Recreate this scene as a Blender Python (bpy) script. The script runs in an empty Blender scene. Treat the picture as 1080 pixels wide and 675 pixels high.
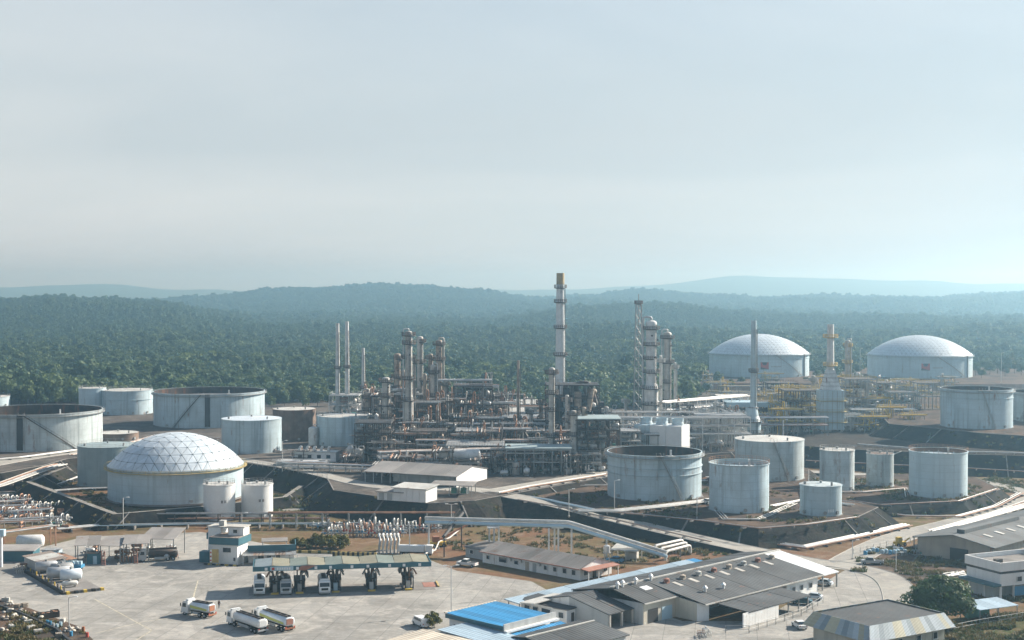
import bpy, math, random
from mathutils import Vector, Matrix, noise
R = math.radians
random.seed(7)
S = bpy.context.scene
COL = S.collection

# ------------------------------------------------------------------ camera
HC = 67.0                      # the drone hovers 67 m above the yard
FPX, YH = 1500.0, 305.0        # focal length and horizon row, in pixels of the 1080 x 675 photograph
TH = math.atan(32.5 / FPX)
cd = bpy.data.cameras.new('camera'); cam = bpy.data.objects.new('camera', cd); COL.objects.link(cam)
cam.location = (0, 0, HC); cam.rotation_euler = (math.pi / 2 - TH, 0, 0)
cd.sensor_width = 36; cd.lens = 36 * FPX / 1080; cd.clip_start = 1; cd.clip_end = 90000
S.camera = cam

# ------------------------------------------------------------------ sky, sun, exposure
SUN_AZ, SUN_EL = 60.0, 30.0    # azimuth clockwise from +Y (straight ahead), elevation
W = bpy.data.worlds.new('World'); S.world = W; W.use_nodes = True
nt = W.node_tree; N = nt.nodes; L = nt.links
bg = N['Background']
sky = N.new('ShaderNodeTexSky'); sky.sky_type = 'NISHITA'; sky.sun_disc = False
sky.sun_elevation = R(SUN_EL); sky.sun_rotation = R(SUN_AZ); sky.altitude = 60
sky.air_density = 1.0; sky.dust_density = 0.6; sky.ozone_density = 1.0
# thin high cloud veil over the clear sky
tc = N.new('ShaderNodeTexCoord'); mp = N.new('ShaderNodeMapping'); mp.inputs['Scale'].default_value = (1.2, 1.2, 7.0)
nz = N.new('ShaderNodeTexNoise'); nz.inputs['Scale'].default_value = 2.2; nz.inputs['Detail'].default_value = 4; nz.inputs['Roughness'].default_value = .5
L.new(tc.outputs['Generated'], mp.inputs['Vector']); L.new(mp.outputs[0], nz.inputs['Vector'])
rm = N.new('ShaderNodeMapRange'); rm.inputs[1].default_value = .35; rm.inputs[2].default_value = .7
rm.inputs[3].default_value = .90; rm.inputs[4].default_value = .97
L.new(nz.outputs[0], rm.inputs[0])
sx = N.new('ShaderNodeSeparateXYZ'); L.new(tc.outputs['Generated'], sx.inputs[0])
el = N.new('ShaderNodeMapRange'); el.inputs[1].default_value = .12; el.inputs[2].default_value = .55; el.inputs[3].default_value = 1.; el.inputs[4].default_value = .12
L.new(sx.outputs['Z'], el.inputs[0]); mu = N.new('ShaderNodeMath'); mu.operation = 'MULTIPLY'   # the veil thins towards the zenith
L.new(rm.outputs[0], mu.inputs[0]); L.new(el.outputs[0], mu.inputs[1])
mx = N.new('ShaderNodeMix'); mx.data_type = 'RGBA'
nz2 = N.new('ShaderNodeTexNoise'); nz2.inputs['Scale'].default_value = 1.6; nz2.inputs['Detail'].default_value = 6; nz2.inputs['Roughness'].default_value = .55; nz2.inputs['Distortion'].default_value = .6
mp2 = N.new('ShaderNodeMapping'); mp2.inputs['Scale'].default_value = (1.0, 1.0, 5.5); mp2.inputs['Location'].default_value = (3.3, 1.2, .4); L.new(tc.outputs['Generated'], mp2.inputs['Vector']); L.new(mp2.outputs[0], nz2.inputs['Vector'])
rm2 = N.new('ShaderNodeMapRange'); rm2.inputs[1].default_value = .36; rm2.inputs[2].default_value = .68; L.new(nz2.outputs[0], rm2.inputs[0])
vc = N.new('ShaderNodeMix'); vc.data_type = 'RGBA'; vc.inputs['A'].default_value = (4.25, 4.72, 4.95, 1); vc.inputs['B'].default_value = (5.3, 5.58, 5.62, 1)
L.new(rm2.outputs[0], vc.inputs['Factor']); L.new(vc.outputs['Result'], mx.inputs['B'])
L.new(mu.outputs[0], mx.inputs['Factor']); L.new(sky.outputs[0], mx.inputs['A']); L.new(mx.outputs['Result'], bg.inputs['Color'])
bg.inputs['Strength'].default_value = 0.062
sd = bpy.data.lights.new('sun', 'SUN'); sd.energy = 5.0; sd.angle = R(0.6); sd.color = (1.0, .92, .80)
sun = bpy.data.objects.new('sun', sd); COL.objects.link(sun)
sdir = Vector((math.sin(R(SUN_AZ)) * math.cos(R(SUN_EL)), math.cos(R(SUN_AZ)) * math.cos(R(SUN_EL)), math.sin(R(SUN_EL))))
sun.rotation_euler = sdir.to_track_quat('Z', 'Y').to_euler(); sun.location = (300, 300, 300)
S.view_settings.view_transform = 'Standard'; S.view_settings.look = 'None'
S.view_settings.exposure = 1.2; S.view_settings.gamma = 1.0; S.view_settings.use_curve_mapping = False
S.render.engine = 'CYCLES'
cy_ = S.cycles
cy_.use_denoising = True; cy_.max_bounces = 5; cy_.diffuse_bounces = 2; cy_.glossy_bounces = 2
cy_.transmission_bounces = 2; cy_.volume_bounces = 1; cy_.transparent_max_bounces = 4
cy_.use_adaptive_sampling = True; cy_.adaptive_threshold = .015
cy_.sample_clamp_indirect = 4; cy_.caustics_reflective = False; cy_.caustics_refractive = False

# ------------------------------------------------------------------ survey: from photograph pixels to metres
_f = Vector((0, math.cos(TH), -math.sin(TH))); _u = Vector((0, math.sin(TH), math.cos(TH)))
def ray(px, py): return _f + Vector(((px - 540) / FPX, 0, 0)) + _u * ((337.5 - py) / FPX)
def G(px, py, z=0.0):                       # where the sight line meets level z
    d = ray(px, py); t = (z - HC) / d.z
    return Vector((d.x * t, d.y * t, z))
def ZP(py, dist):                           # height of a row at a ground distance
    d = ray(540, py); return HC + d.z / d.y * dist
def XP(px, dist): return (px - 540) / FPX * dist * 1.0003
def M(px, dist): return px * dist / FPX     # pixels to metres at a distance

# ------------------------------------------------------------------ materials
MATS = {}
def mat(name, col, rough=.7, metal=0., var=.12, scale=.25, streak=0., rust=0., bump=0., rustcol=(.16, .07, .035), col2=None, bscale=3., seam=0., orand=0.):
    if name in MATS: return MATS[name]
    m = bpy.data.materials.new(name); m.use_nodes = True; t = m.node_tree; n = t.nodes; l = t.links
    b = n['Principled BSDF']; b.inputs['Roughness'].default_value = rough; b.inputs['Metallic'].default_value = metal
    if rough >= .85: b.inputs['Specular IOR Level'].default_value = .08
    g = n.new('ShaderNodeNewGeometry')
    def nse(sc, detail=4, mapping=None, rgh=.55):
        x = n.new('ShaderNodeTexNoise'); x.inputs['Scale'].default_value = sc; x.inputs['Detail'].default_value = detail
        x.inputs['Roughness'].default_value = rgh
        if mapping:
            mpn = n.new('ShaderNodeMapping'); mpn.inputs['Scale'].default_value = mapping
            l.new(g.outputs['Position'], mpn.inputs[0]); l.new(mpn.outputs[0], x.inputs['Vector'])
        else: l.new(g.outputs['Position'], x.inputs['Vector'])
        return x.outputs[0]
    def ramp(src, a, bb, lo=0., hi=1.):
        x = n.new('ShaderNodeMapRange'); x.inputs[1].default_value = a; x.inputs[2].default_value = bb
        x.inputs[3].default_value = lo; x.inputs[4].default_value = hi; l.new(src, x.inputs[0]); return x.outputs[0]
    def mix(fac, A, B, mode='MIX'):
        x = n.new('ShaderNodeMix'); x.data_type = 'RGBA'; x.blend_type = mode
        if isinstance(fac, float): x.inputs['Factor'].default_value = fac
        else: l.new(fac, x.inputs['Factor'])
        for s, k in ((A, 'A'), (B, 'B')):
            if isinstance(s, tuple): x.inputs[k].default_value = (s + (1,))[:4]
            else: l.new(s, x.inputs[k])
        return x.outputs['Result']
    dark = tuple(c * (1 - var * 1.6) for c in col); lite = tuple(min(1, c * (1 + var)) for c in col)
    if col2: dark = col2
    c = mix(ramp(nse(scale), .33, .67), dark, lite)
    c = mix(ramp(nse(scale * 9, 3), .3, .7, 0, .35), c, tuple(x * (1 - var) for x in col))
    if streak:
        c = mix(ramp(nse(.9, 3, (1, 1, .05)), .5, .75, 0, streak), c, tuple(x * .45 for x in col))
    if seam:
        w = n.new('ShaderNodeTexWave'); w.wave_type = 'BANDS'; w.bands_direction = 'Z'; w.inputs['Scale'].default_value = .314 / 2.2
        l.new(g.outputs['Position'], w.inputs['Vector'])
        c = mix(ramp(w.outputs['Fac'], .0, .03, seam, 0), c, tuple(x * .6 for x in col))
    if rust:
        c = mix(ramp(nse(.45, 6, (1, 1, .25), .7), .62 - rust * .22, .74 - rust * .15, 0, .9), c, rustcol)
    if orand:
        oi = n.new('ShaderNodeObjectInfo'); hs = n.new('ShaderNodeHueSaturation'); l.new(ramp(oi.outputs['Random'], 0, 1, 1 - orand, 1 + orand), hs.inputs['Value']); l.new(c, hs.inputs['Color']); c = hs.outputs[0]
    l.new(c, b.inputs['Base Color'])
    if bump:
        bn = n.new('ShaderNodeBump'); bn.inputs['Strength'].default_value = bump; bn.inputs['Distance'].default_value = .25
        l.new(nse(bscale, 5), bn.inputs['Height']); l.new(bn.outputs[0], b.inputs['Normal'])
    MATS[name] = m; return m

def corr(name, col, period, rough=.6, metal=0., var=.15, rust=0., axis=None):
    """corrugated sheet: fine ribs along the slope as relief; axis = direction ACROSS the ribs (angle)"""
    if name in MATS: return MATS[name]
    m = mat(name, col, rough, metal, var, .12, 0, rust, orand=.2)
    t = m.node_tree; n = t.nodes; l = t.links; b = n['Principled BSDF']
    g = n.new('ShaderNodeNewGeometry'); v = n.new('ShaderNodeVectorMath'); v.operation = 'DOT_PRODUCT'
    a = axis or 0.; v.inputs[1].default_value = (math.cos(a), math.sin(a), 0)
    l.new(g.outputs['Position'], v.inputs[0])
    k = n.new('ShaderNodeMath'); k.operation = 'MULTIPLY'; k.inputs[1].default_value = 6.2832 / period
    sn = n.new('ShaderNodeMath'); sn.operation = 'SINE'; l.new(v.outputs['Value'], k.inputs[0]); l.new(k.outputs[0], sn.inputs[0])
    bn = n.new('ShaderNodeBump'); bn.inputs['Strength'].default_value = .5; bn.inputs['Distance'].default_value = .06
    l.new(sn.outputs[0], bn.inputs['Height']); l.new(bn.outputs[0], b.inputs['Normal'])
    return m

mat('tank_white', (.43, .54, .59), .5, 0, .08, .15, .45, .02, seam=.35, orand=.06)
mat('tank_grey', (.385, .49, .54), .55, 0, .13, .15, .85, .12, seam=.35, orand=.1)
mat('tank_old', (.41, .475, .49), .6, 0, .14, .2, .85, .26, seam=.4, orand=.1)
mat('tank_green', (.26, .33, .34), .6, 0, .1, .2, .4, .05)
mat('tank_rust', (.17, .12, .09), .75, 0, .3, .3, .6, .4)
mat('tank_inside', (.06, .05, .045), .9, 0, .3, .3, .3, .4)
mat('deck_grey', (.16, .16, .16), .9, 0, .2, .2)
mat('roof_pale', (.46, .46, .43), .6, 0, .15, .2, 0, .25)
mat('alu', (.54, .61, .66), .4, .1, .08, .3, orand=.1)
mat('dome_frame', (.12, .15, .17), .6, .2, .2)
mat('steel', (.30, .31, .31), .55, .3, .15, .5, .2, .15)
mat('steel_dark', (.075, .066, .06), .65, .2, .25, .5, .2, .2)
mat('steel_black', (.03, .032, .035), .7, .1, .2)
mat('steel_white', (.58, .59, .58), .5, .05, .14, .5, .5, .1)
mat('pipe_silver', (.42, .44, .45), .42, .25, .15, .5, 0, .05)
mat('pipe_white', (.56, .56, .53), .55, 0, .15, .5, 0, .1)
mat('pipe_rust', (.30, .165, .10), .75, 0, .25, .5, 0, .2)
mat('insul', (.46, .45, .42), .5, .2, .2, .5, .6, .22)
mat('insul_dirty', (.36, .30, .24), .65, .1, .3, .5, .7, .4)
mat('stack_cap', (.36, .28, .14), .7, 0, .25, .5, 0, .3)
mat('stack_white', (.60, .64, .65), .5, .05, .08, .5, .25, .03)
mat('yellow', (.55, .38, .05), .6, 0, .12, .5)
mat('yellow_old', (.42, .32, .12), .7, 0, .2, .5, 0, .2)
mat('paint_red', (.42, .06, .04), .6, 0, .15, .5)
mat('paint_orange', (.30, .12, .06), .6, 0, .15, .5)
mat('paint_blue', (.035, .20, .36), .55, 0, .15, .4)
mat('sky_blue', (.38, .52, .60), .5, 0, .08, .3)
mat('paint_green', (.06, .22, .17), .6, 0, .15, .4)
mat('teal', (.03, .115, .15), .55, 0, .1, .4, .2)
mat('concrete', (.42, .41, .38), .9, 0, .12, .2)
mat('concrete_dark', (.22, .21, .2), .9, 0, .2, .3)
def earth(name, base, p1, p2, fine=.25, sc=.03, joints=0., stain=0., bump=.4, rot=0.):
    """bare ground: two patch colours over a base, speckle, stains and slab joints"""
    m = bpy.data.materials.new(name); m.use_nodes = True; t = m.node_tree; n = t.nodes; l = t.links; MATS[name] = m
    b = n['Principled BSDF']; b.inputs['Roughness'].default_value = .95; b.inputs['Specular IOR Level'].default_value = .06
    g = n.new('ShaderNodeNewGeometry')
    def nse(scale, det=5, rg=.6, off=0., dist=0.):
        mpn = n.new('ShaderNodeMapping'); mpn.inputs['Location'].default_value = (off, off * 1.7, off); l.new(g.outputs['Position'], mpn.inputs[0])
        x = n.new('ShaderNodeTexNoise'); x.inputs['Scale'].default_value = scale; x.inputs['Detail'].default_value = det; x.inputs['Roughness'].default_value = rg; x.inputs['Distortion'].default_value = dist
        l.new(mpn.outputs[0], x.inputs['Vector']); return x.outputs[0]
    def ramp(src, a, c, lo=0., hi=1.):
        x = n.new('ShaderNodeMapRange'); x.inputs[1].default_value = a; x.inputs[2].default_value = c; x.inputs[3].default_value = lo; x.inputs[4].default_value = hi; l.new(src, x.inputs[0]); return x.outputs[0]
    def mix(f, A, B, mode='MIX'):
        x = n.new('ShaderNodeMix'); x.data_type = 'RGBA'; x.blend_type = mode
        if isinstance(f, float): x.inputs['Factor'].default_value = f
        else: l.new(f, x.inputs['Factor'])
        for q, k in ((A, 'A'), (B, 'B')):
            if isinstance(q, tuple): x.inputs[k].default_value = (q + (1,))[:4]
            else: l.new(q, x.inputs[k])
        return x.outputs['Result']
    c = mix(ramp(nse(sc, 6, .65, 0, .8), .42, .58), base, p1); c = mix(ramp(nse(sc * 3.1, 6, .7, 40, 1.2), .50, .62, 0, .85), c, p2)
    c = mix(ramp(nse(sc * 14, 4, .7, 7), .35, .65, 0, fine * 1.6), c, tuple(q * .55 for q in base)); c = mix(ramp(nse(1.6, 3, .7, 3), .55, .75, 0, fine), c, tuple(min(1, q * 1.5) for q in base))
    if stain: c = mix(ramp(nse(.11, 7, .72, 91, 1.5), .56, .70, 0, stain), c, tuple(q * .38 for q in base))
    if joints:
        mpn = n.new('ShaderNodeMapping'); mpn.inputs['Rotation'].default_value = (0, 0, rot); l.new(g.outputs['Position'], mpn.inputs[0]); br = n.new('ShaderNodeTexBrick'); l.new(mpn.outputs[0], br.inputs['Vector'])
        br.offset = 0; br.inputs['Scale'].default_value = 1; br.inputs['Brick Width'].default_value = 6; br.inputs['Row Height'].default_value = 6; br.inputs['Mortar Size'].default_value = .09; br.inputs['Mortar Smooth'].default_value = .6
        br.inputs['Color1'].default_value = (1, 1, 1, 1); br.inputs['Color2'].default_value = (.86, .86, .85, 1); br.inputs['Mortar'].default_value = (1 - joints,) * 3 + (1,); c = mix(.8, c, br.outputs['Color'], 'MULTIPLY')
    l.new(c, b.inputs['Base Color'])
    bn = n.new('ShaderNodeBump'); bn.inputs['Strength'].default_value = bump; bn.inputs['Distance'].default_value = .3; l.new(nse(1.3, 6, .75, 5), bn.inputs['Height']); l.new(bn.outputs[0], b.inputs['Normal'])
    return m
earth('asphalt', (.35, .342, .32), (.25, .245, .23), (.41, .395, .365), .3, .035, .5, .7, .15, .15)
earth('road_grey', (.34, .33, .30), (.28, .27, .25), (.38, .36, .32), .2, .05, 0, .35, .15)
earth('bitumen', (.016, .017, .019), (.055, .046, .038), (.028, .034, .018), .5, .06, 0, 0, .8)
earth('soil', (.19, .108, .065), (.12, .115, .055), (.22, .165, .115), .4, .03, 0, .4, .6)
earth('pad_soil', (.12, .082, .06), (.05, .047, .044), (.17, .135, .105), .4, .045, 0, .5, .6)
earth('plant_floor', (.12, .105, .092), (.055, .052, .05), (.18, .165, .148), .4, .05, 0, .6, .4)
earth('dark_fill', (.055, .048, .042), (.03, .029, .028), (.085, .075, .06), .5, .05, 0, .3, .7)
earth('grass_dry', (.12, .095, .045), (.06, .08, .026), (.17, .13, .08), .4, .08, 0, 0, .8)
earth('gravel', (.27, .26, .24), (.20, .185, .165), (.32, .31, .29), .5, .06, 0, .3, .6)
mat('black', (.012, .012, .013), .7, 0, .2)
mat('rubber', (.018, .018, .018), .85, 0, .1)
mat('glass_dark', (.025, .035, .045), .12, 0, .1)
mat('wall_white', (.72, .73, .72), .7, 0, .06, .2, .25, .03)
mat('wall_cream', (.52, .49, .41), .75, 0, .1, .2, .4)
mat('wall_grey', (.40, .42, .42), .75, 0, .1, .2, .45)
mat('wall_tan', (.38, .33, .27), .8, 0, .12, .2, .4)
mat('white_paint', (.66, .68, .68), .35, 0, .04, .5)
mat('grey_paint', (.35, .37, .38), .4, 0, .08, .5)
mat('red_panel', (.30, .14, .10), .7, 0, .15, .4)
mat('skin', (.32, .18, .12), .6, 0, .05); mat('cloth_dark', (.03, .03, .04), .9, 0, .1); mat('cloth_orange', (.14, .06, .04), .9, 0, .1)
mat('bark', (.10, .075, .055), .9, 0, .2, 1.)

def leafmat(name, lo, hi, rnd=.5):
    m = bpy.data.materials.new(name); m.use_nodes = True; t = m.node_tree; n = t.nodes; l = t.links
    b = n['Principled BSDF']; b.inputs['Roughness'].default_value = .6; b.inputs['Specular IOR Level'].default_value = .2
    oi = n.new('ShaderNodeObjectInfo'); g = n.new('ShaderNodeNewGeometry')
    x = n.new('ShaderNodeTexNoise'); x.inputs['Scale'].default_value = .35; x.inputs['Detail'].default_value = 3
    l.new(g.outputs['Position'], x.inputs['Vector'])
    a = n.new('ShaderNodeMath'); a.operation = 'MULTIPLY_ADD'; a.inputs[1].default_value = rnd; l.new(oi.outputs['Random'], a.inputs[0])
    sc = n.new('ShaderNodeMapRange'); sc.inputs[1].default_value = .3; sc.inputs[2].default_value = .7; sc.inputs[4].default_value = 1 - rnd
    l.new(x.outputs[0], sc.inputs[0]); l.new(sc.outputs[0], a.inputs[2])
    mxn = n.new('ShaderNodeMix'); mxn.data_type = 'RGBA'; mxn.inputs['A'].default_value = lo + (1,); mxn.inputs['B'].default_value = hi + (1,)
    l.new(a.outputs[0], mxn.inputs['Factor']); l.new(mxn.outputs['Result'], b.inputs['Base Color'])
    tr = n.new('ShaderNodeBsdfTranslucent'); l.new(mxn.outputs['Result'], tr.inputs['Color'])
    ms = n.new('ShaderNodeMixShader'); ms.inputs[0].default_value = .3
    l.new(b.outputs[0], ms.inputs[1]); l.new(tr.outputs[0], ms.inputs[2]); l.new(ms.outputs[0], n['Material Output'].inputs['Surface'])
    MATS[name] = m; return m
leafmat('leaf_forest', (.028, .062, .032), (.095, .145, .062))
leafmat('leaf_light', (.055, .095, .04), (.135, .18, .065))
leafmat('leaf_dark', (.02, .048, .018), (.055, .10, .03))
leafmat('leaf_shrub', (.04, .055, .012), (.16, .14, .02), .4)

# ------------------------------------------------------------------ mesh helpers
class MB:
    def __init__(s): s.v = []; s.f = []; s.s = []; s.mi = []
    def add(s, vs, fs, smooth=False, mi=0):
        o = len(s.v); s.v += [tuple(p) for p in vs]
        for f in fs: s.f.append(tuple(i + o for i in f)); s.s.append(smooth); s.mi.append(mi)
        return s
    def box(s, x, y, z, sx, sy, sz, rz=0, mi=0):          # centre x,y; bottom z
        c, n = math.cos(rz), math.sin(rz); hx, hy = sx / 2, sy / 2; P = []
        for zz in (z, z + sz):
            for a, b in ((-hx, -hy), (hx, -hy), (hx, hy), (-hx, hy)): P.append((x + a * c - b * n, y + a * n + b * c, zz))
        return s.add(P, [(3, 2, 1, 0), (4, 5, 6, 7), (0, 1, 5, 4), (1, 2, 6, 5), (2, 3, 7, 6), (3, 0, 4, 7)], False, mi)
    def cyl(s, p0, p1, r, n=10, r1=None, caps=True, mi=0):
        p0 = Vector(p0); p1 = Vector(p1); r1 = r if r1 is None else r1
        ax = (p1 - p0); q = ax.normalized().to_track_quat('Z', 'Y') if ax.length > 1e-6 else Vector((0, 0, 1)).to_track_quat('Z', 'Y')
        e = [q @ Vector((math.cos(2 * math.pi * i / n), math.sin(2 * math.pi * i / n), 0)) for i in range(n)]
        A = [p0 + v * r for v in e]; B = [p1 + v * r1 for v in e]
        s.add(A + B, [(i, (i + 1) % n, n + (i + 1) % n, n + i) for i in range(n)], True, mi)
        if caps:
            s.add(A, [tuple(range(n - 1, -1, -1))], False, mi); s.add(B, [tuple(range(n))], False, mi)
        return s
    def tube(s, pts, r, n=8, mi=0, caps=True):
        pts = [Vector(p) for p in pts]
        # rounded elbows: cut each corner
        if len(pts) > 2:
            q = [pts[0]]
            for i in range(1, len(pts) - 1):
                a = pts[i - 1] - pts[i]; b = pts[i + 1] - pts[i]; k = min(r * 2.2, a.length * .4, b.length * .4)
                p = pts[i] + a.normalized() * k; e = pts[i] + b.normalized() * k
                q += [p, (p + e + pts[i] * 2) / 4, e]
            pts = q + [pts[-1]]
        T = []
        for i in range(len(pts)):
            t = pts[min(i + 1, len(pts) - 1)] - pts[max(i - 1, 0)]
            T.append(t.normalized() if t.length > 1e-9 else Vector((0, 0, 1)))
        ref = Vector((0, 0, 1)) if abs(T[0].z) < .9 else Vector((1, 0, 0)); V = []
        for i, p in enumerate(pts):
            x = T[i].cross(ref)
            if x.length < 1e-3: x = T[i].cross(Vector((1, .1, 0)))
            x.normalize(); y = x.cross(T[i]).normalized(); ref = -y if False else y
            for k in range(n):
                a = 2 * math.pi * k / n; V.append(p + (x * math.cos(a) + y * math.sin(a)) * r)
        Fc = []
        for i in range(len(pts) - 1):
            for k in range(n): Fc.append((i * n + k, (i + 1) * n + k, (i + 1) * n + (k + 1) % n, i * n + (k + 1) % n))
        s.add(V, Fc, True, mi)
        if caps: s.add(V[:n], [tuple(range(n))], False, mi); s.add(V[-n:], [tuple(range(n - 1, -1, -1))], False, mi)
        return s
    def lathe(s, prof, n=32, x=0, y=0, mi=0, a0=0, a1=2 * math.pi, sharp=True):   # prof: (r, z)
        full = abs(a1 - a0) > 6.28; m = n if full else n + 1
        segs = [[prof[i], prof[i + 1]] for i in range(len(prof) - 1)] if sharp else [prof]
        for sg in segs:
            V = []; k = len(sg)
            for r, z in sg:
                for i in range(m):
                    a = a0 + (a1 - a0) * i / n; V.append((x + r * math.cos(a), y + r * math.sin(a), z))
            Fc = []
            for j in range(k - 1):
                for i in range(n): Fc.append((j * m + i, j * m + (i + 1) % m, (j + 1) * m + (i + 1) % m, (j + 1) * m + i))
            s.add(V, Fc, True, mi)
        return s
    def poly(s, pts, z0=None, mi=0): return s.add(pts, [tuple(range(len(pts)))], False, mi)
    def prism(s, pts, h, mi=0):       # pts 3-D polygon (ccw from above) extruded downward by h
        n = len(pts); T = [Vector(p) for p in pts]; B = [p - Vector((0, 0, h)) for p in T]
        return s.add(T + B, [tuple(range(n)), tuple(range(2 * n - 1, n - 1, -1))] + [(i, n + i, n + (i + 1) % n, (i + 1) % n) for i in range(n)], False, mi)
    def mesh(s, name, mats):
        me = bpy.data.meshes.new(name); me.from_pydata(s.v, [], s.f)
        for m in (mats if isinstance(mats, (list, tuple)) else [mats]): me.materials.append(MATS[m])
        me.polygons.foreach_set('use_smooth', s.s); me.polygons.foreach_set('material_index', s.mi); me.update()
        return me
    def build(s, name, mats, parent=None, loc=(0, 0, 0), rz=0):
        return ob(name, s.mesh(name, mats), parent, loc, rz)
KIDS = {}
def ob(name, me, parent=None, loc=(0, 0, 0), rz=0):
    o = bpy.data.objects.new(name, me); COL.objects.link(o); o.parent = parent
    if parent: KIDS.setdefault(parent.name, []).append(o)
    o.location = loc
    if rz: o.rotation_euler = (0, 0, rz)
    return o
def tag(o, label=None, cat=None, group=None, kind=None):
    if label: o['label'] = label
    if cat: o['category'] = cat
    if group: o['group'] = group
    if kind: o['kind'] = kind
    return o
def thing(name, label, cat, loc=(0, 0, 0), rz=0, group=None):
    o = bpy.data.objects.new(name, None); COL.objects.link(o); o.location = loc; o.rotation_euler = (0, 0, rz)
    o.empty_display_size = .5
    return tag(o, label, cat, group)
def copy_tree(o, parent=None):
    c = o.copy(); COL.objects.link(c); c.parent = parent
    if parent: KIDS.setdefault(parent.name, []).append(c)
    for ch in list(KIDS.get(o.name, ())): copy_tree(ch, c)
    return c
UNIT = {}
def unit(kind, m, n=12):
    k = (kind, m, n)
    if k not in UNIT:
        b = MB()
        if kind == 'box': b.box(0, 0, 0, 1, 1, 1)
        else: b.cyl((0, 0, 0), (0, 0, 1), 1, n)
        UNIT[k] = b.mesh(kind + '_' + m, m)
    return UNIT[k]
def bx(par, name, x, y, z, sx, sy, sz, m, rz=0):
    o = ob(name, unit('box', m), par, (x, y, z), rz); o.scale = (sx, sy, sz); return o
def rod(par, name, p0, p1, r, m, n=10):
    p0 = Vector(p0); p1 = Vector(p1); d = p1 - p0
    o = ob(name, unit('cyl', m, n), par, p0); o.rotation_euler = d.normalized().to_track_quat('Z', 'Y').to_euler()
    o.scale = (r, r, d.length); return o
def bar(par, name, p0, p1, w, h, m):        # square bar between two points
    p0 = Vector(p0); p1 = Vector(p1); d = p1 - p0
    o = ob(name, unit('box', m), par, p0); o.rotation_euler = d.normalized().to_track_quat('Z', 'Y').to_euler()
    o.scale = (w, h, d.length); return o
def where(x, y, z=0.):
    px = 540 + FPX * x / y
    if z < 3: return 'in the left pipe field' if px < 85 else ('under the open shelters' if px < 200 else ('in the warehouse forecourt' if px < 800 else 'beside the storage shed'))
    s = 'near the left tank farm' if px < 398 else ('by the column cluster' if px < 478 else ('left of the tall chimney' if px < 570 else ('round the dark furnace' if px < 660 else ('behind the central tank' if px < 785 else ('round the blue-grey heater' if px < 900 else 'below the upper terrace tank')))))
    return ('front row ' if y < 505 else ('back row ' if y > 600 else '')) + s
def bar_mb(b, p0, p1, w, mi=0): b.cyl(p0, p1, w * .7, 4, mi=mi)

# ================================================================== THE SETTING
def lerp_list(lst, x):
    if x <= lst[0][0]: return lst[0][1]
    for (a, ya), (b, yb) in zip(lst, lst[1:]):
        if x <= b:
            t = (x - a) / (b - a); t = t * t * (3 - 2 * t); return ya + (yb - ya) * t
    return lst[-1][1]
def sst(t): t = max(0, min(1, t)); return t * t * (3 - 2 * t)
def struct(o): o['kind'] = 'structure'; return o

b = MB(); b.poly([(-9000, -1500, 0), (9000, -1500, 0), (9000, 9000, 0), (-9000, 9000, 0)]); struct(b.build('ground', 'soil'))

def flat(name, px, z, m):
    b = MB(); b.poly([G(x, y, z) for x, y in px]); return struct(b.build(name, m))
def offset_poly(P, d):
    n = len(P); out = []
    for i in range(n):
        a, c, e = P[i - 1], P[i], P[(i + 1) % n]
        u = Vector((c.x - a.x, c.y - a.y)).normalized(); v = Vector((e.x - c.x, e.y - c.y)).normalized()
        n1 = Vector((u.y, -u.x)); n2 = Vector((v.y, -v.x)); k = n1 + n2
        k = k / max(.35, k.dot(n1)) if k.length > 1e-6 else n1
        out.append(Vector((c.x + k.x * d, c.y + k.y * d)))
    return out
SLP = []
def slope_grid(b, p0, p1, q1, q0, mi=1, amp=.38):
    """an eroded bank between a crest edge and a foot edge"""
    L_ = max((p1 - p0).length, .1); nu = max(1, min(60, int(L_ / 1.6))) if min(p0.y, p1.y) < 640 else 1; nv = 5 if nu > 1 else 1; V = []
    for j in range(nv + 1):
        for i in range(nu + 1):
            u, v = i / nu, j / nv; p = p0.lerp(p1, u).lerp(q0.lerp(q1, u), v); e = min(1, 6 * u * (1 - u) + .0) * (0 if nu == 1 else 1) * (.35 if j == 0 else 1)
            w = noise.noise(p * .55) * .7 + noise.noise(p * .17 + Vector((7, 3, 1))) * 1.3
            V.append(p + Vector((w * .5, w * .5, w * (0 if j == 0 else 1))) * amp * e)
    if nu > 1:
        for i in range(int(L_ * .8)): u, v = random.random(), random.random() ** .7; SLP.append(p0.lerp(p1, u).lerp(q0.lerp(q1, u), v))
    b.add(V, [(j * (nu + 1) + i, (j + 1) * (nu + 1) + i, (j + 1) * (nu + 1) + i + 1, j * (nu + 1) + i + 1) for j in range(nv) for i in range(nu)], True, mi)
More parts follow.
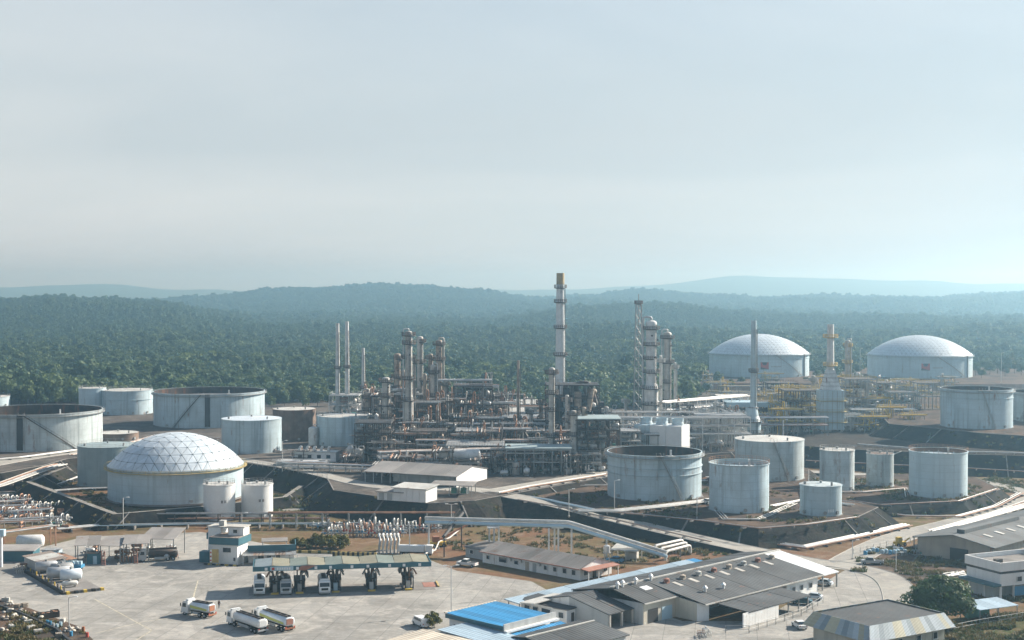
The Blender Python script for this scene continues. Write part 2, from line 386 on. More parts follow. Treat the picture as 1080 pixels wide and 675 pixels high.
def pad(name, px, z, run, foot, mtop, mslope, drains=0, world=None):
    P = [G(x, y, z) for x, y in px] + [Vector(w + (z,)) for w in (world or [])]
    area = sum(P[i - 1].x * P[i].y - P[i].x * P[i - 1].y for i in range(len(P)))
    if area < 0: P.reverse()
    Q = offset_poly(P, run); n = len(P); b = MB()
    b.add(P, [tuple(range(n))], False, 0)
    for i in range(n): slope_grid(b, P[i], P[(i + 1) % n], Vector((Q[(i + 1) % n].x, Q[(i + 1) % n].y, foot)), Vector((Q[i].x, Q[i].y, foot)))
    o = struct(b.build(name, [mtop, mslope]))
    if drains:        # concrete chutes and coping that run down and along the slopes
        for i in range(n):
            p0, p1 = P[i], P[(i + 1) % n]; q0, q1 = Vector((Q[i].x, Q[i].y, foot)), Vector((Q[(i + 1) % n].x, Q[(i + 1) % n].y, foot))
            ln = (p1 - p0).length
            if ln > 300 or min(p0.y, p1.y) > 600: continue
            bar(o, 'coping', p0 + Vector((0, 0, .02)), p1 + Vector((0, 0, .02)), .3, .16, 'concrete_dark')
            k = int(ln / drains)
            for j in range(1, k + 1):
                if (j * 7 + i * 3) % 5 < 2: continue
                t = (j - .3) / k; a = p0.lerp(p1, t); c = q0.lerp(q1, t)
                bar(o, 'drain_chute', a + Vector((0, 0, -.02)), c + Vector((0, 0, .02)), .4, .5, 'concrete_dark')
    return o
def road(name, pts, w, m='road_grey', slope='bitumen', lift=.03, floor=0.0):
    P = [G(x, y, z) if len(t) == 0 else Vector((x, y, z)) for x, y, z, *t in pts]
    # smooth
    Q = []
    for i in range(len(P) - 1):
        a = P[max(i - 1, 0)]; b0 = P[i]; c = P[i + 1]; d = P[min(i + 2, len(P) - 1)]
        for k in range(6):
            t = k / 6; Q.append(.5 * ((2 * b0) + (c - a) * t + (2 * a - 5 * b0 + 4 * c - d) * t * t + (3 * b0 - a - 3 * c + d) * t ** 3))
    Q.append(P[-1]); V = []
    for i, p in enumerate(Q):
        t = (Q[min(i + 1, len(Q) - 1)] - Q[max(i - 1, 0)]); s = Vector((t.y, -t.x, 0)).normalized()
        h = max(0, p.z - floor); z = p.z + lift
        l, r = p - s * w / 2, p + s * w / 2
        V += [(l.x - s.x * h * 1.4, l.y - s.y * h * 1.4, floor - .05), (l.x, l.y, z), (r.x, r.y, z), (r.x + s.x * h * 1.4, r.y + s.y * h * 1.4, floor - .05)]
    b = MB()
    for i in range(len(Q) - 1):
        k = i * 4
        for j, mi in ((0, 1), (1, 0), (2, 1)): b.add([V[k + j], V[k + j + 1], V[k + 5 + j], V[k + 4 + j]], [(0, 1, 2, 3)], False, mi)
    o = struct(b.build(name, [m, slope]))
    for sd in (1, 2):
        bb = MB()
        for i in range(len(Q) - 1):
            p, q = Vector(V[i * 4 + sd]), Vector(V[i * 4 + 4 + sd]); bar_mb(bb, p, q, .14)
        bb.build('kerb', 'concrete', o)
    return o

# terraces
pad('process_plateau', [(-420, 520), (0, 499), (45, 491), (70, 484), (120, 478), (250, 487), (300, 494), (345, 504), (352, 517), (452, 531), (500, 528), (522, 524), (560, 517), (640, 503), (700, 488), (745, 479), (850, 471), (1000, 471)], 6, 9, 0, 'plant_floor', 'bitumen', 13, [(620, 600), (620, 905), (-620, 905)])
pad('tank_terrace', [(560, 524), (640, 540), (742, 549), (800, 557), (850, 553), (905, 545), (926, 535), (905, 530), (853, 526), (853, 495), (770, 494), (745, 505), (640, 511), (575, 513)], 4.5, 5.5, 0, 'pad_soil', 'bitumen', 11)
pad('tank_terrace', [(853, 527), (890, 528), (929, 533), (1014, 529), (1055, 516), (1030, 504), (960, 500), (853, 503)], 3, 4, 0, 'pad_soil', 'bitumen', 10)
pad('hillside_terrace', [(845, 470), (900, 474), (1020, 479), (1200, 484)], 7, 9, 0, 'dark_fill', 'bitumen', 15, [(420, 560), (420, 700), (160, 690), (118, 600)])
pad('hillside_terrace', [(938, 447), (1038, 457), (1210, 468)], 12, 8, 7, 'pad_soil', 'bitumen', 14, [(430, 560), (430, 720), (190, 720), (166, 650)])
pad('far_tank_terrace', [(700, 404), (1330, 406)], 10, 14, 0, 'pad_soil', 'pad_soil', 0, [(620, 1030), (100, 1030)])
# the bund round the domed tank: a black dyke with a walkway on its crest
def dyke(pts, h, half, run, name='bund'):
    P = [G(x, y, h) for x, y in pts]; V = []
    for i, p in enumerate(P):
        t = P[min(i + 1, len(P) - 1)] - P[max(i - 1, 0)]; s = Vector((t.y, -t.x, 0)).normalized()
        V.append([p - s * (half + run) - Vector((0, 0, h)), p - s * half, p + s * half, p + s * (half + run) - Vector((0, 0, h))])
    b = MB()
    for i in range(len(P) - 1):
        b.add([V[i][1], V[i][2], V[i + 1][2], V[i + 1][1]], [(0, 1, 2, 3)], False, 0)
        slope_grid(b, V[i][2], V[i + 1][2], V[i + 1][3], V[i][3]); slope_grid(b, V[i + 1][1], V[i][1], V[i][0], V[i + 1][0])
    b.add(V[0], [(3, 2, 1, 0)], False, 1); b.add(V[-1], [(0, 1, 2, 3)], False, 1)
    o = struct(b.build(name, ['gravel', 'bitumen']))
    for i in range(len(P) - 1):
        k = max(1, int((P[i + 1] - P[i]).length / 8))
        for j in range(k):
            t = (j + .5) / k
            if j % 3: continue
            for q in (0, 3):
                a = V[i][1 if q == 0 else 2].lerp(V[i + 1][1 if q == 0 else 2], t); c = V[i][q].lerp(V[i + 1][q], t)
                bar(o, 'drain_chute', a + Vector((0, 0, .03)), c + Vector((0, 0, .1)), .45, .25, 'concrete_dark')
    return o
dyke([(92, 483), (30, 508), (122, 542), (212, 534)], 4, .9, 6)
dyke([(122, 542), (212, 534), (300, 524), (318, 512)], 3, .8, 4)
# the paved yard, the bare ground and the roads
flat('yard', [(-260, 640), (-60, 590), (40, 578), (90, 566), (212, 561), (332, 583), (452, 590), (482, 602), (560, 613), (610, 640), (590, 720), (200, 740), (-260, 760)], .02, 'asphalt')
flat('pavement', [(590, 645), (640, 630), (720, 655), (800, 655), (860, 620), (900, 596), (960, 612), (958, 650), (930, 720), (560, 740)], .025, 'asphalt')
flat('bare_ground', [(-260, 650), (-40, 620), (30, 641), (84, 661), (108, 684), (112, 740), (-260, 760)], .03, 'pad_soil')
flat('bare_ground', [(455, 578), (480, 560), (560, 556), (640, 572), (700, 590), (660, 602), (560, 590)], .03, 'soil')
flat('grass_verge', [(895, 602), (912, 580), (990, 574), (1120, 585), (1120, 640), (985, 625), (945, 607)], .03, 'pad_soil')
flat('grass_verge', [(250, 540), (290, 523), (345, 521), (350, 541), (300, 549)], .035, 'grass_dry')
flat('gravel_bank', [(268, 541), (312, 518), (348, 517), (336, 537)], .06, 'gravel')
flat('grass_verge', [(940, 668), (1000, 652), (1110, 645), (1110, 730), (930, 730)], .035, 'grass_dry')
road('road', [(470, 516, 6), (500, 516, 6), (535, 522, 5.8), (590, 533, 4.6), (655, 549, 3.2), (760, 573, 1.2), (850, 591, .3), (900, 598, .05), (940, 612, .04), (952, 645, .04), (945, 700, .04)], 7.5)
road('road', [(880, 600, .06), (920, 578, .06), (957, 564, .06), (1017, 549, .06), (1080, 530, .06), (1180, 500, .06)], 9)
road('road', [(742, 497, 1), (800, 495, 1), (900, 500, .8), (980, 504, .5), (1045, 510, .3), (1110, 528, .1)], 7)
road('road', [(-120, 512, 6), (0, 488, 6), (50, 480, 6), (95, 474, 6), (150, 468, 6)], 10, 'road_grey', 'road_grey', .05, 6)
road('road', [(215, 481, 6), (255, 485, 6), (320, 496, 6), (395, 513, 6), (470, 516, 6)], 6, 'road_grey', 'road_grey', .06, 6)
road('road', [(520, 519, 6), (580, 509, 6), (640, 499, 6), (700, 485, 6)], 9, 'road_grey', 'road_grey', .06, 6)

# hills: ridges seen above the plant, highest at the back
RN = [(-300, 314), (0, 314), (50, 310), (100, 314), (160, 317), (230, 327), (300, 338), (400, 337), (500, 335), (560, 329), (600, 323), (645, 323), (700, 326), (760, 331), (900, 337), (1080, 333), (1400, 330)]
RS = [(-300, 350), (0, 352), (150, 346), (300, 353), (400, 357), (480, 353), (560, 347), (650, 342), (760, 350), (900, 353), (1080, 347), (1400, 350)]
RM = [(-300, 312), (100, 316), (180, 313), (340, 303), (430, 298), (500, 301), (570, 314), (620, 310), (680, 305), (760, 308), (820, 312), (880, 311), (940, 309), (985, 311), (1080, 307), (1400, 300)]
def hill(x, y):
    px = 540 + FPX * x / y; nv = noise.noise(Vector((x * .003, y * .003, 3.1))) * 4 + noise.noise(Vector((x * .0013, y * .0013, 9.))) * 8
    h = 4 + 6 * sst((y - 700) / 500)
    for lst, dist, w0, fall in ((RS, 1550, 700, .5), (RN, 2300, 850, .45), (RM, 4200, 1400, .2)):
        zc = ZP(lerp_list(lst, px), dist) - 10
        p = sst((y - dist + w0) / w0) if y < dist else 1 - fall * sst((y - dist) / 900)
        h = max(h, zc * p)
    return h + (nv + 11 * noise.noise(Vector((x * .0035 + 5, y * .0022, 1.7)))) * sst((y - 900) / 600) * (.8 if y < 3000 else 1.3)
rows = [720 + 22 * i for i in range(112)] + [3200 + 45 * i for i in range(50)]; cols = [-330 + 13 * i for i in range(134)]
b = MB(); V = []
for y in rows:
    for c in cols:
        x = (c - 540) / FPX * y; V.append((x, y, hill(x, y) - (6 if y < 740 else 0)))
nc = len(cols)
b.add(V, [(r * nc + c, r * nc + c + 1, (r + 1) * nc + c + 1, (r + 1) * nc + c) for r in range(len(rows) - 1) for c in range(nc - 1)], True)
mat('hill_green', (.045, .07, .03), .95, 0, .35, .02, 0, 0, 1., (0, 0, 0), (.02, .035, .014), .15)
struct(b.build('hills', 'hill_green'))
RF = [(-300, 305), (0, 303), (100, 300), (200, 306), (320, 308), (600, 306), (700, 300), (780, 291), (850, 293), (950, 296), (1080, 300), (1400, 303)]
b = MB(); V = []; rows = [5600 + 200 * i for i in range(16)]; cols = [-330 + 20 * i for i in range(88)]; nc = len(cols)
for y in rows:
    for c in cols:
        zc = ZP(lerp_list(RF, c), 8000); V.append(((c - 540) / FPX * y, y, zc * sst((y - 5600) / 2400) + noise.noise(Vector((c * .02, y * .001, 0))) * 12 * sst((y - 5600) / 1500)))
b.add(V, [(r * nc + c, r * nc + c + 1, (r + 1) * nc + c + 1, (r + 1) * nc + c) for r in range(len(rows) - 1) for c in range(nc - 1)], True)
struct(b.build('mountains', 'hill_green'))

# ------------------------------------------------------------------ trees
def crown_mesh(name, n, rx, rz, leaf, m, seed, lobes=11, flat_=.75):
    rd = random.Random(seed); b = MB(); LB = []
    for i in range(lobes):
        a = rd.uniform(0, 6.283); t = rd.uniform(-.55, 1); q = math.sqrt(max(0, 1 - t * t)) * rd.uniform(.45, .8)
        LB.append((Vector((math.cos(a) * q * rx, math.sin(a) * q * rx, rz + t * rz * .62)), rd.uniform(.34, .55)))
    LB.append((Vector((0, 0, rz)), .7))
    for i in range(n):
        c, s = rd.choice(LB); d = Vector((rd.gauss(0, 1), rd.gauss(0, 1), rd.gauss(.25, 1))).normalized()
        rr = s * rd.uniform(.72, 1.05); p = c + Vector((d.x * rx * rr, d.y * rx * rr, d.z * rz * rr * flat_))
        k = (d + Vector((rd.uniform(-.7, .7), rd.uniform(-.7, .7), rd.uniform(-.3, .9)))).normalized()
        u = k.orthogonal().normalized(); u.rotate(Matrix.Rotation(rd.uniform(0, 6.28), 3, k)); v = k.cross(u); l = leaf * rd.uniform(.6, 1.25)
        b.add([p - u * l, p - v * l * .6 + k * l * .15, p + u * l, p + v * l * .6 + k * l * .1], [(0, 1, 2, 3)])
    return b.mesh(name, m)
def trunk_mesh(name, h, r, rx, seed):
    rd = random.Random(seed); b = MB(); b.cyl((0, 0, -.3), (0, 0, h), r, 7, r * .55)
    for i in range(5):
        a = i * 1.26 + rd.uniform(-.4, .4); z = h * rd.uniform(.55, .9)
        b.cyl((0, 0, z), (math.cos(a) * rx * .6, math.sin(a) * rx * .6, z + h * rd.uniform(.3, .6)), r * .35, 5, r * .12)
    return b.mesh(name, 'bark')
FOR = [crown_mesh('forest_tree', 420, 5.2, 5.6, 1.05, 'leaf_forest', 1), crown_mesh('forest_tree', 420, 4.4, 6.6, 1.0, 'leaf_forest', 2),
       crown_mesh('forest_tree', 420, 5.8, 5.0, 1.1, 'leaf_light', 3), crown_mesh('forest_tree', 380, 4.8, 5.4, 1.1, 'leaf_dark', 4)]
FARC = [crown_mesh('forest_tree', 90, 5.4, 5.4, 2.2, 'leaf_forest', 5, 6), crown_mesh('forest_tree', 90, 5, 6, 2.2, 'leaf_dark', 6, 6)]
def front(px): return lerp_list([(-400, 748), (270, 752), (330, 765), (540, 770), (570, 720), (720, 720), (745, 1000), (850, 1030), (860, 985), (905, 985), (915, 1040), (1030, 1040), (1400, 1050)], px)
PTS = [[] for _ in range(6)]; rd = random.Random(5); NEAR = []
y = 722.0
while y < 4350:
    sp = 7.0 if y < 950 else (6.6 if y < 1500 else (8.4 if y < 2600 else 14))
    x = -.40 * y
    while x < .40 * y:
        xx = x + rd.uniform(-.48, .48) * sp; yy = y + rd.uniform(-.48, .48) * sp; px = 540 + FPX * xx / yy; fr = front(px)
        if yy > fr:
            dn = noise.noise(Vector((xx * .006, yy * .006, 0)))
            z = hill(xx, yy); sc = (.92 if yy < 950 else (.68 if yy < 1500 else .8)) * rd.uniform(.65, 1.15) * (1.0 + .45 * dn) * (1.35 if rd.random() < .1 else 1)
            if yy < fr + 26 and -60 < px < 1140: NEAR.append((xx, yy, z, sc))
            elif yy < 2600:
                k = 2 if rd.random() < .30 + .8 * dn and yy < 1700 else rd.choice((0, 0, 1, 1, 3) if dn > -.15 else (0, 3, 3, 1))
                PTS[k].append((xx, yy, z - 1.5, sc))
            else: PTS[4 + rd.randint(0, 1)].append((xx, yy, z - 3, sc * 1.25))
        x += sp
    y += sp * .85
def gn_forest(name, me, pts):
    src = bpy.data.objects.new('forest_tree_source', me)
    pm = bpy.data.meshes.new(name); pm.from_pydata([p[:3] for p in pts], [], [])
    a = pm.attributes.new('scl', 'FLOAT', 'POINT'); a.data.foreach_set('value', [p[3] for p in pts])
    a = pm.attributes.new('rot', 'FLOAT_VECTOR', 'POINT'); a.data.foreach_set('vector', [c for p in pts for c in (0, 0, rd.uniform(0, 6.28))])
    o = ob(name, pm); ng = bpy.data.node_groups.new(name, 'GeometryNodeTree')
    ng.interface.new_socket('Geometry', in_out='INPUT', socket_type='NodeSocketGeometry'); ng.interface.new_socket('Geometry', in_out='OUTPUT', socket_type='NodeSocketGeometry')
    n = ng.nodes; l = ng.links; gi = n.new('NodeGroupInput'); go = n.new('NodeGroupOutput'); ip = n.new('GeometryNodeInstanceOnPoints')
    oi = n.new('GeometryNodeObjectInfo'); oi.inputs['Object'].default_value = src; oi.inputs['As Instance'].default_value = True
    s = n.new('GeometryNodeInputNamedAttribute'); s.data_type = 'FLOAT'; s.inputs['Name'].default_value = 'scl'
    r = n.new('GeometryNodeInputNamedAttribute'); r.data_type = 'FLOAT_VECTOR'; r.inputs['Name'].default_value = 'rot'
    l.new(gi.outputs[0], ip.inputs['Points']); l.new(oi.outputs['Geometry'], ip.inputs['Instance'])
    l.new(s.outputs['Attribute'], ip.inputs['Scale']); l.new(r.outputs['Attribute'], ip.inputs['Rotation']); l.new(ip.outputs[0], go.inputs[0])
    md = o.modifiers.new('trees', 'NODES'); md.node_group = ng
    return o
LBL = ['rounded green forest trees covering the hills behind the refinery', 'tall green forest trees covering the hills behind the refinery', 'bright yellow-green trees mixed into the forest', 'dark green trees mixed into the forest', 'hazy forest on the far ridges', 'hazy dark forest on the far ridges']
for i, p in enumerate(PTS):
    tag(gn_forest('forest', (FOR + FARC)[i], p), LBL[i], 'forest', None, 'stuff')
TRK = [trunk_mesh('trunk', 5, .35, 4, 1), trunk_mesh('trunk', 6, .32, 3.5, 2)]
NCR = [crown_mesh('crown', 650, 5.0, 5.2, .8, 'leaf_forest', 11, 13), crown_mesh('crown', 650, 4.6, 6.2, .8, 'leaf_light', 12, 13), crown_mesh('crown', 600, 5.4, 4.8, .8, 'leaf_dark', 13, 12)]
def tree(loc, sc, k, label, group, name='forest_edge_tree'):
    t = thing(name, label, 'tree', loc, rd.uniform(0, 6.28), group); t.scale = (sc, sc, sc)
    ob('trunk', TRK[k % 2], t); ob('crown', NCR[k], t, (0, 0, 1.2)); return t
NEAR.sort(key=lambda p: p[1]); NEAR = NEAR[:280]
for (x, y, z, sc) in NEAR:
    k = rd.choice((0, 0, 1, 1, 2))
    tree((x, y, z - .3), sc, k, ('tall ' if sc > 1.2 else ('low ' if sc < .85 else '')) + ('mid green', 'bright green', 'dark green')[k] + ' tree at the forest edge ' + (lambda p: 'behind the left tank farm' if p < 270 else ('behind the twin white stacks' if p < 400 else ('behind the column cluster' if p < 480 else ('left of the tall chimney' if p < 585 else ('between chimney and thick white column' if p < 680 else ('right of the thick white column' if p < 750 else 'behind the far domed tanks'))))))(540 + FPX * x / y), 'trees along the forest edge')
for i, (px, py, z, sc, k) in enumerate([(286, 431, 6, .5, 1), (300, 428, 6, .6, 0), (322, 431, 6, .5, 1), (392, 432, 6, .6, 2), (335, 429, 6, .7, 0), (348, 428, 6, .6, 2), (150, 431, 6, .5, 2), (60, 428, 6, .7, 1), (30, 427, 6, .8, 1), (45, 430, 6, .6, 0), (757, 408, 6, .75, 1), (770, 412, 6, .55, 1), (782, 409, 6, .6, 0), (806, 409, 6, .6, 1), (818, 412, 6, .5, 1), (745, 416, 6, .6, 0), (735, 420, 6, .8, 2), (928, 408, 6, .45, 1), (940, 409, 6, .4, 1), (850, 406, 6, .5, 2), (862, 401, 10, .6, 0), (872, 399, 10, .7, 2), (884, 400, 10, .6, 1), (896, 399, 10, .7, 0), (905, 401, 10, .5, 2), (742, 404, 10, .7, 0), (1035, 399, 10, .6, 2), (1060, 397, 10, .7, 0), (1029, 396, 10, .8, 0), (1044, 395, 10, .7, 2), (1052, 394, 10, .9, 0), (1070, 394, 10, .8, 2), (1077, 396, 10, .7, 0), (1040, 392, 10, .8, 2), (1064, 391, 10, .9, 0)]):
    p = G(px, py, z); tree((p.x, p.y, z), sc, k, (('small bright tree ' if k == 1 else 'small dull green tree ') + ('below the far domed tanks' if px > 600 else 'behind the left tank farm')), 'small trees ' + ('below the far domed tanks' if px > 600 else 'behind the left tank farm'), 'small_tree')

# ------------------------------------------------------------------ haze
hm = bpy.data.materials.new('haze'); hm.use_nodes = True; n = hm.node_tree.nodes; n.remove(n['Principled BSDF'])
pv = n.new('ShaderNodeVolumePrincipled'); pv.inputs['Color'].default_value = (.29, .51, .68, 1); pv.inputs['Absorption Color'].default_value = (.6, .6, .6, 1); pv.inputs['Density'].default_value = .00037
pv.inputs['Anisotropy'].default_value = .72
hm.node_tree.links.new(pv.outputs[0], n['Material Output'].inputs['Volume']); MATS['haze'] = hm
b = MB(); b.box(0, 3900, -1.2, 19000, 11200, 172); tag(b.build('haze', 'haze'), 'pale blue haze in the air over plant and hills', 'haze', None, 'stuff')

# ================================================================== STORAGE TANKS
def rail_ring(b, r, z, n, h=1.1, a0=0., a1=6.2832, k=.04, post=None):
    m = post or n
    for i in range(m):
        a = a0 + (a1 - a0) * i / m; b.cyl((r * math.cos(a), r * math.sin(a), z), (r * math.cos(a), r * math.sin(a), z + h), k, 4, caps=False)
    P = [(r * math.cos(a0 + (a1 - a0) * i / n), r * math.sin(a0 + (a1 - a0) * i / n)) for i in range(n + 1)]
    for hh in (h, h * .5):
        for p, q in zip(P, P[1:]): b.cyl(p + (z + hh,), q + (z + hh,), k, 4, caps=False)
def spiral_stair(par, r, h, a0, a1, m='steel', w=.9):
    b = MB(); n = max(10, int(h / .45)); P = []
    for i in range(n + 1):
        t = i / n; a = a0 + (a1 - a0) * t; z = h * t; rr = r + w * .5 + .06
        if i < n: b.box(rr * math.cos(a), rr * math.sin(a), z, w, .32, .07, a)
        P.append((a, z))
    for off, zz in ((.06, -.12), (w + .06, -.12), (w + .06, 1.0)):
        rr = r + off
        for (a, z), (c, y) in zip(P, P[1:]):
            p = Vector((rr * math.cos(a), rr * math.sin(a), z + zz)); q = Vector((rr * math.cos(c), rr * math.sin(c), y + zz))
            if zz < 0:
                up = Vector((0, 0, .32)); b.add([p, q, q + up, p + up], [(0, 1, 2, 3)]); o = Vector((math.cos(a), math.sin(a), 0)) * .05
                b.add([p + o, q + o, q + up + o, p + up + o], [(3, 2, 1, 0)])
            else: b.cyl(p, q, .05, 4, caps=False)
    for (a, z) in P[::3]:
        rr = r + w + .06; b.cyl((rr * math.cos(a), rr * math.sin(a), z), (rr * math.cos(a), rr * math.sin(a), z + 1), .04, 4, caps=False)
    return b.build('spiral_stair', m, par)
def tank(label, px, base, wpx, top, z=4.5, roof='cone', m='tank_grey', girders=(), stair=None, group=None, inside=.45, dome=0, K=7, rimpos=0, roofmat='roof_pale', rails=True, name='storage_tank', seg=72, ladder=None, walk=True, inner='tank_inside'):
    d0 = G(px, base, z).y; k = wpx / 2 / FPX; r = k * d0 / (1 - k); d = d0 + r
    c = Vector((XP(px, d), d, z)); h = ZP(top, d) - z
    face = math.atan2(-c.y, -c.x)                # direction that looks at the camera
    t = thing(name, label, 'tank', c, face, group)   # local +X faces the camera
    b = MB(); b.lathe([(r + .35, -.4), (r + .35, .12), (r, .12)], seg); b.build('foundation', 'concrete_dark', t)
    b = MB()
    if roof == 'open':
        zf = h * (1 - inside)
        b.lathe([(r, 0), (r, h)], seg); b.lathe([(r, h), (r - .12, h)], seg); b.build('shell', m, t)
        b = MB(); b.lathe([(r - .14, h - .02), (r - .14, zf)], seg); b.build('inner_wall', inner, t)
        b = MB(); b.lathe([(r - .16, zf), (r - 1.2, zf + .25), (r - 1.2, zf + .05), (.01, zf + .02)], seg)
        for i in range(10):
            a = i * .628; b.cyl((r * .55 * math.cos(a), r * .55 * math.sin(a), zf), (r * .55 * math.cos(a), r * .55 * math.sin(a), zf + 1), .15, 5)
        b.build('floating_roof', 'deck_grey' if walk else 'tank_grey', t)
        if not walk: b = MB(); rail_ring(b, r + .1, h, 60, 1.05, post=40, k=.04); b.build('guard_rail', 'pipe_rust', t)
        if walk: b = MB(); b.lathe([(r + .02, h - 1.15), (r + .95, h - 1.05), (r + .95, h - .85), (r + .02, h - .85)], seg); rail_ring(b, r + .9, h - .85, 72, 1.05, post=36); b.build('wind_girder_walkway', 'steel', t)
        b = MB(); b.lathe([(r + .02, h - .25), (r + .22, h - .25), (r + .22, h + .03), (r - .14, h + .03)], seg); b.build('top_rim', m, t)
        b = MB(); a = R(20)           # rolling ladder and gauge platform
        b.box((r - .4) * math.cos(a), (r - .4) * math.sin(a), h - .1, 2.2, 2.2, .12, a)
        bar_mb(b, ((r - 1) * math.cos(a), (r - 1) * math.sin(a), h), (r * .1, 0, zf + .5), .25)
        b.box((r - .2) * math.cos(a), (r - .2) * math.sin(a), h, .5, .5, 1.8, a); b.build('gauge_platform', 'steel_white', t)
    else:
        b.lathe([(r, 0), (r, h)], seg); b.build('shell', m, t)
        b = MB(); b.lathe([(r + .02, h - .2), (r + .14, h - .2), (r + .14, h + .06), (r - .02, h + .06)], seg); b.build('top_rim', m, t)
    if roof == 'cone':
        rise = r * .06
        b = MB(); b.lathe([(r - .02, h + .02), (.02, h + rise)], seg); b.build('roof', roofmat, t)
        b = MB(); b.cyl((0, 0, h + rise - .05), (0, 0, h + rise + .5), .35, 10); b.cyl((0, 0, h + rise + .5), (0, 0, h + rise + .62), .5, 10)
        a = R(40); q = r * .8; b.cyl((q * math.cos(a), q * math.sin(a), h), (q * math.cos(a), q * math.sin(a), h + 1.1), .3, 8)
        a = R(-70); b.cyl((q * math.cos(a), q * math.sin(a), h), (q * math.cos(a), q * math.sin(a), h + .9), .4, 8); b.build('roof_vents', 'steel', t)
        if rails:
            b = MB(); rail_ring(b, r - .08, h + .05, 48, 1.05, post=24, k=.035); b.build('guard_rail', 'steel', t)
    for gf in girders:
        b = MB(); zz = h * gf; b.lathe([(r + .01, zz - .12), (r + .28, zz - .05), (r + .28, zz + .05), (r + .01, zz + .12)], seg); b.build('stiffening_ring', m if m != 'tank_white' else 'tank_grey', t)
    if stair:
        a0, a1 = R(stair[0]), R(stair[1]); spiral_stair(t, r, h + .1, a0, a1, stair[2] if len(stair) > 2 else 'steel')
        b = MB(); a = a1; b.box((r + .7) * math.cos(a), (r + .7) * math.sin(a), h, 1.8, 2.4, .1, a)
        for q in (-1.1, 1.1):
            x, y = (r + 1.5) * math.cos(a) - q * math.sin(a), (r + 1.5) * math.sin(a) + q * math.cos(a); b.cyl((x, y, h), (x, y, h + 1.1), .05, 4)
        b.build('stair_landing', 'steel', t)
    if ladder is not None:
        a = R(ladder); b = MB(); q = r + .25
        b.box(q * math.cos(a), q * math.sin(a), h * .05, .25, 2.2, h * .95, a); b.build('cable_tray', 'steel_black', t)
    b = MB()
    for a in (R(-48), R(12), R(50)):             # shell manhole, nozzles
        b.cyl((r * math.cos(a) * .99, r * math.sin(a) * .99, 1.0), ((r + .45) * math.cos(a), (r + .45) * math.sin(a), 1.0), .5, 12)
    b.build('nozzles', 'steel', t)
    if dome:
        hd = dome; Rs = (r * r + hd * hd) / (2 * hd); zc = h + hd - Rs; ro = r + .25
        def pt(k, i, rr=0.):
            if k == 0: return Vector((0, 0, zc + Rs + rr))
            sidx, f = divmod(i % (6 * k), k); A = sidx * math.pi / 3 + math.pi / 6; a = A + (f / k) * math.pi / 3
            th = (k / K) * math.asin(min(1, ro / Rs))
            return Vector(((Rs + rr) * math.sin(th) * math.cos(a), (Rs + rr) * math.sin(th) * math.sin(a), zc + (Rs + rr) * math.cos(th)))
        prof = [(max(.01, (Rs - .14) * math.sin(q / 14 * math.asin(ro / Rs))), zc + (Rs - .14) * math.cos(q / 14 * math.asin(ro / Rs))) for q in range(15)]
        b = MB(); b.lathe(prof, 48, sharp=False); df = b.build('dome_roof', 'dome_frame', t)
        TR = []
        for k in range(K):
            for s in range(6):
                for f in range(k + 1):
                    i0 = s * k + f; i1 = s * (k + 1) + f
                    TR.append((pt(k, i0), pt(k + 1, i1), pt(k + 1, i1 + 1)))
                    if f < k: TR.append((pt(k, i0), pt(k + 1, i1 + 1), pt(k, i0 + 1)))
        gap = .925 if K < 10 else .90; bb = MB()
        for n_, tr in enumerate(TR):
            cc = (tr[0] + tr[1] + tr[2]) / 3; q = [cc + (p - cc) * gap for p in tr]; nr = (q[1] - q[0]).cross(q[2] - q[0]).normalized()
            if nr.z < 0: nr = -nr; q = [q[0], q[2], q[1]]
            lo = [p - nr * .12 for p in q]; apex = cc + nr * (.05 if K < 10 else .08)
            V = q + lo + [apex]; Fc = [(0, 1, 6), (1, 2, 6), (2, 0, 6), (3, 4, 1, 0), (4, 5, 2, 1), (5, 3, 0, 2)]
            if K < 10: b = MB(); b.add(V, Fc); b.build('roof_panel', 'alu', df)
            else: bb.add(V, Fc)
        if K < 10:
            b = MB()
            for k in range(1, K + 1):
                for i in range(6 * k): p = pt(k, i, .0); b.cyl(p, p + Vector((0, 0, .1)), .24, 6)
            b.build('node_caps', 'dome_frame', df)['kind'] = 'stuff'
        else: bb.build('roof_panels', 'alu', df)['kind'] = 'stuff'
        b = MB(); b.lathe([(r + .02, h - .9), (r + 1.15, h - .8), (r + 1.15, h - .7), (r + .02, h - .7)], seg); rail_ring(b, r + 1.1, h - .7, 72, 1.05, post=60)
        b.build('rim_walkway', 'yellow_old' if K < 10 else 'steel', t)
    return t, r, h, c

tank('low white storage tank with silver geodesic dome roof beside two white tanks', 185, 533, 140, 489, 1, 'dome', 'tank_white', dome=10.1, K=7, seg=96)
tank('grey-green cone roof tank half hidden behind the domed tank', 113, 514, 62, 469, 1, 'cone', 'tank_green', roofmat='tank_green')
SW1 = tank('small white vertical tank in front of the domed tank, left of the pair', 230.5, 550, 33, 510, 0, 'cone', 'white_paint', name='small_tank', seg=48)
SW2 = tank('small white vertical tank beside the domed tank, right of the pair', 270.5, 547, 33, 510, 0, 'cone', 'white_paint', name='small_tank', seg=48)
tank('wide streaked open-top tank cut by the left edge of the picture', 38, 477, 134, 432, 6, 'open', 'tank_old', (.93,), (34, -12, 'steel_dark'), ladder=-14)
tank('white tank with domed cover behind the wide open-top tank, left of two', 97, 437, 28, 409, 6, 'cone', 'tank_white', seg=48)
tank('white tank with one stiffening ring at the forest edge, right of two', 134, 438, 52, 411, 6, 'cone', 'tank_grey', (.62,), seg=56)
tank('large open-top tank with black cable tray and diagonal stair by the forest', 220.5, 452, 115, 412, 6, 'open', 'tank_grey', (.92,), (-38, -8, 'steel_dark'), ladder=-2, inside=.2)
